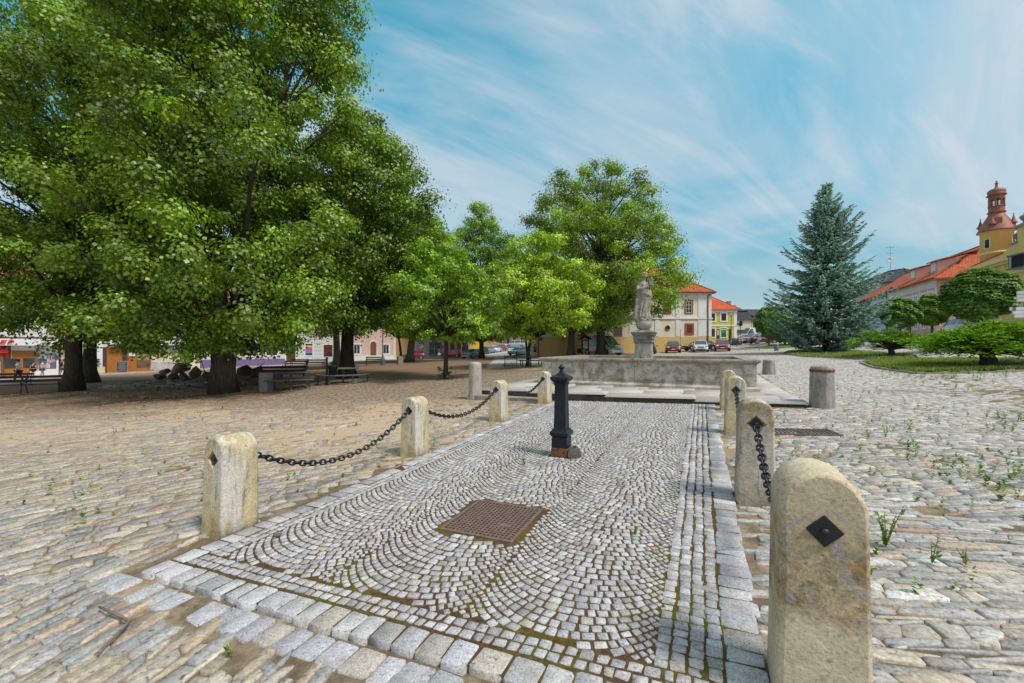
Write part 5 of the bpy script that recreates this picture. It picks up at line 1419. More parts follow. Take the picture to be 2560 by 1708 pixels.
# ---- the long cream house with the yellow foot, straight ahead
def big_house():
    d = 57.0; cream = plaster('cream_render', (0.80, 0.73, 0.58), (0.50, 0.47, 0.42), 0.3, 0.5)
    x0, x1 = frame_pt(1338, d)[0], frame_pt(1779, d)[0]
    h = House('manor_house', 'long cream two storey house with a yellow plinth and red window frames behind the fountain', (x0, d), (x1, d), 13, zat(731, d), cream)
    S = lambda X: (X - 1338) / F * d
    Z = lambda Y: zat(Y, d)
    h.band('plinth', h.zb, Z(842), plaster('ochre_plinth', (0.70, 0.50, 0.22), (0.45, 0.36, 0.22), 0.3), 0.05)
    h.band('belt_course', Z(798), Z(794.5), M_WHITEP, 0.12)
    wp = plaster('white_render', (0.80, 0.79, 0.76), (0.46, 0.45, 0.43), 0.4)
    for X0, X1 in ((1745, 1778.5), (1689, 1701), (1637, 1648), (1573, 1585), (1338.3, 1352)):
        for za, zb_ in ((Z(841.5), Z(798.5)), (Z(794), Z(735))):
            h.band('pilaster', za, zb_, wp, 0.06, S(X0), S(X1), ends=False)
    h.band('cornice', Z(735), Z(731.2), wp, 0.35)
    for X in (1722, 1668, 1614, 1560, 1505, 1450, 1395):
        h.window(S(X), Z(767.5), 0.86, 1.66, M_WHITEP if X == 1722 else M_OXBLOOD, surround=M_OXBLOOD, sw=0.15, bars=(1, 2))
    h.window(S(1723.5), Z(823), 0.80, 1.16, M_OXBLOOD, surround=M_REDSTONE, sw=0.24, bars=(5, 7), fr=0.045)
    for X in (1545, 1613, 1455, 1390):
        h.window(S(X), Z(829), 0.84, 1.05, M_OXBLOOD, surround=M_REDSTONE, sw=0.16, bars=(1, 1))
    m = MB(); c = S(1669); m.torus((c, -0.04, Z(820)), 0.30, 0.085, 20, 6, 'y'); ow = m.build('round_window', M_REDSTONE, h.root, smooth=True)
    m = MB(); m.lathe([(0.28, -0.02), (0.28, -0.01)], (c, 0, Z(820)), 18, axis='y'); m.build('pane', M_GLASS, ow)
    for X in (1769, 1345.5):
        m = MB(); s = S(X)
        if X > 1700: m.tube([(s + 0.75, -0.42, Z(730)), (s + 0.65, -0.38, Z(734)), (s + 0.05, -0.16, Z(739)), (s, -0.13, Z(743)), (s, -0.13, h.zb + 0.3)], 0.075, 8)
        else: m.tube([(s, -0.13, Z(736)), (s, -0.13, h.zb + 0.5), (s + 0.15, -0.25, h.zb + 0.4)], 0.075, 8)
        m.build('downpipe', M_COPPER, h.root, smooth=True)
    m = MB(); m.tube([(-0.5, -0.47, Z(731)), (h.L + 0.5, -0.47, Z(731))], 0.09, 8); m.build('gutter', M_COPPER, h.root, smooth=True)
    r = h.hip(M_RED, 5.0, 0.42)
    for s_, t_ in ((S(1745), 2.4), (S(1728), 3.0), (S(1752), 3.6)):
        z_ = h.E + (t_ + .42) / (6.5 + .42) * 5.0
        m = MB(); m.box((s_, t_, z_ + 0.12), (0.25, 0.3, 0.16)); m.build('roof_vent', M_OLDRED, r)
    h.chimney(S(1600), 5.5, h.E + 3.6, h.E + 6.2, 0.8, plaster('chimney_render', (0.55, 0.45, 0.33)), r)
    m = MB(); m.box((S(1407.5), -0.065, Z(848)), (0.36, 0.03, 0.18)); m.build('street_name_plate', plain('dark_enamel', (0.03, 0.035, 0.05), 0.4), h.root)
    m = MB(); m.lathe([(0.28, -0.07), (0.28, -0.05)], (S(1352), 0, Z(848)), 18, axis='y'); m.build('round_blue_sign', plain('sign_blue', (0.02, 0.12, 0.45), 0.4), h.root)
    m = MB(); m.box((S(1452), -0.075, 0.5 + Z(885) * 0 + 0.75), (1.0, 0.05, 0.6)); m.build('cellar_grille', M_DARKWOOD, h.root)
big_house()

def lime_house():
    d = 78.0; S = lambda X: (X - 1772) / F * d; Z = lambda Y: zat(Y, d)
    lime = plaster('lime_green_render', (0.56, 0.52, 0.11), (0.40, 0.38, 0.12), 0.2)
    h = House('lime_green_house', 'small lime green house with white trim and an orange red roof', frame_pt(1772, d), frame_pt(1842, d), 12, Z(773), lime)
    h.band('frieze', Z(781), Z(773.2), M_WHITEP, 0.12); h.band('belt_course', Z(816), Z(812.5), M_WHITEP, 0.10)
    for za, zb_ in ((h.zb, Z(816.2)), (Z(812.3), Z(781.2))): h.band('corner_pilaster', za, zb_, M_WHITEP, 0.05, S(1834), S(1842), ends=False)
    for X in (1809, 1781): h.window(S(X), Z(793), 0.95, 1.4, M_DARKWOOD, surround=M_WHITEP, sw=0.24, bars=(1, 2))
    zb = Z(848)
    h.window(S(1809), Z(834), 1.0, 1.4, M_DARKWOOD, glass('shop_glass', (0.05, 0.10, 0.05)), surround=M_WHITEP, sw=0.16, bars=(0, 0), name='shop_window')
    m = MB(); m.box((S(1809), -0.03, Z(830)), (0.75, 0.03, 0.55)); m.build('green_poster', plain('poster_green', (0.03, 0.30, 0.06)), h.root)
    arc = MB(); arc.tube([(S(1809) + 0.85 * math.cos(a), -0.07, Z(824) + 0.36 * math.sin(a)) for a in np.linspace(0, PI, 11)], 0.1, 6); arc.build('window_arch', M_WHITEP, h.root, smooth=True)
    h.door(S(1825.5), 0.55, 2.5, M_DARKWOOD, zb=Z(854)); h.door(S(1795), 0.52, 1.9, M_DARKWOOD, zb=Z(848), name='shutter')
    m = MB(); m.box((S(1795), -0.07, Z(832)), (0.42, 0.03, 1.0)); m.build('poster', plain('poster_pale', (0.45, 0.40, 0.38), 0.8, 0, 0.5, 3), h.root)
    h.window(S(1781), Z(832), 0.9, 1.6, M_DARKWOOD, surround=M_WHITEP, sw=0.2, bars=(1, 1))
    r = h.hip(M_ORANGE, 4.6, 0.45, 0, 5.5)
    return h
lime_house()
def mansard_house():
    d = 92.0; S = lambda X: (X - 1838) / F * d; Z = lambda Y: zat(Y, d)
    h = House('mansard_house', 'cream house with a dark grey mansard roof and brick chimneys', frame_pt(1838, d), frame_pt(1878, d), 11, Z(799), plaster('pale_cream_render', (0.68, 0.62, 0.50)))
    o = 0.35; L, D, E = h.L, h.D, h.E; z1 = Z(777); z2 = Z(760)
    P = lambda k, z: [(-o + k, -o + k, z), (L + o - k, -o + k, z), (L + o - k, D + o - k, z), (-o + k, D + o - k, z)]
    a, b = P(0, E), P(1.0, z1); c, e = P(0.75, z1 + 0.06), [(L * .35, D / 2, z2), (L * .35, D / 2, z2)]
    polys = [[a[i], a[(i + 1) % 4], b[(i + 1) % 4], b[i]] for i in range(4)]
    R0, R1 = (L * 0.15, D / 2, z2), (L * 0.45, D / 2, z2)
    polys += [[c[0], c[1], R1, R0], [c[1], c[2], R1], [c[2], c[3], R0, R1], [c[3], c[0], R0]]
    r = roof_quads('roof', polys, M_DARKROOF, h.root)
    h.chimney(S(1839), 3, z2 - 1.5, Z(751), 0.75, plain('ochre_brick', (0.42, 0.22, 0.11)), r); h.chimney(S(1856), 3.4, z2 - 1.6, Z(761), 0.42, plain('ochre_brick', (0.42, 0.22, 0.11)), r)
    m = MB(); m.box((S(1855), -0.06, Z(833)), (2.4, 0.12, 1.5)); m.build('shop_front', plain('dark_red_shop', (0.16, 0.03, 0.04), 0.6, 0, 0.5, 2), h.root)
    h2 = House('white_gable_house', 'narrow white house end beside the grey mansard roof', frame_pt(1879, d + 2), frame_pt(1912, d + 2), 9, Z(801), plaster('white_house_render', (0.70, 0.68, 0.65)))
    h2.window((1886.5 - 1879) / F * 94, Z(812), 0.6, 1.3, M_DARKWOOD, sw=0.1, surround=M_DARKWOOD)
    h2.hip(M_DARKROOF, 3.0, 0.3)
    h2.band('cream_strip', h2.zb, h2.E - .05, plain('cream_strip', (0.70, 0.52, 0.30)), 0.04, 0, 0.5, ends=False)
mansard_house()

# ---- right hand terrace running along the paved axis
RQ = (47.0, 45.0)
def rp(t): return (RQ[0] + SU * t, RQ[1] + CU * t)
def zr(X, Y, off=0):
    """height of a photo position on the right facade plane"""
    r = (X - CX) / F; t = (r * RQ[1] - RQ[0]) / (SU - r * CU); d = RQ[1] + CU * t
    return EYE + (HY - Y) / F * d
def tr(X):
    r = (X - CX) / F; return (r * RQ[1] - RQ[0]) / (SU - r * CU)
def pink_house():
    pink = plaster('pink_render', (0.76, 0.44, 0.44), (0.55, 0.36, 0.33), 0.15)
    t0, t1 = tr(2219), tr(2340); h = House('pink_house', 'long pink house with red tiled hipped roof and dormers on the right', rp(t0), rp(t1), 13, zr(2280, 714), pink)
    # facade axis: s from far end toward the viewer, t(back) away from the square
    S = lambda X: t0 - tr(X); Z = zr
    grey = plaster('pale_upper_render', (0.70, 0.60, 0.57), (0.5, 0.45, 0.42), 0.2)
    zc = h.E
    h.band('frieze', zc - 1.0, zc, plaster('white_frieze', (0.70, 0.66, 0.62)), 0.10)
    h.band('belt_course', zc - 3.55, zc - 3.35, M_WHITEP, 0.08)
    n = 7
    for i in range(n):
        s = h.L * (i + 0.5) / n
        h.window(s, zc - 2.05, 0.85, 1.25, M_WHITEP, glass('curtained_glass', (0.20, 0.18, 0.12)), surround=M_WHITEP, sw=0.18, bars=(1, 1))
        if i < n: h.band('lesene', zc - 3.3, zc - 1.02, M_WHITEP, 0.04, s + h.L / n / 2 - 0.12, s + h.L / n / 2 + 0.12, ends=False)
        if i in (1, 2, 4, 5, 6): h.window(s, zc - 4.75, 0.95, 1.25, M_WHITEP, glass('curtained_glass', (0.20, 0.18, 0.12)), surround=M_WHITEP, sw=0.12, bars=(1, 1))
    h.door(h.L * 3.5 / n, 1.1, 2.4, M_DARKWOOD)
    r = h.hip(M_RED, 4.4, 0.45, 0, 5.0)
    pk = plain('pink_dormer', (0.66, 0.40, 0.37), 0.9)
    for s_, L_ in ((3.6, 1.7), (8.8, 1.7)):                     # shed dormers
        z0 = h.E + 1.0; m = MB(); m.box((s_, 2.6, z0 + 0.75), (L_, 2.4, 1.5)); dm = m.build('dormer', pk, h.root)
        roof_quads('dormer_roof', [[(s_ - L_ / 2 - .2, 1.1, z0 + 1.52), (s_ + L_ / 2 + .2, 1.1, z0 + 1.52), (s_ + L_ / 2 + .2, 5.0, z0 + 2.5), (s_ - L_ / 2 - .2, 5.0, z0 + 2.5)]], M_RED, dm)
        m = MB(); m.box((s_, 1.37, z0 + 0.85), (0.95, 0.05, 1.0)); wn = m.build('window', M_WHITEP, dm)
    for s_ in (10.9, 6.5):
        z0 = h.E + 4.4 * (2.4 + .45) / 6.95; m = MB(); m.bar((s_ - .35, 2.4, z0 + .08), (s_ + .35, 2.4, z0 + .08), 1.2, 0.06, up=(0, -0.54, 0.84)); m.build('skylight', M_GLASS, r)
    m = MB(); m.tube([(0.1, -0.12, h.E - .1), (0.1, -0.12, h.zb)], 0.09, 8); m.build('downpipe', plain('dark_pipe', (0.06, 0.045, 0.04)), h.root, smooth=True)
    m = MB(); m.tube([(-.4, -0.5, h.E), (h.L + .4, -0.5, h.E)], 0.08, 8); m.build('gutter', M_COPPER, h.root, smooth=True)
    # taller pink house behind it, only its roof clears the front one
    b0 = Vector((*rp(t0 - 1.0), 0)); off = Vector((CU, -SU, 0)) * 12.5
    b1 = Vector((*rp(t1 - 3.0), 0))
    h2 = House('rear_pink_house', 'taller pink house behind with a large red roof touching the round tower', b0 + off, b1 + off, 11, h.E + 2.2, pink)
    r2 = h2.hip(M_RED, 4.2, 0.4, 0, 4.0)
    m = MB(); m.bar((5.5, 3.0, h2.E + 2.6), (6.3, 3.0, h2.E + 2.6), 1.1, 0.06, up=(0, -0.6, 0.8)); m.build('skylight', M_GLASS, r2)
    m = MB(); m.tube([(2.4, 5.5, h2.E + 4.2), (2.4, 0.0, h2.E - 0.1)], 0.22, 6); m.build('parapet', plain('grey_coping', (0.30, 0.28, 0.25)), r2)
    h2.chimney(1.0, 4.4, h2.E + 2.5, h2.E + 4.6, 0.9, M_OLDRED, r2)
    antenna('tv aerial with satellite dish on the dark grey roof', Vector((*frame_pt(2226, 64), zat(662, 64))), 2.9, True)
    p = h2.world(3.2); antenna('aerial mast with two dishes above the rear red roof', Vector((p[0] + CU * 5.5, p[1] - SU * 5.5, h2.E + 4.0)), 2.2, True)
    p = h2.world(0.2); antenna('small tv aerial at the far end of the red roof', Vector((p[0] + CU * 5.5, p[1] - SU * 5.5, h2.E + 4.0)), 1.8, False)
    # blue white neighbour and its slate roofed one
    t2 = tr(2150); bl = plaster('pale_blue_render', (0.55, 0.62, 0.74))
    h3 = House('pale_blue_house', 'pale blue white house with an old red roof beside the spruce', rp(t2), rp(t0 + 0.02), 12, zr(2219, 733), bl)
    h3.hip(M_RED, 4.2, 0.35, 0, 0); 
    for s in (h3.L - 1.6, h3.L - 4.2): h3.window(s, h3.E - 1.8, 0.9, 1.5, plain('orange_wood', (0.40, 0.16, 0.04)), surround=M_WHITEP, sw=0.1)
    h4p = frame_pt(2130, 70); h4q = frame_pt(2275, 62)
    h4 = House('slate_roof_house', 'house with a dark grey slate roof and aerials behind the spruce', h4p, h4q, 11, zat(703, 64), plaster('grey_render', (0.45, 0.44, 0.42)))
    r4 = h4.hip(M_DARKROOF, 2.6, 0.3, 2.0, 4.0)
def antenna(label, p, hgt, dish):
    root = thing('tv_aerial', label, 'aerial', p); mt = plain('aerial_metal', (0.22, 0.22, 0.23), 0.5, 0.5)
    m = MB(); m.cyl((0, 0, -0.8), (0, 0, hgt), 0.03, 0.02, 6); m.build('mast', mt, root)
    m = MB()
    for z, l, n in ((hgt * .95, 1.3, 6), (hgt * 0.62, 1.0, 5)):
        m.cyl((-l / 2, 0, z), (l / 2, 0, z), 0.014, n=5)
        for i in range(n): m.cyl((-l / 2 + l * i / (n - 1), -0.3, z), (-l / 2 + l * i / (n - 1), 0.3, z), 0.010, n=5)
    m.build('yagi', mt, root)
    if dish:
        m = MB(); m.lathe([(0.05, 0.0), (0.3, -0.06), (0.48, -0.16), (0.47, -0.18), (0.28, -0.09), (0.05, -0.03)], (-0.35, -0.1, hgt * .25), 16, axis='y'); m.build('dish', plain('dish_white', (0.6, 0.6, 0.6), 0.5), root, smooth=True)
pink_house()
def town_hall():
    yel = plaster('yellow_render', (0.82, 0.62, 0.22), (0.45, 0.33, 0.12), 0.2); yl2 = plaster('pale_yellow_trim', (0.84, 0.68, 0.32), (0.5, 0.4, 0.2), 0.25)
    ta, tb = tr(2438), tr(2438) - 17.0
    h = House('town_hall', 'ornate yellow town hall with a round corner tower at the right edge', rp(ta), rp(tb), 14, zr(2500, 650), yel)
    E = h.E; S = lambda X: ta - tr(X)
    h.band('cornice', E - 0.30, E + 0.02, yl2, 0.42); h.band('cornice_moulding', E - 0.5, E - 0.305, yl2, 0.25); h.band('frieze', E - 1.5, E - 1.35, yl2, 0.10)
    n = 14
    for i in range(n): h.band('dentil', E - 0.95, E - 0.62, yl2, 0.12, 0.5 + i * 1.15, 0.8 + i * 1.15, ends=False)
    for i in range(4):
        s = 2.9 + i * 4.0
        h.window(s, E - 4.0, 1.15, 2.3, M_WHITEP, surround=yl2, sw=0.26, bars=(1, 2)); h.window(s, E - 7.8, 1.15, 2.2, M_WHITEP, surround=yl2, sw=0.22, bars=(1, 1))
        h.band('window_hood', E - 2.35, E - 2.1, yl2, 0.22, s - 1.0, s + 1.0, ends=False)
        h.band('pilaster', E - 6.0, E - 1.52, yl2, 0.10, s + 1.55, s + 2.1, ends=False)
    h.band('belt_course', E - 6.3, E - 6.05, yl2, 0.18)
    r = h.hip(M_OLDRED, 4.0, 0.3, 3.0, 0)
    # stepped gable with urns
    g = MB(); s0 = 3.5
    g.prism([(s0, E + .02), (s0 + 0.5, E + .35), (s0 + 1.2, E + 0.75), (s0 + 1.7, E + 0.9), (s0 + 2.35, E + 0.95), (s0 + 2.35, E + 2.2), (s0 + 7.4, E + 2.2), (s0 + 7.4, E + .02)], -0.10, 0.35)
    go = g.build('gable', yel, h.root)
    for c_, d_ in (((s0 + 4.85, 0.12, E + 2.26), (5.3, 0.75, 0.18)), ((s0 + 1.95, 0.12, E + 1.0), (0.9, 0.7, 0.12))): g = MB(); g.box(c_, d_); g.build('coping', plain('coping_stone', (0.33, 0.30, 0.25)), go)
    for s_, z_ in ((s0 + 1.95, E + 1.06), (s0 + 2.75, E + 2.35)):
        g = MB(); g.lathe([(0.22, 0), (0.22, 0.08), (0.10, 0.16), (0.10, 0.24), (0.27, 0.48), (0.29, 0.62), (0.20, 0.72), (0.08, 0.80), (0.05, 0.92)], (s_, 0.12, z_), 14); g.build('urn', plain('urn_stone', (0.23, 0.21, 0.18)), go, smooth=True)
    # round tower
    c = Vector((*rp(tr(2438) - 0.3), 0)); tx, ty = 45.8, 38.3
    R_ = 1.06; mx = Matrix.Rotation(-h.rz, 4, 'Z'); lc = mx @ (Vector((tx, ty, 0)) - Vector((h.p0.x, h.p0.y, 0)))
    zt = zat(580, ty)
    m = MB(); m.lathe([(R_, E - 0.5), (R_, zt - 0.15), (R_ * 1.06, zt - 0.1), (R_ * 1.16, zt)], (lc.x, lc.y, 0), 32); tw = m.build('tower', yel, h.root, smooth=True)
    m = MB(); m.lathe([(R_ + .005, E + 1.15), (R_ + 0.07, E + 1.2), (R_ + 0.07, E + 1.3), (R_ + .005, E + 1.35)], (lc.x, lc.y, 0), 32); m.build('tower_band', yl2, tw, smooth=True)
    av = math.atan2(-ty, -tx) - h.rz
    for a in (av - 0.55, av + 1.2):
        wc = Vector((lc.x + math.cos(a) * R_ * .99, lc.y + math.sin(a) * R_ * .99, E + 2.15)); rd = Vector((math.cos(a), math.sin(a), 0))
        m = MB(); p, q = wc.copy(), wc.copy(); p.z -= .45; q.z += .45; m.bar(p, q, 0.42, 0.10, up=rd); wn = m.build('tower_window', M_WHITEP, tw)
        m = MB(); p += rd * .055; q += rd * .055; p.z += .05; q.z -= .05; m.bar(p, q, 0.32, 0.012, up=rd); m.build('pane', M_GLASS, wn)
    rz_ = lambda Y: zat(Y, ty)
    m = MB(); m.lathe([(R_ * 1.22, zt - .02), (R_ * 1.18, zt + .08), (R_ * 0.95, rz_(563)), (R_ * 0.74, rz_(550)), (R_ * 0.56, rz_(540)), (R_ * 0.50, rz_(536))], (lc.x, lc.y, 0), 24); tr_ = m.build('tower_roof', M_OLDTIN, tw, smooth=True)
    m = MB()
    m.lathe([(R_ * .50, rz_(537)), (R_ * .50, rz_(533)), (R_ * .58, rz_(532.5)), (R_ * .58, rz_(531)), (R_ * .5, rz_(530)), (R_ * .49, rz_(518)), (R_ * .54, rz_(517.5)), (R_ * .54, rz_(516)), (R_ * .46, rz_(515.5))], (lc.x, lc.y, 0), 16)
    for k in range(8):
        a = 2 * PI * k / 8 + 0.2; x_, y_ = lc.x + R_ * .45 * math.cos(a), lc.y + R_ * .45 * math.sin(a); m.cyl((x_, y_, rz_(516)), (x_, y_, rz_(493)), 0.065, n=8)
    m.torus((lc.x, lc.y, rz_(507)), R_ * .44, 0.025, 16, 5); m.torus((lc.x, lc.y, rz_(511)), R_ * .44, 0.02, 16, 5)
    m.lathe([(R_ * .49, rz_(499)), (R_ * .5, rz_(497)), (R_ * .5, rz_(490)), (R_ * .62, rz_(489.5)), (R_ * .62, rz_(488))], (lc.x, lc.y, 0), 16)
    m.build('lantern', M_OLDTIN, tw)
    m = MB(); m.lathe([(R_ * .60, rz_(488)), (R_ * .54, rz_(486)), (R_ * .57, rz_(481)), (R_ * .55, rz_(477)), (R_ * .40, rz_(473)), (R_ * .16, rz_(470.5)), (R_ * .10, rz_(467)), (R_ * .07, rz_(461)), (R_ * .15, rz_(459)), (R_ * .07, rz_(457)), (R_ * .05, rz_(455)), (R_ * .08, rz_(453.5)), (0.01, rz_(452))], (lc.x, lc.y, 0), 20); m.build('dome', M_OLDTIN, tw, smooth=True)
    for k, Yt in ((0, 560), (1, 558), (2, 560), (3, 560)):
        a = av + 0.55 + PI / 2 * k + PI / 4; x_, y_ = lc.x + R_ * 0.98 * math.cos(a), lc.y + R_ * .98 * math.sin(a); b = rz_(565)
        m = MB(); m.cyl((x_, y_, b - .4), (x_, y_, b), 0.13, 0.16, 8); m.lathe([(0.27, 0), (0.26, 0.05), (0.14, 0.3), (0.06, 0.62), (0.02, 0.8), (0.05, 0.86), (0.01, 0.95)], (x_, y_, b), 10); m.build('turret', M_OLDTIN, tr_, smooth=True)
    a = av + 0.1; ctr = Vector((lc.x + R_ * .72 * math.cos(a), lc.y + R_ * .72 * math.sin(a), rz_(556)))
    m = MB(); m.box(ctr, (0.5, 0.5, 0.5), a); m.build('dormer', M_OLDTIN, tr_)
M_OLDTIN = plain('red_tin_roof', (0.30, 0.12, 0.08), 0.6, 0.1, 0.3, 3)
town_hall()

# ---- the left hand row of shops and houses
LQ, LD = Vector((-22.0, 66.0)), Vector((0.77, 0.638)).normalized()
def lt(X):
    r = (X - CX) / F; return (r * LQ.y - LQ.x) / (LD.x - r * LD.y)
def lp(t): return (LQ.x + LD.x * t, LQ.y + LD.y * t)
def ldep(X): return lp(lt(X))[1]
def lz(X, Y): return zat(Y, ldep(X))
def left_row():
    wht = plaster('shop_white', (0.72, 0.71, 0.69)); 
    def H(name, label, X0, X1, eave, wall, depth=10, group=None): 
        return House(name, label, lp(lt(X0)), lp(lt(X1)), depth, eave, wall), (lambda X: lt(X) - lt(X0))
    # shop with the red lettering
    h, S = H('corner_shop', 'white corner shop with red sign lettering and a brown door at the far left', -170, 146, 7.2, wht)
    zs = lambda X, Y: lz(X, Y)
    zfa = lz(60, 864); zfb = lz(60, 846)
    h.band('fascia', zfa, zfb, plain('sign_white', (0.72, 0.70, 0.72)), 0.9, S(-165), S(140))
    h.band('fascia_trim', zfb + .003, zfb + 0.12, plain('maroon_trim', (0.20, 0.04, 0.05)), 0.95, S(-165), S(140))
    tx = bpy.data.curves.new('letters', 'FONT'); tx.body = 'SEB,'; tx.size = 0.58; tx.extrude = 0.02; tx.shear = 0.25; tx.space_character = 1.25; tx.offset = 0.018
    to = bpy.data.objects.new('letters', tx); COL.objects.link(to)
    dg = bpy.context.evaluated_depsgraph_get(); dg.update(); me = bpy.data.meshes.new_from_object(to.evaluated_get(dg)); bpy.data.objects.remove(to)
    me.materials.clear(); me.materials.append(plain('sign_red', (0.72, 0.01, 0.015), 0.4, 0, 0.05)); lo = link_mesh('letters', me, h.root)
    lo.location = (S(-13), -0.93, zfa + 0.13); lo.rotation_euler = (PI / 2, 0, 0); lo.scale = (1.35, 1, 1)
    for X in (-60, -10): h.window(S(X), 1.3, 1.9, 2.0, plain('brown_post', (0.20, 0.08, 0.05)), glass('bluish_shop_glass', (0.22, 0.27, 0.30)), bars=(1, 0), fr=0.12)
    m = MB(); m.box((S(6.5), -0.12, 0.6), (0.2, 0.24, 3.9)); m.build('brown_post', plain('brown_post', (0.20, 0.08, 0.05)), h.root)
    h.window(S(16), 1.0, 0.75, 2.0, wht, glass('bluish_shop_glass', (0.22, 0.27, 0.30)), bars=(0, 0))
    h.band('red_awning_edge', zfa - .75, zfa - .35, plain('sign_red', (0.72, 0.01, 0.015)), 0.5, S(-160), S(5))
    zb = float(gz(*h.world(S(50)))) + 0.02
    dw = h.door(S(50), 2.5, 2.75, plain('orange_oak', (0.36, 0.13, 0.025), 0.55, 0, 0.2), zb=zb)
    for k in (-0.62, 0.62): m = MB(); m.box((S(50) + k, -0.06, zb + 1.45), (0.8, 0.04, 1.0)); m.build('door_pane', M_GLASS, dw)
    h.band('plinth', h.zb, lz(110, 923), plain('shop_plinth', (0.66, 0.66, 0.67)), 0.06, S(76), S(146), ends=False)
    wz = (lz(110, 922) + lz(110, 884)) / 2; ww = h.window((S(92) + S(146)) / 2, wz, S(146) - S(92) - .3, lz(110, 884) - lz(110, 922), plain('maroon_trim', (0.20, 0.04, 0.05)), glass('display_glass', (0.34, 0.35, 0.42)), bars=(2, 0), name='display_window')
    rr = random.Random(4)
    for k in range(12):
        s_ = rr.uniform(S(95), S(143)); z_ = rr.uniform(lz(110, 918), lz(110, 890)); c = rr.choice([(0.5, 0.5, 0.55), (0.45, 0.10, 0.35), (0.1, 0.12, 0.2), (0.5, 0.3, 0.2), (0.2, 0.4, 0.1), (0.6, 0.6, 0.6)])
        m = MB(); m.box((s_, -0.058, z_), (rr.uniform(.2, .6), 0.012, rr.uniform(.2, .6))); m.build('display_card', plain('card_%d' % (k % 6), c, 0.8), ww)
    h.hip(M_OLDRED, 4.5, 0.4)
    for X in (-90, -20, 40): h.window(S(X), 5.3, 1.1, 1.5, M_DARKWOOD, surround=M_WHITEP)
    # restaurant
    h, S = H('restaurant', 'cream restaurant front with orange brown timber entrance and white awning', 152, 500, 6.9, plaster('warm_cream_render', (0.70, 0.62, 0.46), (0.5, 0.42, 0.3), 0.12))
    oak = plain('orange_oak', (0.36, 0.13, 0.025), 0.55, 0, 0.2)
    zt = lz(300, 868); zb = float(gz(*h.world(S(300))))
    h.band('white_panel', h.zb, zt + 1.6, plain('panel_white', (0.68, 0.70, 0.72)), 0.05, S(215), S(257), ends=False)
    h.band('lintel', zt, zt + 0.25, wht, 0.12, S(257), S(480)); h.band('awning', zt + 0.26, zt + 1.0, wht, 0.8, S(300), S(497))
    h.band('flat_roof_edge', zt + 1.02, zt + 1.14, plain('dark_edge', (0.05, 0.05, 0.055)), 0.9, S(300), S(497)); h.band('upper_blind', zt + 1.16, zt + 2.6, plain('grey_white', (0.62, 0.62, 0.66)), 0.5, S(330), S(497))
    d = h.door((S(257) + S(317)) / 2, S(317) - S(257), zt - zb, oak, zb=zb, name='entrance')
    for a, b, mt in ((257, 267, M_DARKWOOD), (306, 318, M_DARKWOOD)): m = MB(); m.box(((S(a) + S(b)) / 2, -0.07, (zt + zb) / 2), (S(b) - S(a), 0.04, zt - zb)); m.build('jamb', mt, d)
    d2 = h.door((S(318) + S(378)) / 2, S(378) - S(318), zt - zb - 0.1, oak, zb=zb + .05, name='timber_front', out=0.10)
    wz0, wz1 = lz(355, 919), lz(355, 871); m = MB(); m.box(((S(342) + S(374.5)) / 2, -0.11, (wz0 + wz1) / 2), (S(374.5) - S(342), 0.03, wz1 - wz0)); m.build('pane', glass('warm_glass', (0.13, 0.09, 0.055)), d2)
    m = MB(); m.box(((S(342) + S(374.5)) / 2, -0.13, wz0 + (wz1 - wz0) * .68), (S(374.5) - S(342) - .1, 0.015, (wz1 - wz0) * .58)); m.build('curtain', plain('tan_curtain', (0.33, 0.24, 0.14)), d2)
    m = MB(); m.box(((S(323) + S(338)) / 2, -0.12, lz(330, 886)), (S(338) - S(323), 0.05, 1.0 * .6)); mc = m.build('menu_case', M_DARKWOOD, d2)
    for X in (327, 334): m = MB(); m.box((S(X), -0.15, lz(330, 886)), (0.30, 0.02, 0.42)); m.build('menu_sheet', M_WHITEP, mc)
    h.hip(M_OLDRED, 4, 0.4)
    # purple plinth house
    h, S = H('purple_plinth_house', 'pale house with a purple plinth seen under the big lime crown', 503, 716, 8.2, plaster('lilac_white', (0.66, 0.63, 0.62)))
    h.band('plinth', h.zb, lz(690, 897), plain('purple_plinth', (0.17, 0.115, 0.24), 0.8), 0.08)
    for X in (560, 620, 680): h.window(S(X), lz(X, 875), 1.4, 1.6, M_WHITEP, surround=M_WHITEP)
    h.hip(M_OLDRED, 4, 0.4)
    # white rusticated house
    h, S = H('rusticated_house', 'white house with horizontal grooves, a dark door and a poster in its window', 716, 852, 9.0, plaster('rustic_white', (0.64, 0.62, 0.59), (0.4, 0.38, 0.35), 0.3))
    for k in range(9): h.band('groove', lz(780, 896) + k * 0.55, lz(780, 896) + k * 0.55 + 0.06, plain('groove_grey', (0.36, 0.34, 0.32)), 0.012, ends=False)
    h.band('plinth', h.zb, lz(790, 892), plain('lattice_grey', (0.55, 0.55, 0.56), 0.8, 0, 0.35, 9), 0.05, S(748), h.L, ends=False)
    zb = float(gz(*h.world(S(727)))); h.door(S(727), 1.2, 3.0, M_DARKWOOD, M_WHITEP, zb=zb + .3)
    w_ = h.window(S(772), lz(772, 874), 0.95, 1.7, M_DARKWOOD, surround=M_WHITEP, bars=(1, 0))
    m = MB(); m.box((S(772), -0.055, lz(772, 873)), (0.9, 0.012, 0.45)); m.build('magenta_poster', plain('poster_magenta', (0.55, 0.06, 0.32)), w_); m = MB(); m.box((S(772), -0.055, lz(772, 866)), (0.9, 0.012, 0.30)); m.build('yellow_poster', plain('poster_yellow', (0.7, 0.5, 0.05)), w_)
    m = MB(); m.box((S(772), -0.055, lz(772, 880)), (0.9, 0.012, 0.4)); m.build('blue_poster', plain('poster_blue', (0.10, 0.25, 0.5)), w_)
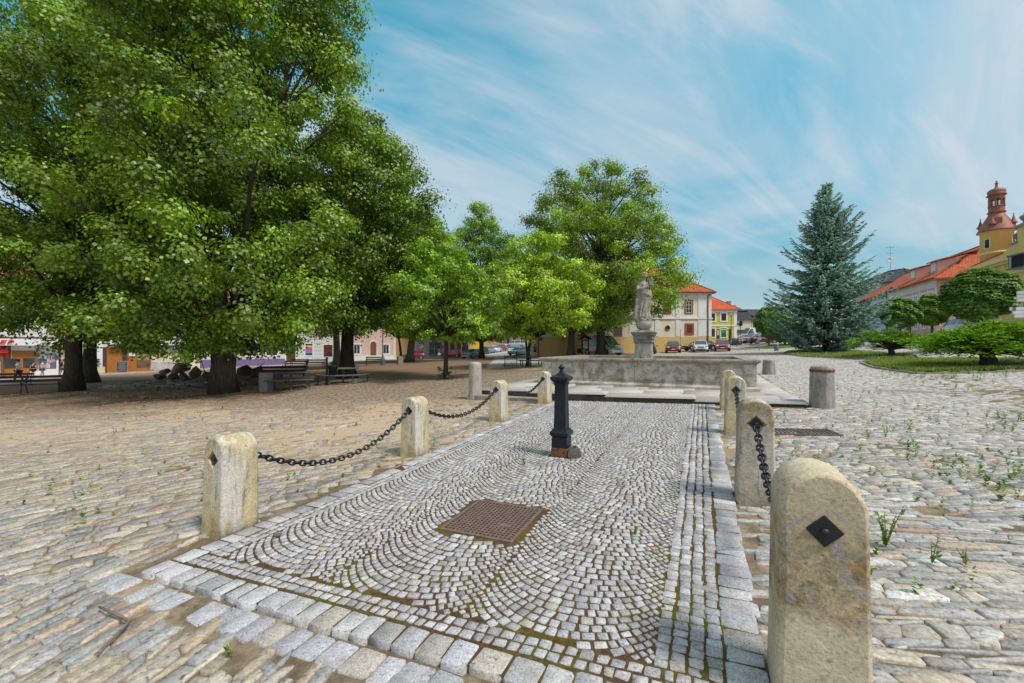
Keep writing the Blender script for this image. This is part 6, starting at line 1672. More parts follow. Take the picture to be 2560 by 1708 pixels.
    h.window(S(820), lz(820, 878), 1.3, 1.9, M_DARKWOOD, glass('dark_brown_glass', (0.10, 0.03, 0.025)), surround=M_WHITEP, bars=(1, 0))
    for X in (745, 795, 835): h.window(S(X), lz(X, 790), 1.2, 2.0, M_DARKWOOD, surround=M_WHITEP)
    h.hip(M_OLDRED, 4, 0.4)
    # pink house with arched door
    h, S = H('arched_door_house', 'pale pink house with an arched brown door and white plinth on the left side', 852, 989, 9.4, plaster('salmon_pink_render', (0.66, 0.46, 0.41), (0.5, 0.38, 0.34), 0.2))
    h.band('plinth', h.zb, lz(930, 889), wht, 0.10)
    h.band('corner_pilaster', lz(980, 888), h.E - .1, wht, 0.08, S(983), S(989), ends=False)
    zb = lz(933, 893); h.door(S(933), 1.0, 2.5, plain('brown_door', (0.20, 0.065, 0.035)), wht, zb=zb, arch=True)
    for X in (892, 965): h.window(S(X), lz(X, 873), 1.0, 1.5, M_WHITEP, surround=wht, sw=0.2, bars=(1, 0))
    for X in (890, 930, 968): h.window(S(X), lz(X, 800), 1.1, 1.8, M_WHITEP, surround=wht, sw=0.2)
    h.hip(M_OLDRED, 4, 0.4, 0, 0)
    ruin = plaster('peeling_render', (0.60, 0.55, 0.48), (0.42, 0.24, 0.10), 0.9, 0.7)
    h, S = H('ochre_cottage', 'low ochre cottage wall between the pink house and the peeling house', 989, 1036, lz(1010, 838), plaster('brick_ochre', (0.46, 0.28, 0.13), (0.3, 0.2, 0.12), 0.4)); h.hip(M_OLDRED, 3, 0.3, 0, 0)
    h, S = H('peeling_house', 'derelict house with peeling plaster and two shop windows by the road signs', 1036, 1114, 9.0, ruin)
    for X in (1080, 1095): h.window(S(X), lz(X, 872), 1.05, 2.2, M_WHITEP if X < 1090 else plain('blue_frame', (0.25, 0.38, 0.42)), glass('shop_glass_grey', (0.10, 0.12, 0.13)), surround=M_DARKWOOD, sw=0.09, bars=(0, 1))
    h.hip(M_OLDRED, 3.6, 0.3, 0, 0)
    for X in (1050, 1075, 1100): h.window(S(X), lz(X, 815), 1.0, 1.7, M_DARKWOOD, surround=wht)
    h, S = H('rose_house', 'rose coloured house with tall brown doors behind the red hatchback', 1114, 1177, 9.2, plaster('rose_render', (0.64, 0.44, 0.40), (0.5, 0.36, 0.33), 0.2))
    for X in (1131, 1147): h.door(S(X), 0.85, 3.2, plain('brown_door', (0.20, 0.065, 0.035)), zb=lz(X, 886))
    h.window(S(1163), lz(1163, 868), 1.1, 1.5, M_DARKWOOD, surround=M_DARKWOOD, bars=(1, 1)); h.window(S(1135), lz(1135, 843), 1.3, 1.0, M_WHITEP, surround=M_WHITEP)
    for X in (1125, 1145, 1165): h.window(S(X), lz(X, 810), 1.0, 1.6, M_DARKWOOD, surround=wht)
    h.hip(M_OLDRED, 3.8, 0.3, 0, 0)
    h, S = H('yellow_cottage', 'small bright yellow house end behind the silver parked car', 1177, 1206, lz(1190, 838), plaster('egg_yellow', (0.72, 0.46, 0.06))); h.band('plinth', h.zb, lz(1190, 874), plain('brown_plinth', (0.18, 0.09, 0.06)), 0.06); h.hip(M_OLDRED, 3, 0.3, 0, 0)
    d = 114.0
    h = House('ochre_house', 'ochre yellow house closing the far end of the street behind the silver van', frame_pt(1204, d), frame_pt(1303, d - 4), 10, zat(806, d), plaster('far_ochre', (0.68, 0.44, 0.18)))
    for X in (1275, 1291): h.window((X - 1204) / F * d, zat(852, d), 0.9, 2.4, plain('grey_wood', (0.22, 0.22, 0.22)), surround=M_WHITEP, sw=0.1, bars=(0, 0))
    h.window((1255 - 1204) / F * d, zat(852, d), 0.9, 1.8, M_WHITEP, surround=M_WHITEP, bars=(1, 1)); h.hip(M_OLDRED, 5, 0.4)
    h = House('stone_house', 'narrow weathered stone house in the gap beside the cream house', frame_pt(1308, 104), frame_pt(1337, 104), 8, zat(800, 104), plaster('stone_rubble', (0.42, 0.36, 0.26), (0.2, 0.17, 0.13), 0.8, 1.2)); h.hip(M_OLDRED, 3, 0.3)
left_row()

# ================================================================= roads, kerbs and beds
def strip(name, A, B, mat, lift, kind='structure', n=40, m=4):
    """sheet between two polylines given as lists of (x, y)"""
    def res(P, k):
        P = [Vector((p[0], p[1])) for p in P]; ls = [0]
        for i in range(len(P) - 1): ls.append(ls[-1] + (P[i + 1] - P[i]).length)
        out = []
        for j in range(k):
            t = ls[-1] * j / (k - 1); i = max(q for q in range(len(ls)) if ls[q] <= t + 1e-9); i = min(i, len(P) - 2)
            out.append(P[i].lerp(P[i + 1], (t - ls[i]) / max(1e-9, ls[i + 1] - ls[i])))
        return out
    a, b = res(A, n), res(B, n)
    V = []; Fs = []
    for i in range(n):
        for j in range(m + 1):
            p = a[i].lerp(b[i], j / m); V.append((p.x, p.y, float(gz(p.x, p.y)) + lift))
    for i in range(n - 1):
        for j in range(m): q = i * (m + 1) + j; Fs.append((q, q + 1, q + m + 2, q + m + 1))
    o = np_mesh(name, V, np.array(Fs), mat, smooth=True); o['kind'] = kind; return o
M_ASPH = plain('pale_asphalt', (0.30, 0.295, 0.29), 0.95, 0, 0.2, 1.2, 0.2); M_PAVE = plain('pale_concrete', (0.42, 0.40, 0.37), 0.95, 0, 0.15, 2, 0.2); M_KERB = plain('kerb_stone', (0.33, 0.31, 0.28), 0.9, 0, 0.3, 5, 0.3)
LN = Vector((LD.y, -LD.x))
def off(ts, o): return [(lp(t)[0] + LN.x * o, lp(t)[1] + LN.y * o) for t in ts]
TS = [-62, -45, -30, -15, 0, 10, 20, 34]
strip('pavement', off(TS, -0.5), off(TS, 3.0), M_PAVE, 0.03); strip('road', off(TS, 3.0), off(TS, 9.0), M_ASPH, 0.012)
strip('far_street', [(-9, 76), (-2, 84), (3, 92), (4, 118)], [(3.5, 57.5), (3.4, 58.5), (3.3, 62), (6, 118)], M_ASPH, 0.016)
strip('far_street_west', [(-14, 73), (-11, 84), (-12, 120)], [(-4, 71), (0, 84), (5, 120)], M_ASPH, 0.02)
strip('east_street', [(26, 56.5), (34, 58), (60, 60)], [(26, 62), (34, 72), (62, 90)], M_ASPH, 0.016)
strip('right_street', [rp(20), rp(0), rp(-20)], [(rp(20)[0] - 7 * CU, rp(20)[1] + 7 * SU), (rp(0)[0] - 7 * CU, rp(0)[1] + 7 * SU), (rp(-20)[0] - 7 * CU, rp(-20)[1] + 7 * SU)], M_PAVE, 0.014)
for o_ in (3.05, 9.1):
    A = off(TS, o_); m = MB()
    for i in range(len(A) - 1):
        for k in range(4):
            p, q = Vector(A[i]).lerp(Vector(A[i + 1]), k / 4), Vector(A[i]).lerp(Vector(A[i + 1]), (k + 1) / 4)
            m.bar((p.x, p.y, float(gz(p.x, p.y)) + .02), (q.x, q.y, float(gz(q.x, q.y)) + .02), 0.14, 0.14)
    m.build('kerb', M_KERB)['kind'] = 'structure'
M_SOIL = plain('bed_soil', (0.075, 0.05, 0.035), 1.0, 0, 0.4, 9, 0.6)
def bed(name, outline, mat, lift, kerb=True, seed=1):
    """planted bed: low domed sheet with an edging of small stones"""
    P = [ground(*q) for q in outline]; c = sum(P, Vector()) / len(P); r = random.Random(seed)
    ring = []
    for i in range(len(P)):
        for k in range(6): q = P[i].lerp(P[(i + 1) % len(P)], k / 6); ring.append(q)
    V = []; n = len(ring); lv = [(1.0, 0.01), (0.9, 0.7), (0.6, 0.95), (0.25, 1.0)]
    for f, h in lv:
        for q in ring: p = c.lerp(q, f); V.append((p.x, p.y, float(gz(p.x, p.y)) + 0.02 + lift * h))
    V.append((c.x, c.y, float(gz(c.x, c.y)) + 0.02 + lift))
    Fs = []; ls = []; sz = []
    for a in range(len(lv) - 1):
        for k in range(n): ls += [a * n + k, a * n + (k + 1) % n, (a + 1) * n + (k + 1) % n, (a + 1) * n + k]; sz.append(4)
    for k in range(n): ls += [(len(lv) - 1) * n + k, (len(lv) - 1) * n + (k + 1) % n, len(V) - 1]; sz.append(3)
    o = np_mesh(name, V, np.array(ls), mat, sizes=np.array(sz), smooth=True); o['kind'] = 'structure'
    if kerb:
        m = MB()
        for k in range(n):
            p, q = ring[k], ring[(k + 1) % n]
            if (q - p).length < 0.05: continue
            p2 = p.lerp(q, 0.03); q2 = p.lerp(q, 0.97); z = r.uniform(-.02, .02)
            m.bar((p2.x, p2.y, p2.z + .04 + z), (q2.x, q2.y, q2.z + .04 + z), 0.09, 0.09)
        m.build('bed_edging', M_KERB)['kind'] = 'structure'
    return ring, c
BED1 = [(2150, 909), (2185, 921), (2290, 936), (2420, 935), (2560, 930), (2640, 918), (2560, 906), (2400, 902), (2250, 903)]
ring1, c1 = bed('grass_bed', BED1, M_SOIL, 0.10, True, 1)
BED2 = [(1955, 886), (2010, 893), (2100, 897), (2200, 901), (2300, 899), (2290, 890), (2200, 884), (2060, 874), (1970, 878)]
ring2, c2 = bed('spruce_bed', BED2, M_SOIL, 0.08, True, 2)
BED3 = [(1896, 871), (1950, 872), (2010, 868), (1990, 862), (1930, 863)]
ring3, c3 = bed('far_grass_bed', BED3, M_SOIL, 0.08, True, 3)
def grass(name, ring, c, n, h, cols, mask=None, seed=1, w=0.02, lift=0.09):
    rg = np.random.default_rng(seed); R_ = np.array([tuple(q) for q in ring]); k = rg.integers(0, len(ring), n)
    t = rg.random(n)[:, None]; e = R_[k] * (1 - t) + R_[(k + 1) % len(ring)] * t
    f = np.sqrt(rg.random(n))[:, None] * 0.96; P = np.array(tuple(c)) * (1 - f) + e * f
    if mask is not None: kp = mask(P, rg); P = P[kp]
    n = len(P); P[:, 2] = gz(P[:, 0], P[:, 1]) + lift * np.minimum(1, (1 - f[:n, 0]) * 8 if mask is None else 1)
    a = rg.uniform(0, 2 * PI, n); hh = h * rg.uniform(0.5, 1.3, n); dx = np.stack([np.cos(a), np.sin(a), 0 * a], 1) * w
    tip = P + np.stack([np.cos(a * 2.3) * hh * .45, np.sin(a * 2.3) * hh * .45, hh], 1)
    V = np.stack([P - dx, P + dx, tip], 1).reshape(-1, 3)
    C = np.array(cols)[rg.integers(0, len(cols), n)] * rg.normal(1, .15, (n, 1))
    o = np_mesh(name, V, np.arange(3 * n).reshape(-1, 3), M_LEAF, col=np.clip(C, .005, .9)); o['kind'] = 'stuff'
    tag(o, 'green grass growing in the planted bed on the right' if name == 'grass' else 'sparse grass under the spruce', 'grass'); return o
GC = [(0.17, 0.30, 0.025), (0.22, 0.34, 0.03), (0.13, 0.24, 0.02), (0.30, 0.34, 0.06)]
jx, jy = ground(2470, 921).x, ground(2470, 921).y
grass('grass', ring1, c1, 26000, 0.13, GC, lambda P, rg: (np.hypot(P[:, 0] - jx - 0.6, P[:, 1] - jy) > 1.9 + rg.normal(0, .25, len(P))), 3)
o_ = grass('sparse_grass', ring2, c2, 16000, 0.11, GC, lambda P, rg: rg.random(len(P)) < (0.5 + 0.5 * np.sin(P[:, 0] * 1.3) * np.sin(P[:, 1] * 1.1)), 4, 0.025)
o_ = grass('verge_grass', ring3, c3, 9000, 0.13, GC, None, 5, 0.03); o_['label'] = 'strip of grass beside the maroon car'
# ================================================================= vehicles
M_TYRE = plain('tyre_rubber', (0.02, 0.02, 0.021), 0.85, 0, 0.2); M_RIMM = plain('alloy_rim', (0.42, 0.43, 0.44), 0.35, 0.7, 0.1)
M_CARGLASS = plain('car_glass', (0.05, 0.07, 0.08), 0.06, 0, 0.3, 2, 0, spec=0.9); M_TRIMB = plain('black_trim', (0.022, 0.022, 0.024), 0.6)
M_LAMPW = plain('headlight_glass', (0.55, 0.57, 0.58), 0.15, 0.1, 0.2, 20); M_LAMPR = plain('tail_lamp', (0.42, 0.015, 0.012), 0.2); M_PLATE = plain('number_plate', (0.70, 0.70, 0.68), 0.5)
M_PLBLUE = plain('plate_blue', (0.02, 0.08, 0.4), 0.5)
CAR = {  # length, width, body top line, glasshouse line (x, z), wheel x, wheel radius; x forward
 'hatch': dict(L=3.95, W=1.68, top=[(-1.97, .48), (-1.95, .78), (-1.82, .93), (-1.0, .95), (0.2, .92), (0.95, .88), (1.45, .78), (1.80, .66), (1.93, .52), (1.97, .42)], roof=[(-1.84, .93), (-1.45, 1.36), (-1.05, 1.44), (-.35, 1.46), (.25, 1.40), (1.05, .87)], wx=(-1.22, 1.25), wr=.30),
 'sedan': dict(L=4.60, W=1.76, top=[(-2.3, .5), (-2.27, .82), (-2.1, .93), (-1.55, .96), (0.2, .92), (1.05, .88), (1.65, .80), (2.08, .68), (2.26, .52), (2.3, .42)], roof=[(-1.75, .95), (-1.05, 1.34), (-.6, 1.42), (-.1, 1.44), (.45, 1.37), (1.2, .87)], wx=(-1.35, 1.40), wr=.32),
 'mpv': dict(L=4.6, W=1.82, top=[(-2.3, .5), (-2.28, .9), (-2.15, 1.03), (-1.0, 1.03), (0.4, .99), (1.3, .95), (1.75, .86), (2.1, .74), (2.27, .55), (2.3, .42)], roof=[(-2.2, 1.02), (-1.85, 1.54), (-1.4, 1.64), (-.4, 1.67), (.3, 1.6), (1.5, .94)], wx=(-1.35, 1.4), wr=.33),
 'van': dict(L=5.1, W=1.95, top=[(-2.55, .5), (-2.54, 1.1), (-2.5, 1.15), (-1.0, 1.15), (0.8, 1.12), (1.6, 1.07), (2.1, .95), (2.38, .8), (2.53, .6), (2.55, .45)], roof=[(-2.52, 1.14), (-2.48, 1.85), (-2.3, 1.95), (-.4, 1.98), (.9, 1.93), (1.85, 1.05)], wx=(-1.5, 1.65), wr=.34),
 'bigvan': dict(L=5.6, W=2.0, top=[(-2.8, .5), (-2.79, 1.2), (-2.75, 1.28), (-1.0, 1.28), (1.0, 1.26), (1.9, 1.2), (2.3, 1.05), (2.62, .9), (2.78, .65), (2.8, .45)], roof=[(-2.77, 1.27), (-2.74, 2.3), (-2.6, 2.45), (-.4, 2.5), (1.0, 2.42), (2.15, 1.18)], wx=(-1.7, 1.8), wr=.36)}
def car(label, kind, pos, rz, color, vis='both', group='parked cars', glassy=True, cat='car', plate=True, solid_rear=False):
    k = CAR[kind]; L, W = k['L'], k['W']; x, y = pos; z = float(gz(x, y)) + 0.02
    name = {'hatch': 'hatchback_car', 'sedan': 'sedan_car', 'mpv': 'minivan', 'van': 'van', 'bigvan': 'van'}[kind]
    root = thing(name, label, cat, (x, y, z), rz, group)
    paint = plain('paint_%d_%d_%d' % tuple(int(c * 100) for c in color), color, 0.28, 0.15, 0.06, 2, 0, coat=0.6, spec=0.5)
    tx, tz = zip(*k['top']); gx, gzz = zip(*k['roof'])
    hwid = lambda xx: W / 2 * (1 - 0.13 * (abs(xx) / (L / 2)) ** 5)
    xs = sorted(set(list(tx) + list(np.linspace(-L / 2 + .05, L / 2 - .05, 13))))
    V = []; n = 0
    for xx in xs:
        t = float(np.interp(xx, tx, tz)); h = hwid(xx); lo = 0.20 if abs(xx) < L / 2 - .25 else 0.27
        sec = [(h * .90, lo), (h * .985, lo + .10), (h, min(t - .1, .55)), (h * .985, t - .10), (h * .90, t - .015), (h * .5, t + .015), (0, t + .02)]
        ring = [(xx, a, b) for a, b in sec] + [(xx, -a, b) for a, b in sec[-2::-1]]
        n = len(ring); V += ring
    Fs = [(i * n + j, i * n + (j + 1) % n, (i + 1) * n + (j + 1) % n, (i + 1) * n + j) for i in range(len(xs) - 1) for j in range(n)]
    Fs += [tuple(range(n)), tuple((len(xs) - 1) * n + j for j in range(n - 1, -1, -1))]
    m = MB(); m.add(V, Fs)
    # glasshouse shell
    GX = list(np.linspace(gx[0], gx[-1], 22)); bw = lambda xx: hwid(xx) * .90; zbel = lambda xx: float(np.interp(xx, tx, tz)) - .03
    rz_ = lambda xx: float(np.interp(xx, gx, gzz)); rw = lambda xx: hwid(xx) * (0.90 - 0.17 * max(0, (rz_(xx) - zbel(xx)) / .6))
    V = []
    for xx in GX:
        zt = max(rz_(xx), zbel(xx) + .01)
        V += [(xx, bw(xx), zbel(xx)), (xx, rw(xx), zt - .03), (xx, rw(xx) * .8, zt), (xx, 0, zt + .015), (xx, -rw(xx) * .8, zt), (xx, -rw(xx), zt - .03), (xx, -bw(xx), zbel(xx))]
    Fs = [(i * 7 + j, i * 7 + j + 1, (i + 1) * 7 + j + 1, (i + 1) * 7 + j) for i in range(21) for j in range(6)]
    Fs += [tuple(range(7)), tuple(21 * 7 + j for j in range(6, -1, -1))]
    m.add(V, Fs)
    body = m.build('body', paint, root, smooth=True)
    es = body.modifiers.new('e', 'EDGE_SPLIT'); es.split_angle = rad(38)
    # glass panels set a few millimetres proud of the shell
    def side_glass(xa, xb, s):
        P = []; q = np.linspace(xa, xb, 7)
        pt = lambda xx, f: (xx, s * (bw(xx) + (rw(xx) - bw(xx)) * f + .008), zbel(xx) + (max(rz_(xx), zbel(xx) + .02) - .03 - zbel(xx)) * f)
        top = [pt(xx, .88) for xx in q if rz_(xx) - zbel(xx) > .12]; bot = [pt(xx, .14) for xx in q if rz_(xx) - zbel(xx) > .12]
        if len(top) < 2: return
        g = MB()
        for i in range(len(top) - 1): g.quad(bot[i], bot[i + 1], top[i + 1], top[i])
        g.build('side_window', M_CARGLASS, root)
    lo, hi = gx[0] + .12, gx[-1] - .12
    cuts = [(lo, lo + (hi - lo) * .40), (lo + (hi - lo) * .435, hi)] if kind in ('hatch', 'sedan') else [(lo, lo + (hi - lo) * .28), (lo + (hi - lo) * .31, lo + (hi - lo) * .62), (lo + (hi - lo) * .65, hi)]
    if solid_rear: cuts = cuts[-1:]
    for s in (-1, 1):
        for c in cuts: side_glass(c[0], c[1], s)
    def end_glass(xa, xb, nm, off):
        g = MB(); q = np.linspace(xa, xb, 5); R = []
        for xx in q:
            zz = rz_(xx) + .008; w_ = (bw(xx) + (rw(xx) - bw(xx)) * min(1, max(0, (zz - zbel(xx)) / (rz_(gx[3]) - zbel(xx))))) * .86
            R.append([(xx + off, -w_, zz + .006), (xx + off, 0, zz + .018), (xx + off, w_, zz + .006)])
        for i in range(4):
            for j in range(2): g.quad(R[i][j], R[i][j + 1], R[i + 1][j + 1], R[i + 1][j])
        g.build(nm, M_CARGLASS, root, smooth=True)
    end_glass(gx[-1] - (gx[-1] - gx[-2]) * .08, gx[-2] + .05, 'windscreen', .012)
    if not solid_rear: end_glass(gx[0] + (gx[1] - gx[0]) * .12, gx[1] - (gx[1] - gx[0]) * .05, 'rear_window', -.012)
    for wx in k['wx']:
        for s in (-1, 1):
            g = MB(); g.lathe([(k['wr'] * .6, -.10), (k['wr'] * .97, -.09), (k['wr'], -.05), (k['wr'], .05), (k['wr'] * .97, .09), (k['wr'] * .6, .10)], (wx, s * (W / 2 - .085), k['wr']), 18, axis='y'); wh = g.build('wheel', M_TYRE, root, smooth=False)
            g = MB(); g.lathe([(k['wr'] * .66, .0), (k['wr'] * .66, s * .012), (k['wr'] * .25, s * .03), (.01, s * .03)], (wx, s * (W / 2 + .014), k['wr']), 14, axis='y'); g.build('rim', M_RIMM, wh)
            g = MB(); g.lathe([(k['wr'] * 1.16, -.01), (k['wr'] * 1.16, .01)], (wx, s * (W / 2 - .002), k['wr'] + .01), 18, axis='y'); g.build('wheel_arch', M_TRIMB, root)
    ft = L / 2
    zl = .70 if kind in ('hatch', 'sedan') else .82
    for s in (-1, 1):
        g = MB(); g.sphere((ft - .20, s * W * .37, zl - .03), (.17, .19, .10), 10, 6); g.build('headlight', M_LAMPW, root, smooth=True)
        g = MB(); g.box((-ft + .05, s * W * .40, zl + .15), (.12, .22, .26 if kind in ('hatch', 'sedan') else .5)); g.build('tail_light', M_LAMPR, root, bevel=.02)
        g = MB(); g.sphere((gx[-1] - .32, s * (W / 2 + .07), zbel(.6) + .10), (.07, .11, .075), 8, 6); g.build('mirror', paint if kind != 'bigvan' else M_TRIMB, root, smooth=True)
    g = MB(); g.box((ft - .06, 0, zl - .08), (.10, W * .42, .10)); g.build('grille', M_TRIMB, root, bevel=.015)
    g = MB(); g.box((ft - .02, 0, .30), (.05, W * .62, .11)); g.build('bumper_intake', M_TRIMB, root, bevel=.015)
    g = MB(); g.box((-ft + .02, 0, .33), (.06, W * .8, .10)); g.build('rear_bumper_trim', M_TRIMB, root, bevel=.015)
    for s in (-1, 1):
        g = MB(); g.box((s * (ft + .012), 0, .44 if s > 0 else .62), (.02, .50, .11)); p = g.build('number_plate', M_PLATE, root)
        g = MB(); g.box((s * (ft + .024), s * .225, .44 if s > 0 else .62), (.006, .04, .10)); g.build('plate_band', M_PLBLUE, p)
    return root
def cx(X, d): return ((X - CX) / F * d, d)
WINE, RED, WHITE, SILVER, BLACK, NAVY, MAROON = (0.20, 0.018, 0.035), (0.50, 0.018, 0.016), (0.62, 0.64, 0.66), (0.42, 0.44, 0.46), (0.018, 0.02, 0.026), (0.02, 0.028, 0.06), (0.13, 0.022, 0.035)
car('wine red hatchback facing out from the yellow wall, just right of the statue pedestal', 'hatch', cx(1682, 51), rad(-109), WINE)
car('white hatchback facing forward in front of the black saloon', 'hatch', cx(1751, 50), rad(-113), WHITE)
car('raspberry red hatchback parked at the corner of the cream house', 'hatch', cx(1805, 50.5), rad(-115), (0.32, 0.03, 0.05))
car('black saloon parked sideways along the yellow wall', 'sedan', cx(1750, 54.6), rad(180), BLACK)
car('dark blue car seen from behind, half hidden by the pedestal', 'hatch', cx(1622, 50), rad(68), NAVY)
car('white van behind the thick tree trunk by the yellow wall', 'bigvan', cx(1506, 50), rad(-62), (0.60, 0.61, 0.62), cat='van', solid_rear=True)
car('maroon saloon parked sideways left of the spruce', 'sedan', cx(1906, 66), rad(-2), MAROON)
car('bright red car partly behind the maroon saloon', 'hatch', cx(1932, 72), rad(0), (0.40, 0.03, 0.06))
car('white panel van behind the cars near the mansard house', 'bigvan', cx(1880, 80), rad(196), WHITE, cat='van', solid_rear=True)
car('silver car between the white van and the flower tubs', 'hatch', cx(1866, 72), rad(205), SILVER)
car('pale silver estate just in front of the white panel van', 'mpv', cx(1884, 70.5), rad(200), (0.46, 0.48, 0.50))
car('white car at the back left of the panel van', 'hatch', cx(1851, 84), rad(200), WHITE)
car('white passenger van parked before the pink house', 'van', cx(2405, 40.5), rad(63), WHITE, cat='van')
car('dark red hatchback behind the leaning lime trunk', 'hatch', cx(1032, 64), rad(195), (0.30, 0.02, 0.045))
car('bright red hatchback behind the young lime trunk', 'hatch', cx(1131, 74), rad(166), RED)
car('silver grey minivan beside the pointed lime tree', 'mpv', cx(1183, 69), rad(237), (0.42, 0.46, 0.44))
car('orange car behind the silver grey minivan', 'hatch', cx(1161, 80), rad(192), (0.48, 0.17, 0.05))
car('grey car seen from behind right of the pointed lime trunk', 'hatch', cx(1222, 82), rad(62), (0.20, 0.23, 0.25))
car('white car between the grey and the dark red car in the far row', 'hatch', cx(1236, 84), rad(60), WHITE)
car('dark red car at the right end of the far row', 'hatch', cx(1250, 87), rad(55), (0.30, 0.02, 0.04))
car('silver people carrier before the far ochre house', 'van', cx(1289, 103), rad(178), SILVER)
car('green car behind the silver people carrier', 'hatch', cx(1314, 108), rad(170), (0.03, 0.33, 0.06))
car('dark grey estate at the far end by the stone house', 'mpv', cx(1333, 106), rad(172), (0.15, 0.16, 0.17))
car('white saloon driving toward the square on the far street', 'sedan', cx(1298, 72), rad(226), (0.64, 0.64, 0.65), group=None)

# ================================================================= benches, tables, bins, lamps, signs
M_BENCHD = plain('dark_bench_slat', (0.030, 0.022, 0.020), 0.55, 0, 0.3, 9); M_BENCHR = plain('red_brown_slat', (0.10, 0.03, 0.022), 0.55, 0, 0.3, 9)
M_GREYIR = plain('grey_painted_iron', (0.10, 0.13, 0.16), 0.5, 0.2, 0.2); M_BOARD = plain('weathered_board', (0.12, 0.115, 0.115), 0.8, 0, 0.35, 6, 0.2)
M_AGG = plain('exposed_aggregate', (0.27, 0.255, 0.235), 0.95, 0, 0.28, 45, 0.5)
def bench(label, X, Yb, rz, L, slat, group='slatted park benches', pos=None):
    p = ground(X, Yb) if pos is None else Vector((*pos, float(gz(*pos))))
    root = thing('park_bench', label, 'bench', p, rz, group)
    for i in range(3): m = MB(); m.box((0, -0.20 + .15 * i, 0.45), (L, 0.12, 0.035)); m.build('seat_slat', slat, root)
    for i in range(2): m = MB(); m.box((0, 0.235 + .045 * i, 0.62 + .20 * i), (L, 0.03, 0.13)); m.build('back_slat', slat, root)
    xs = (-L / 2 + .12, 0, L / 2 - .12) if L > 2.2 else (-L / 2 + .12, L / 2 - .12)
    for x_ in xs:
        m = MB(); m.tube([(x_, -0.30, 0.0), (x_, -0.24, 0.25), (x_, -0.22, 0.42), (x_, 0.15, 0.42), (x_, 0.21, 0.50), (x_, 0.27, 0.72), (x_, 0.30, 0.90), (x_, 0.34, 0.93)], 0.022, 6)
        m.tube([(x_, 0.32, 0.0), (x_, 0.24, 0.22), (x_, 0.15, 0.42)], 0.022, 6)
        m.tube([(x_, -0.27 + .06 * math.cos(a) * (1 - a / 9), 0.50 + 0.09 * math.sin(a) * (1 - a / 9)) for a in np.linspace(-1.5, 4.5, 10)] + [(x_, 0.22, 0.62)], 0.016, 6)
        m.build('side_frame', M_IRON, root, smooth=True)
    return root
b0 = ground(60, 984)
bench('long dark slatted bench at the far left edge', 60, 984, rad(28), 2.9, M_BENCHD)
bench('dark bench farther back at the left edge in front of the brown shop door', 18, 968, rad(25), 2.2, M_BENCHD)
bench('red brown bench left of its twin in front of the lattice plinth', 740, 927, rad(18), 1.9, M_BENCHR)
bench('red brown bench closest to the slim lime trunk', 788, 922, rad(8), 1.8, M_BENCHR)
bench('grey dark bench behind the two red brown benches', 748, 919, rad(6), 1.8, M_BENCHD)
bench('dark bench with curled arms behind the first picnic table', 704, 956, rad(22), 2.4, M_BENCHR)
bench('small dark bench beside the lamp post before the pink house', 937, 913, rad(10), 1.9, M_BENCHD)
def picnic_straight(label, X, Yb, rz, group='picnic tables'):
    p = ground(X, Yb); root = thing('picnic_table', label, 'table', p, rz, group)
    m = MB(); m.box((0, 0, 0.735), (1.85, 0.72, 0.05)); m.build('tabletop', M_BOARD, root)
    m = MB(); m.cyl((0, 0, 0), (0, 0, 0.71), 0.045, n=8); m.box((0, 0, .70), (.8, .3, .03)); m.build('leg', M_GREYIR, root)
    for y_ in (-0.72, 0.72):
        m = MB(); m.box((0, y_, 0.45), (1.85, 0.34, 0.045)); b = m.build('seat', M_BOARD, root)
        for x_ in (-0.68, 0.68): m = MB(); m.cyl((x_, y_, 0), (x_, y_, 0.43), 0.04, n=8); m.build('leg', M_GREYIR, b)
    return root
picnic_straight('grey picnic table with two straight benches beside the concrete bin', 727, 973, rad(24))
def picnic_round(label, X, Yb, rz):
    p = ground(X, Yb); root = thing('picnic_table', label, 'table', p, rz, 'picnic tables')
    m = MB(); m.lathe([(0.02, 0.70), (0.74, 0.715), (0.76, 0.73), (0.76, 0.755), (0.02, 0.76)], n=28); m.build('tabletop', M_BOARD, root)
    m = MB(); m.cyl((0, 0, 0), (0, 0, 0.70), 0.05, n=8); m.build('leg', M_GREYIR, root)
    m = MB(); a = np.linspace(-PI * 0.98, PI * 0.12, 18); V = []
    for t in a:
        for r_, z in ((0.98, .43), (1.30, .43), (1.30, .475), (0.98, .475)): V.append((r_ * math.cos(t), r_ * math.sin(t), z))
    Fs = [(i * 4 + j, i * 4 + (j + 1) % 4, (i + 1) * 4 + (j + 1) % 4, (i + 1) * 4 + j) for i in range(17) for j in range(4)] + [(0, 1, 2, 3), (71, 70, 69, 68)]
    m.add(V, Fs); b = m.build('curved_seat', M_BOARD, root)
    for t in (-2.9, -1.95, -1.0, 0.1): m = MB(); m.cyl((1.14 * math.cos(t), 1.14 * math.sin(t), 0), (1.14 * math.cos(t), 1.14 * math.sin(t), .43), 0.04, n=8); m.build('leg', M_GREYIR, b)
    return root
picnic_round('round picnic table with a curved bench in front of the stout trunk', 858, 958, rad(12))
def far_table():
    p = ground(1327, 917); root = picnic_straight('dark picnic table under the bright lime behind the fountain', 1327, 917, rad(4)); return root
far_table()
def bin_conc(label, X, Yb, r, h):
    p = ground(X, Yb); root = thing('concrete_bin', label, 'bin', p, 0.25, 'concrete litter bins')
    m = MB(); m.lathe([(r * .96, 0), (r, 0.02), (r * 1.02, h - .03), (r, h), (r * .8, h), (r * .78, h - .25), (.02, h - .26)], n=6); m.build('casing', M_AGG, root)
    m = MB(); m.lathe([(r * .80, h - .2), (r * .80, h + .012), (r * .76, h + .012), (r * .74, h - .2)], n=6); m.build('liner', M_GREYIR, root)
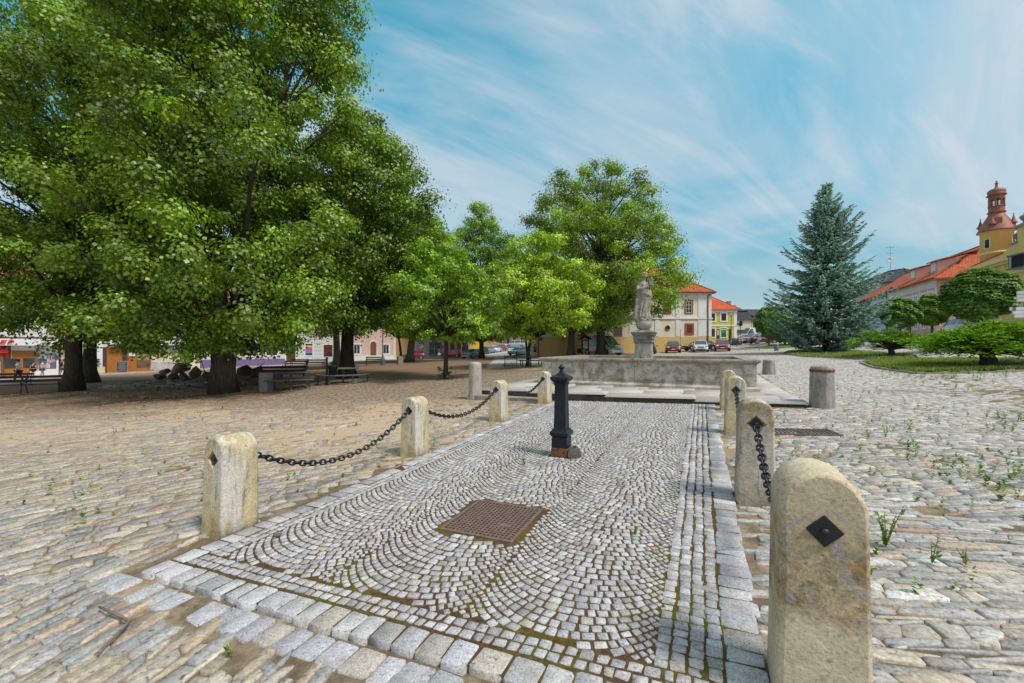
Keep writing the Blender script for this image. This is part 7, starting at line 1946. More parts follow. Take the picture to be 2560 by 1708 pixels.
bin_conc('hexagonal exposed aggregate bin next to the straight picnic table', 664, 979, 0.27, 0.80); bin_conc('pale concrete bin beside the dark red car', 1000, 911, 0.32, 0.85)
def post_bin():
    p = ground(817, 964); root = thing('litter_bin', 'black litter bin hanging on a post beside the round picnic table', 'bin', p, 0.2)
    m = MB(); m.cyl((0, 0, 0), (0, 0, 1.28), 0.05, n=8); m.sphere((0, 0, 1.3), 0.055, 8, 6); m.build('post', M_IRON, root)
    m = MB(); m.lathe([(0.02, .42), (.17, .44), (.215, .9), (.23, .93), (.215, .95), (.19, .93), (.18, .6)], (0.27, 0, 0), 14); m.build('basket', M_IRON, root, smooth=True)
post_bin()
def lamp(label, X, Yb, d=None, h=4.2, head=True, group='cast iron lamp posts'):
    p = ground(X, Yb) if d is None else Vector((*cx(X, d), float(gz(*cx(X, d)))))
    root = thing('street_lamp', label, 'street lamp', p, 0.4, group)
    m = MB(); m.lathe([(.24, -.05), (.24, .62), (.17, .72), (.10, .82), (.07, 1.0), (.09, 1.05), (.055, 1.1), (.05, h)], n=8); m.build('post', M_GREYIR, root, smooth=False)
    m = MB(); m.lathe([(.05, h), (.16, h + .06), (.20, h + .42), (.22, h + .44), (.08, h + .62), (.02, h + .75)], n=6); m.build('lantern', plain('lamp_glass', (0.35, 0.34, 0.30), 0.2), root)
lamp('grey cast iron lamp post with a fat foot before the pink house', 957, 913); lamp('grey lamp post by the middle ball maple', 2332, 846); lamp('dark lamp post in front of the lime green house', 1828, 0, 66, 4.6)
def sign(label, X, d, zc, shape, mats, h=None, rz=0.0, r=0.33, back=False, plate2=None, Yb=None):
    x, y = cx(X, d); z = float(gz(x, y)); root = thing('road_sign', label, 'road sign', (x, y, z), rz, 'road signs')
    m = MB(); m.cyl((0, 0, 0), (0, 0, zc - z + r), 0.035, n=8); m.build('pole', plain('zinc_pole', (0.28, 0.29, 0.30), 0.5, 0.5), root)
    c = (0, -0.05, zc - z)
    if shape == 'round':
        m = MB(); m.lathe([(r, 0), (r, .02)], c, 22, axis='y'); pl = m.build('plate', mats[0], root)
        if len(mats) > 1: m = MB(); m.lathe([(r * .80, -.012), (r * .80, -.002)], c, 22, axis='y'); m.build('face', mats[1], pl)
        if len(mats) > 2: m = MB(); m.bar((-r * .5, c[1] - .02, c[2] + r * .5), (r * .5, c[1] - .02, c[2] - r * .5), .10, .006, up=(0, 1, 0)); m.build('bar', mats[2], pl)
    else:
        m = MB(); m.box(c, (2 * r, .025, 2 * r * 1.1)); m.build('plate', mats[0], root, bevel=.01)
    if plate2: m = MB(); m.box((0, -.05, zc - z - r - .28), (.42, .02, .34)); m.build('lower_plate', plate2, root)
SR, SW, SB = plain('sign_red', (0.72, 0.01, 0.015), 0.4, 0, 0.05), plain('sign_face_white', (0.70, 0.70, 0.70), 0.5), plain('sign_blue', (0.02, 0.05, 0.42), 0.4)
SG = plain('sign_back_grey', (0.22, 0.27, 0.30), 0.5, 0.3)
sign('round red and white sign with a black mark by the leaning lime', 1055, 66, zat(867.5, 66), 'round', [SR, SW, plain('black_mark', (0.02, 0.02, 0.02), 0.5)], r=.30)
sign('round blue no parking sign with a lower plate before the shop windows', 1098, 62, zat(876, 62), 'round', [SR, SB, SR], r=.28, plate2=SW); sign('grey back of a round road sign just left of the young lime', 1104, 54, zat(867, 54), 'round', [SG], r=.28)
sign('grey backs of two stacked signs behind the pointed lime trunk', 1215, 60, zat(876, 60), 'square', [SG], r=.30); sign('round grey sign back with a board beside the maroon saloon', 1898, 47, zat(836, 47), 'round', [plain('sign_back_pale', (0.30, 0.36, 0.38), 0.5, 0.2)], r=.22, plate2=plain('sign_back_pale', (0.30, 0.36, 0.38), 0.5, 0.2))
sign('thin sign post with a small yellow plate against the yellow wall', 1701, 55.5, zat(825, 55.5), 'square', [plain('yellow_plate', (0.55, 0.42, 0.05), 0.5)], r=.09)
sign('blue and red sign before the far ochre house', 1264, 96, zat(855, 96), 'round', [SR, SB, SR], r=.32, plate2=SW)
def hanging_sign():
    x, y = cx(1851, 62); z = float(gz(x, y)); root = thing('sign_post', 'dark pole with green and red hanging boards and a striped foot by the flower tubs', 'sign post', (x, y, z), 0)
    Z = lambda Y: zat(Y, 62) - z
    m = MB(); m.cyl((0, 0, 0), (0, 0, Z(797)), 0.05, n=8); m.build('pole', M_GREYIR, root)
    m = MB(); m.box((0.02, -.12, Z(809)), (.36, .16, .75)); m.build('dark_board', M_IRONB, root); m = MB(); m.box((-.38, -.05, Z(811)), (.42, .05, .36)); m.build('green_board', plain('green_board', (0.02, 0.22, 0.10), .5), root)
    m = MB(); m.box((-.22, -.06, Z(815.5)), (.40, .05, .12)); m.build('red_board', SR, root)
    for s in (-.22, .2):
        m = MB(); m.box((s, -.2, Z(848)), (.12, .05, .9)); b = m.build('guard_post', SW, root)
        for k in range(3): m = MB(); m.box((s, -.2, Z(848) - .33 + .30 * k), (.126, .056, .14)); m.build('red_stripe', SR, b)
    m = MB(); m.box((.2, -.2, .1), (1.7, .5, .22)); m.build('kerb_foot', M_PAVE, root)
hanging_sign()
def tub(label, X, d, w, seed):
    x, y = cx(X, d); root = thing('flower_tub', label, 'planter', (x, y, float(gz(x, y))), 0, 'grey flower tubs')
    m = MB(); m.box((0, 0, .38), (w, .7, .78), 0, 1.12); m.build('tub', plain('tub_grey', (0.07, 0.075, 0.085), .7), root)
    V, Fq, C = foliage([(np.array([a, 0, .95]), .4, 1.0) for a in (-w * .25, w * .25)], 300, .13, (0.05, 0.12, 0.02), np.random.default_rng(seed), bract=0); np_mesh('foliage', V, Fq, M_LEAF, root, col=C)
tub('dark grey flower tub with a green bush before the lime green house', 1833, 69, 1.2, 5); tub('wider grey flower tub right beside the first tub', 1841, 66, 1.3, 6)
def small_bin():
    x, y = cx(1941, 45); root = thing('litter_bin', 'small blue grey litter bin on the verge left of the spruce', 'bin', (x, y, float(gz(x, y))), 0)
    m = MB(); m.lathe([(.2, 0), (.22, .02), (.24, .70), (.2, .76), (.05, .80)], n=14); m.build('drum', plain('bin_bluegrey', (0.16, 0.20, 0.26), .6), root, smooth=True); m = MB(); m.lathe([(.25, .62), (.25, .68)], n=14); m.build('rim', M_GREYIR, root)
small_bin()
def bike_rack():
    p = ground(1277, 918); root = thing('bicycle_rack', 'curled wrought iron bicycle rack near the bright lime', 'bicycle rack', p, rad(4))
    w = 0.88
    for s in (-1, 1): m = MB(); m.cyl((s * w / 2, 0, -.05), (s * w / 2, 0, .86), .028, n=8); m.sphere((s * w / 2, 0, .88), .035, 8, 6); m.build('post', M_IRON, root)
    m = MB(); m.cyl((-w / 2, 0, .78), (w / 2, 0, .78), .014, n=6); m.cyl((-w / 2, 0, .12), (w / 2, 0, .12), .014, n=6); m.build('rail', M_IRON, root)
    for i in range(7):
        x_ = -w / 2 + w * (i + .5) / 7; m = MB()
        m.tube([(x_, 0, .78), (x_, -.02, .5), (x_ - .10, -.10, .28), (x_ - .20, -.22, .13), (x_ - .27, -.33, .06), (x_ - .32, -.35, .12), (x_ - .28, -.32, .17)], .013, 6); m.build('hoop', M_IRON, root, smooth=True)
bike_rack()
def kiosk():
    x, y = cx(1463, 48.5); root = thing('notice_board', 'wooden notice board with a little pitched roof against the yellow wall', 'notice board', (x, y, float(gz(x, y))), rad(32))
    for s in (-.5, .5): m = MB(); m.box((s, 0, 1.0), (.11, .11, 2.2)); m.build('post', M_DARKWOOD, root)
    m = MB(); m.prism([(-.85, 2.05), (0, 2.5), (.85, 2.05), (.85, 2.0), (0, 2.42), (-.85, 2.0)], -.4, .4); m.build('roof', M_DARKWOOD, root)
    m = MB(); m.box((0, 0, 1.4), (.9, .06, 1.15)); bd = m.build('board', M_DARKWOOD, root)
    for i, (px, pz, c) in enumerate(((-.2, 1.65, (.3, .5, .3)), (.2, 1.6, (.2, .4, .55)), (-.18, 1.2, (.55, .55, .5)), (.2, 1.15, (.5, .5, .5)))): m = MB(); m.box((px, -.04, pz), (.34, .02, .42)); m.build('notice', plain('notice_%d' % i, c, .8, 0, .4, 14), bd)
kiosk()
def box_planter():
    p = Vector((*lp(lt(238)), 0)) + Vector((LN.x, LN.y, 0)) * 0.7; p.z = float(gz(p.x, p.y)); root = thing('box_planter', 'cream box planter with a round dark green bush beside the restaurant entrance', 'planter', p, math.atan2(LD.y, LD.x))
    m = MB(); m.box((0, 0, .35), (1.7, .6, .8)); m.build('box', plain('cream_box', (.55, .48, .30), .8), root)
    V, Fq, C = foliage([(np.array([0, 0, 1.1]), .55, 1.0), (np.array([0.15, 0, 1.4]), .4, 1.0)], 500, .13, (0.02, 0.06, 0.015), np.random.default_rng(9), bract=0); np_mesh('foliage', V, Fq, M_LEAF, root, col=C)
    p = Vector((*lp(lt(307)), 0)) + Vector((LN.x, LN.y, 0)) * 0.9; p.z = float(gz(p.x, p.y)); root = thing('chalkboard', 'framed chalkboard standing before the restaurant door', 'chalkboard', p, math.atan2(LD.y, LD.x))
    m = MB()
    for s in (-.47, .47): m.bar((s, -.1, 0), (s, .05, 1.3), .07, .05)
    m.bar((-.47, .04, 1.27), (.47, .04, 1.27), .05, .12); m.bar((-.47, -.08, .2), (.47, -.08, .2), .05, .07); m.build('frame', plain('chalk_frame', (.36, .15, .06), .6), root)
    m = MB(); m.quad((-.44, -.085, .22), (.44, -.085, .22), (.44, .035, 1.25), (-.44, .035, 1.25)); b = m.build('slate', plain('chalk_slate', (.035, .045, .06), .8), root)
    m = MB()
    for k in range(7): z_ = 1.1 - .12 * k; y_ = -.085 + .12 * (z_ - .22) / 1.03 - .012; m.box((rnd.uniform(-.05, .05), y_, z_), (rnd.uniform(.4, .7), .006, .02))
    m.build('chalk_lines', plain('chalk', (.5, .5, .5), 1), b)
    p = Vector((*lp(lt(413)), 0)) + Vector((LN.x, LN.y, 0)) * 1.2; p.z = float(gz(p.x, p.y)); root = thing('covered_table', 'garden table under a pale tarpaulin beside the restaurant window', 'covered table', p, math.atan2(LD.y, LD.x))
    m = MB(); m.box((0, 0, .62), (2.6, 1.1, .85), 0, .92); o = m.build('tarpaulin', plain('tarpaulin', (.42, .38, .38), .6, 0, .25, 3), root); rough_mesh(o, .07, 2.2, 3)
    for s in (-1.1, 1.1): m = MB(); m.box((s, -.35, .12), (.08, .08, .3)); m.build('leg', plain('chalk_frame', (.36, .15, .06), .6), root)
box_planter()
def public_clock():
    x, y = cx(2574, 9.6); z = float(gz(x, y)); root = thing('post_clock', 'black boxy clock on a dark post with pale direction boards at the right edge', 'post clock', (x, y, z), rad(-18))
    Z = lambda Y: zat(Y, 9.6) - z
    m = MB(); m.cyl((0, 0, 0), (0, 0, Z(667)), .05, n=10); m.build('post', M_IRONB, root)
    m = MB(); m.tube([(0, 0, Z(636)), (-.04, 0, Z(622)), (-.02, 0, Z(612)), (.02, 0, Z(603)), (.03, 0, Z(598))], .018, 6); m.build('top_arm', M_GREYIR, root)
    m = MB(); m.box((0, 0, Z(652)), (.50, .42, .32)); b = m.build('case', M_IRONB, root, bevel=.012)
    m = MB(); m.box((0, 0, Z(635.5)), (.54, .46, .035)); m.box((0, 0, Z(669)), (.54, .46, .03)); m.build('case_trim', plain('case_grey', (.16, .17, .19), .45, .4), b)
    m = MB(); m.box((-.255, .14, Z(652)), (.012, .05, .29)); m.build('case_edge', plain('case_pale', (.42, .46, .50), .4, .3), b)
    for k in range(7): m = MB(); m.box((.03, -.215, Z(640 + 4 * k)), (.40, .012, .012)); m.build('louvre', plain('louvre_dark', (.035, .036, .04), .5), b)
    for Y0, w_ in ((728, .34), (737, .34), (746, .34), (768, .50), (777, .44), (786, .40)):
        m = MB(); m.box((-.10 + (.34 - w_) * .3, -.07, Z(Y0 + 4)), (w_, .03, .075)); bo = m.build('direction_board', plain('board_white', (.62, .63, .63), .6, 0, .1), root)
        if Y0 == 768: m = MB(); m.box((-.33, -.09, Z(Y0 + 4)), (.05, .012, .07)); m.build('blue_tip', SB, bo)
public_clock()

# ================================================================= rock mound under the big lime
def mound():
    P = ground(430, 968); cxm, cym = P.x + 0.8, P.y + 0.9; rx, ry, hh = 5.0, 2.9, 0.50
    f = lambda x, y: hh * np.clip(1 - ((x - cxm) / rx) ** 2 - ((y - cym) / ry) ** 2, 0, 1) ** 0.55
    Q = []; r = random.Random(5); s = -6.0
    while s < 6:
        w_ = r.uniform(.14, .30); t = -6.0
        while t < 6:
            l = r.uniform(.25, .62); ca, sa = math.cos(.75), math.sin(.75)
            q = [(cxm + (t + a) * ca - (s + b) * sa, cym + (t + a) * sa + (s + b) * ca) for a, b in ((.01, .01), (l - .01, r.uniform(-.03, .03)), (l - .01, w_ - .01), (.01, w_ - r.uniform(0, .04)))]
            m_ = np.mean(q, 0)
            if f(m_[0], m_[1]) > 0.06: Q.append(q)
            t += l
        s += w_
    Q = np.array(Q); n = len(Q); m_ = Q.mean(1)
    C = tones(n, [(0.22, 0.195, 0.165), (0.17, 0.16, 0.15), (0.25, 0.21, 0.16), (0.30, 0.27, 0.24)], [3, 3, 2, .6], .18, np.random.default_rng(3))
    V, L, S, Cc = stones(Q, f(m_[:, 0], m_[:, 1]) + RG.normal(0, .02, n), np.full(n, .10), C, 1, cut=.12, bevel=.1, jit=.08, tilt=.012)
    o = np_mesh('slate_mound', V, L, M_SLATE, sizes=S, col=Cc); o['kind'] = 'structure'
    m = MB(); a = np.linspace(PI * 1.02, PI * 1.86, 16)
    for i in range(15):
        p = Vector((cxm + rx * 1.03 * math.cos(a[i]), cym + ry * 1.05 * math.sin(a[i]), 0)); q = Vector((cxm + rx * 1.03 * math.cos(a[i + 1]), cym + ry * 1.05 * math.sin(a[i + 1]), 0)); p.z = float(gz(p.x, p.y)) + .06; q.z = float(gz(q.x, q.y)) + .06; m.bar(p.lerp(q, .02), p.lerp(q, .98), .14, .16)
    m.build('mound_edging', plain('dark_edging', (.10, .09, .08), .95, 0, .3, 8, .4))['kind'] = 'structure'
    return f, cxm, cym
mf, mcx, mcy = mound()
def boulder(label, X, Y, d, s, seed, mt):
    x, y = cx(X, d); zc = zat(Y, d); r = random.Random(seed); root = None
    bm = bmesh.new(); pts = [bm.verts.new(Vector((r.gauss(0, 1), r.gauss(0, 1), r.gauss(0, 1))).normalized() * r.uniform(.8, 1.05)) for _ in range(15)]
    bmesh.ops.convex_hull(bm, input=pts)
    bmesh.ops.delete(bm, geom=[v for v in bm.verts if not v.link_faces], context='VERTS')
    bmesh.ops.bevel(bm, geom=bm.edges[:], offset=.10, segments=2, affect='EDGES', profile=.6)
    for v in bm.verts: v.co += mnoise.noise_vector(v.co * 2.3 + Vector((seed, 0, 0))) * .07; v.co.x *= s[0]; v.co.y *= s[1]; v.co.z *= s[2]
    me = bpy.data.meshes.new('boulder'); bm.to_mesh(me); bm.free(); me.materials.append(mt)
    o = link_mesh('boulder', me); o.location = (x, y, zc); o.rotation_euler = (r.uniform(-.3, .3), r.uniform(-.3, .3), r.uniform(0, 6)); tag(o, label, 'boulder', 'boulders of the rock pile')
    return o
RK = plain('boulder_rock', (0.17, 0.125, 0.105), .95, 0, .45, 3.5, .6); RK2 = plain('boulder_rock_dark', (0.085, 0.066, 0.055), .95, 0, .45, 3.5, .6)
for i, (lab, X, Y, s, mt) in enumerate([
        ('largest pale brown boulder on top of the rock pile', 450, 922, (.52, .4, .36), RK), ('flat tipped boulder at the left shoulder of the rock pile', 412, 930, (.36, .34, .20), RK), ('low rounded boulder at the left foot of the rock pile', 401, 941, (.34, .3, .20), RK2),
        ('round boulder in the middle front of the rock pile', 434, 942, (.26, .25, .24), RK2), ('upright greyish boulder leaning at the front of the pile', 458, 941, (.22, .22, .32), RK), ('angular dark boulder left of the big trunk', 490, 932, (.38, .32, .40), RK), ('small boulder tucked against the big lime trunk', 522, 938, (.32, .3, .26), RK2),
        ('dark boulder just right of the big lime trunk', 608, 926, (.42, .4, .40), RK2), ('broad dark boulder behind the concrete bin', 640, 932, (.46, .4, .42), RK2)]):
    boulder(lab, X, Y, 20.3 + .25 * (i % 3), s, 40 + i, mt)

# ================================================================= loose leaves, weeds, twigs
def litter():
    rg = np.random.default_rng(17); P = []
    def band(pts, n, w):
        G = [ground(*p) for p in pts]
        for _ in range(n):
            i = rg.integers(0, len(G) - 1); p = G[i].lerp(G[i + 1], rg.random()); a = rg.normal(0, w, 2); P.append((p.x + a[0], p.y + a[1]))
    band([(0, 994), (60, 987), (118, 982)], 1500, .12); band([(170, 988), (195, 987)], 150, .12); band([(240, 972), (290, 967), (320, 963)], 900, .13); band([(262, 991), (330, 993), (400, 997), (480, 990), (540, 984)], 2600, .14)
    band([(640, 972), (700, 975), (790, 962)], 900, .2); band([(660, 926), (740, 931), (815, 926)], 1400, .35); band([(890, 909), (960, 907), (1060, 904), (1130, 900)], 1100, .35); band([(590, 950), (640, 956)], 500, .2); band([(1190, 900), (1240, 899)], 400, .4)
    for _ in range(1800):
        q = ground(rg.uniform(-50, 1150), 962 + 90 * rg.random() ** 2); P.append((q.x, q.y))
    P = np.array(P); n = len(P); z = gz(P[:, 0], P[:, 1]) + 0.02 + np.maximum(0, mf(P[:, 0], P[:, 1])) + rg.uniform(0, .03, n)
    V = leaf_quads(np.column_stack([P, z]), np.array([0, 0, 1]) + rg.normal(0, .45, (n, 3)), np.full(n, .06), .75, None, rg)
    C = np.array([(0.42, 0.20, 0.06), (0.50, 0.28, 0.10), (0.34, 0.15, 0.05), (0.52, 0.36, 0.17)])[rg.integers(0, 4, n)] * rg.normal(1, .15, (n, 1))
    o = np_mesh('fallen_leaves', V, np.arange(len(V)).reshape(-1, 4), M_LEAF, col=np.clip(C, .01, .9)); o['kind'] = 'stuff'; tag(o, 'drifts of dry orange leaves under the lime trees', 'fallen leaves')
litter()
def weeds():
    """small herbs rooted in the joints: upright stems with paired leaves"""
    rg = np.random.default_rng(23); r = random.Random(23)
    def herb(p, h, n, P, N, S, D, C, stem):
        for _ in range(n):
            a = r.uniform(0, 6.28); ln = r.uniform(0, .35) * h; tip = Vector((p.x + math.cos(a) * ln, p.y + math.sin(a) * ln, p.z + h * r.uniform(.6, 1.1))); stem.tube([p, p.lerp(tip, .5) + Vector((0, 0, h * .05)), tip], [.003, .0025, .0012], 4, cap=False)
            k = max(3, int(h / .022)); tn = r.uniform(.75, 1.25)
            for i in range(k):
                q = p.lerp(tip, (i + .6) / k); b = r.uniform(0, 6.28); o_ = Vector((math.cos(b), math.sin(b), .35)); P.append(tuple(q + o_ * .012)); D.append(tuple(o_)); N.append((-math.cos(b) * .4, -math.sin(b) * .4, 1)); S.append(.035 + .02 * h); C.append(np.array((0.16, 0.26, 0.035)) * tn * r.uniform(.8, 1.2))
    def flush(name, parent, P, N, S, D, C, stem):
        V = leaf_quads(np.array(P), np.array(N) + rg.normal(0, .3, (len(P), 3)), np.array(S), .55, np.array(D), rg)
        o = np_mesh(name, V, np.arange(len(V)).reshape(-1, 4), M_LEAF, parent, col=np.clip(np.array(C), .01, .9))
        return o, stem.build('stem', plain('weed_stem', (.12, .17, .04), .8), parent)
    big = [((2215, 1372), .30, 7, 'tall leafy weed sprouting right of the large foreground bollard'), ((2330, 1415), .20, 3, 'slim weed in the slate joints at the right'), ((2415, 1420), .14, 2, 'small weed right of the slim weed'), ((1588, 1342), .07, 4, 'small green seedling in the fan cobbles right of the manhole cover'), ((1311, 1165), .09, 5, 'small green tuft in the cobbles left of the water pump'), ((572, 1650), .07, 3, 'little green seedling in the slate at the bottom left')]
    for q, h, n, lab in big:
        p = ground(*q); p.z += .02; root = thing('weed', lab, 'weed', p); P, N, S, D, C, st = [], [], [], [], [], MB()
        herb(Vector((0, 0, 0)), h, n, P, N, S, D, C, st); flush('leaves', root, P, N, S, D, C, st)
    P, N, S, D, C, st = [], [], [], [], [], MB()
    spots = []
    while len(spots) < 300:
        X, Y = r.uniform(1900, 2620), r.uniform(915, 1500); q = ground(X, Y); u, v = touv(q.x, q.y)
        if v < .7 or (PLAT_V0 < v < PLAT_V1 + .3 and 10.5 < u < 20.5): continue
        cl = mnoise.noise(Vector((q.x * .5, q.y * .5, 3)));
        if Y > 1230 and r.random() < .72: continue
        if r.random() < .35 + cl: spots.append((q, r.uniform(.05, .16)))
    while len(spots) < 375:
        X, Y = r.uniform(60, 1100), r.uniform(1060, 1330); q = ground(X, Y); u, v = touv(q.x, q.y)
        if v > -3.9: continue
        if r.random() < .5 + mnoise.noise(Vector((q.x * .6, q.y * .6, 8))): spots.append((q, r.uniform(.05, .11)))
    while len(spots) < 425:
        q = ground(r.uniform(2200, 2600), r.uniform(930, 948)); spots.append((q, r.uniform(.1, .26)))
    for q, h in spots: q.z += .012; herb(q, h, r.randint(2, 5), P, N, S, D, C, st)
    V = leaf_quads(np.array(P), np.array(N) + rg.normal(0, .3, (len(P), 3)), np.array(S), .5, np.array(D), rg)
    o = np_mesh('weeds', V, np.arange(len(V)).reshape(-1, 4), M_LEAF, col=np.clip(np.array(C), .01, .9)); o['kind'] = 'stuff'; tag(o, 'small weeds growing in the joints of the slate paving', 'weeds')
    # broken twig at the lower left
    a, b, c = [ground(*q) for q in ((248, 1535), (325, 1572), (245, 1652))]
    root = thing('twig', 'bare broken twig lying on the slate stones at the bottom left', 'twig', a); m = MB(); L3 = lambda p: (p.x - a.x, p.y - a.y, p.z - a.z + .045)
    m.tube([L3(a), L3(a.lerp(b, .5)), L3(b), L3(b.lerp(c, .5)), L3(c)], [.006, .008, .010, .009, .005], 6); m.build('stick', plain('twig_bark', (.22, .14, .11), .9, 0, .3, 30), root, smooth=True)
    p = ground(693, 1352); bm = bmesh.new(); bmesh.ops.create_icosphere(bm, subdivisions=2, radius=1)
    for v in bm.verts: v.co += mnoise.noise_vector(v.co * 1.5) * .3; v.co = Vector((v.co.x * .035, v.co.y * .018, v.co.z * .022))
    me = bpy.data.meshes.new('loose_stone'); bm.to_mesh(me); bm.free(); me.materials.append(RK); o = link_mesh('loose_stone', me); o.location = p + Vector((0, 0, .05)); tag(o, 'small loose stone chip lying on the cobbles near the left bollard', 'stone')
weeds()

# ================================================================= people
def person(label, X, Yb, face, h, top, legs, skin=(0.50, 0.31, 0.22), hair=(0.03, 0.02, 0.016), stride=.18, shorts=False, cap=None, sleeves=.5, skirt=False, hairlen=0.0, raise_arm=False, d=None, bag=False):
    p = ground(X, Yb) if d is None else Vector((*cx(X, d), float(gz(*cx(X, d)))))
    root = thing('person', label, 'person', p, face); k = h / 1.75
    S = lambda a: (a[0] * k, a[1] * k, a[2] * k)
    V = {'pel': (0, 0, .93), 'wai': (.01, 0, 1.08), 'che': (.015, 0, 1.28), 'neck': (.0, 0, 1.47), 'hb': (.02, 0, 1.56), 'head': (.035, 0, 1.65), 'crown': (.03, 0, 1.71)}
    E = [('pel', 'wai'), ('wai', 'che'), ('che', 'neck'), ('neck', 'hb'), ('hb', 'head'), ('head', 'crown')]
    Rr = {'pel': (.155, .11), 'wai': (.135, .095), 'che': (.165, .11), 'neck': .058, 'hb': .072, 'head': .098, 'crown': .075}
    for s, n in ((1, 'l'), (-1, 'r')):
        st = stride * s
        V.update({n + 'hip': (0, s * .09, .88), n + 'knee': (st * .55 + .03, s * .10, .48), n + 'ank': (st - .05 * (s < 0) - .02, s * .10, .09), n + 'toe': (st + .12, s * .115, .035), n + 'sho': (0, s * .19, 1.41)})
        if raise_arm and s < 0: V.update({n + 'elb': (.10, s * .30, 1.52), n + 'wri': (.18, s * .22, 1.74), n + 'palm': (.20, s * .19, 1.82)})
        else: V.update({n + 'elb': (-st * .35, s * .25, 1.13), n + 'wri': (-st * .5 + .09, s * .24, .89), n + 'palm': (-st * .5 + .12, s * .235, .81)})
        E += [('pel', n + 'hip'), (n + 'hip', n + 'knee'), (n + 'knee', n + 'ank'), (n + 'ank', n + 'toe'), ('che', n + 'sho'), (n + 'sho', n + 'elb'), (n + 'elb', n + 'wri'), (n + 'wri', n + 'palm')]
        Rr.update({n + 'hip': .092, n + 'knee': .058, n + 'ank': .038, n + 'toe': .034, n + 'sho': .062, n + 'elb': .042, n + 'wri': .028, n + 'palm': (.036, .022)})
    names = list(V); ix = {n: i for i, n in enumerate(names)}
    me = skin_mesh([S(V[n]) for n in names], [(ix[a], ix[b]) for a, b in E], [tuple(q * k for q in Rr[n]) if hasattr(Rr[n], '__len__') else Rr[n] * k for n in names], 1)
    m = MB(); m.add(*mesh_arrays(me))
    for n, s in (('l', 1), ('r', -1)):                     # fingers and thumb
        pa = Vector(V[n + 'palm']); d_ = (pa - Vector(V[n + 'wri'])).normalized()
        for q in range(4):
            b = pa + Vector((.03 - .02 * q, 0, 0)) + d_ * .02; l = (.06, .075, .07, .055)[q]; m.tube([S(b), S(b + d_ * l * .6 + Vector((0, -s * .008, 0))), S(b + d_ * l + Vector((0, -s * .022, 0)))], [.0085 * k, .008 * k, .006 * k], 5)
        m.tube([S(pa + Vector((.03, 0, .03))), S(pa + Vector((.06, -s * .01, .0))), S(pa + Vector((.065, -s * .012, -.03)))], [.010 * k, .009 * k, .007 * k], 5)
    m.sphere(S((.135, 0, 1.635)), (.016 * k, .013 * k, .02 * k), 7, 5)            # nose
    for s in (-1, 1): m.sphere(S((.03, s * .096, 1.64)), (.02 * k, .012 * k, .03 * k), 7, 5)
    sk = plain('skin_%d' % int(skin[0] * 100), skin, .6); body = m.build('body', sk, root, smooth=True)
    f = MB()
    for s in (-1, 1): f.sphere(S((.122, s * .035, 1.665)), .011 * k, 6, 5)
    f.box(S((.118, 0, 1.59)), (.012 * k, .045 * k, .008 * k)); f.build('face', plain('dark_eye', (.03, .02, .02), .4), root)
    def cloth(name, ns, es, grow, mt, cut=None):
        vs = [S(cut[n]) if cut and n in cut else S(V[n]) for n in ns]; i2 = {n: i for i, n in enumerate(ns)}
        r2 = [tuple((q * 1.05 + grow) * k for q in Rr[n]) if hasattr(Rr[n], '__len__') else (Rr[n] * 1.05 + grow) * k for n in ns]
        me = skin_mesh(vs, [(i2[a], i2[b]) for a, b in es], r2, 1); me.materials.clear(); me.materials.append(mt); return link_mesh(name, me, root)
    mid = lambda a, b, t: tuple(V[a][i] + (V[b][i] - V[a][i]) * t for i in range(3))
    cut = {n + 'elb': mid(n + 'sho', n + 'elb', sleeves) for n in 'lr'}; cut['pel'] = (0, 0, .96)
    cloth('shirt', ['pel', 'wai', 'che', 'lsho', 'lelb', 'rsho', 'relb'], [('pel', 'wai'), ('wai', 'che'), ('che', 'lsho'), ('lsho', 'lelb'), ('che', 'rsho'), ('rsho', 'relb')], .014, top, cut)
    if shorts:
        c2 = {n + 'knee': mid(n + 'hip', n + 'knee', .62) for n in 'lr'}
        cloth('shorts', ['pel', 'lhip', 'lknee', 'rhip', 'rknee'], [('pel', 'lhip'), ('lhip', 'lknee'), ('pel', 'rhip'), ('rhip', 'rknee')], .022, legs, c2)
    else: cloth('trousers', ['pel', 'lhip', 'lknee', 'lank', 'rhip', 'rknee', 'rank'], [('pel', 'lhip'), ('lhip', 'lknee'), ('lknee', 'lank'), ('pel', 'rhip'), ('rhip', 'rknee'), ('rknee', 'rank')], .016, legs)
    hm = MB(); hm.sphere(S((.012, 0, 1.69)), (.108 * k, .104 * k, .098 * k), 12, 8)
    if hairlen: hm.tube([S((-.06, 0, 1.68)), S((-.09, 0, 1.58)), S((-.085, 0, 1.58 - hairlen))], [.085 * k, .08 * k, .04 * k], 8)
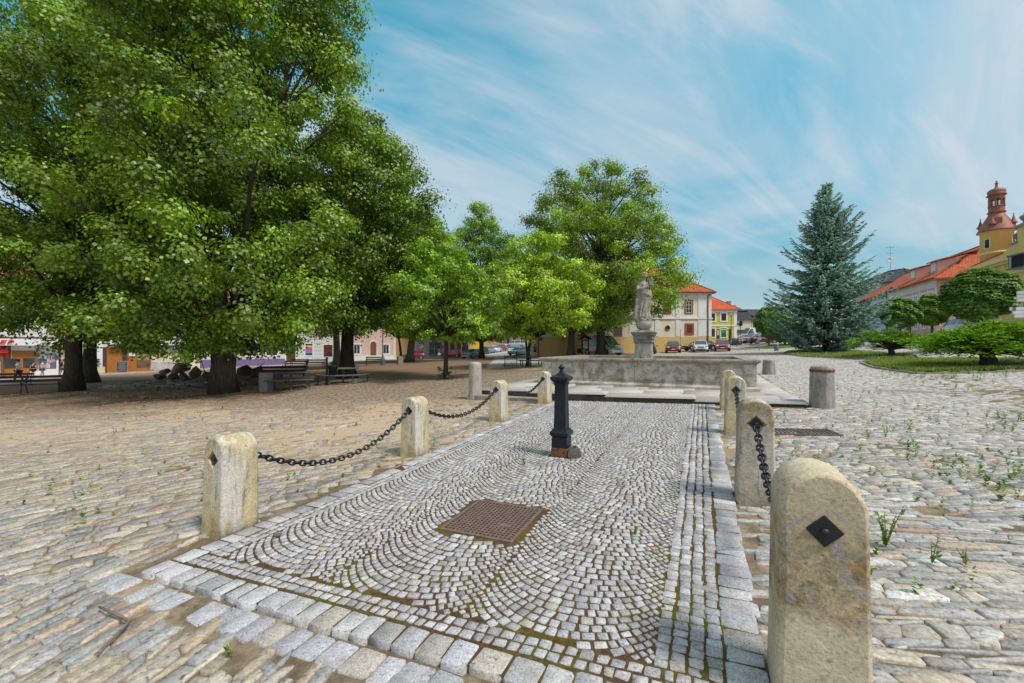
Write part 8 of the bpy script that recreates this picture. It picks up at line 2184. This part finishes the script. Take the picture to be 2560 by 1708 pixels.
    hm.build('hair', plain('hair_%d' % int(hair[0] * 1000), hair, .7), root, smooth=True)
    if cap: c = MB(); c.lathe([(.118 * k, 1.70 * k), (.12 * k, 1.74 * k), (.10 * k, 1.80 * k), (.04 * k, 1.825 * k), (.005, 1.83 * k)], (.015 * k, 0, 0), 14); c.box(S((.13, 0, 1.712)), (.10 * k, .15 * k, .012 * k)); c.build('cap', cap, root, smooth=True)
    for n in 'lr':
        a, t = Vector(V[n + 'ank']), Vector(V[n + 'toe']); s_ = MB(); s_.tube([S(a + Vector((-.05, 0, -.035))), S(a + Vector((.0, 0, -.03))), S(t), S(t + Vector((.05, 0, -.004)))], [.046 * k, .052 * k, .048 * k, .026 * k], 8); s_.build('shoe', plain('shoe_dark', (.03, .03, .035), .6), root, smooth=True)
    return root
TN = lambda n, c, v=.1, s=6: plain(n, c, .85, 0, v, s)
person('man in a pale patterned shirt, dark jeans and a navy cap walking past the shop', 46, 956, rad(200), 1.76, TN('patterned_shirt', (.55, .57, .58), .3, 14), TN('dark_jeans', (.022, .025, .032)), cap=TN('navy_cap', (.02, .02, .05)), hair=(.05, .04, .03))
person('woman in a black top and black shorts standing before the shop door', 83, 947, rad(80), 1.66, TN('black_cloth', (.012, .012, .014)), TN('black_cloth', (.012, .012, .014)), shorts=True, stride=.12, hairlen=.15)
person('woman in a white top and grey blue shorts beside the display window', 105, 946, rad(60), 1.70, TN('white_cloth', (.66, .64, .66)), TN('greyblue_shorts', (.10, .14, .18)), shorts=True, stride=.14, hair=(.09, .05, .03), hairlen=.12)
person('person in a dark top and denim shorts raising an arm, half behind the left trunk', 157, 944, rad(10), 1.72, TN('charcoal_top', (.03, .03, .035)), TN('denim_shorts', (.09, .14, .20)), shorts=True, raise_arm=True, stride=.22, hairlen=.2)
person('pedestrian in a blue top and dark shorts by the corner drainpipe of the cream house', 1337, 0, rad(95), 1.76, TN('royal_blue_top', (.03, .06, .26)), TN('dark_jeans', (.022, .025, .032)), shorts=True, d=55.8, stride=.1)
print('objects', len(bpy.data.objects))
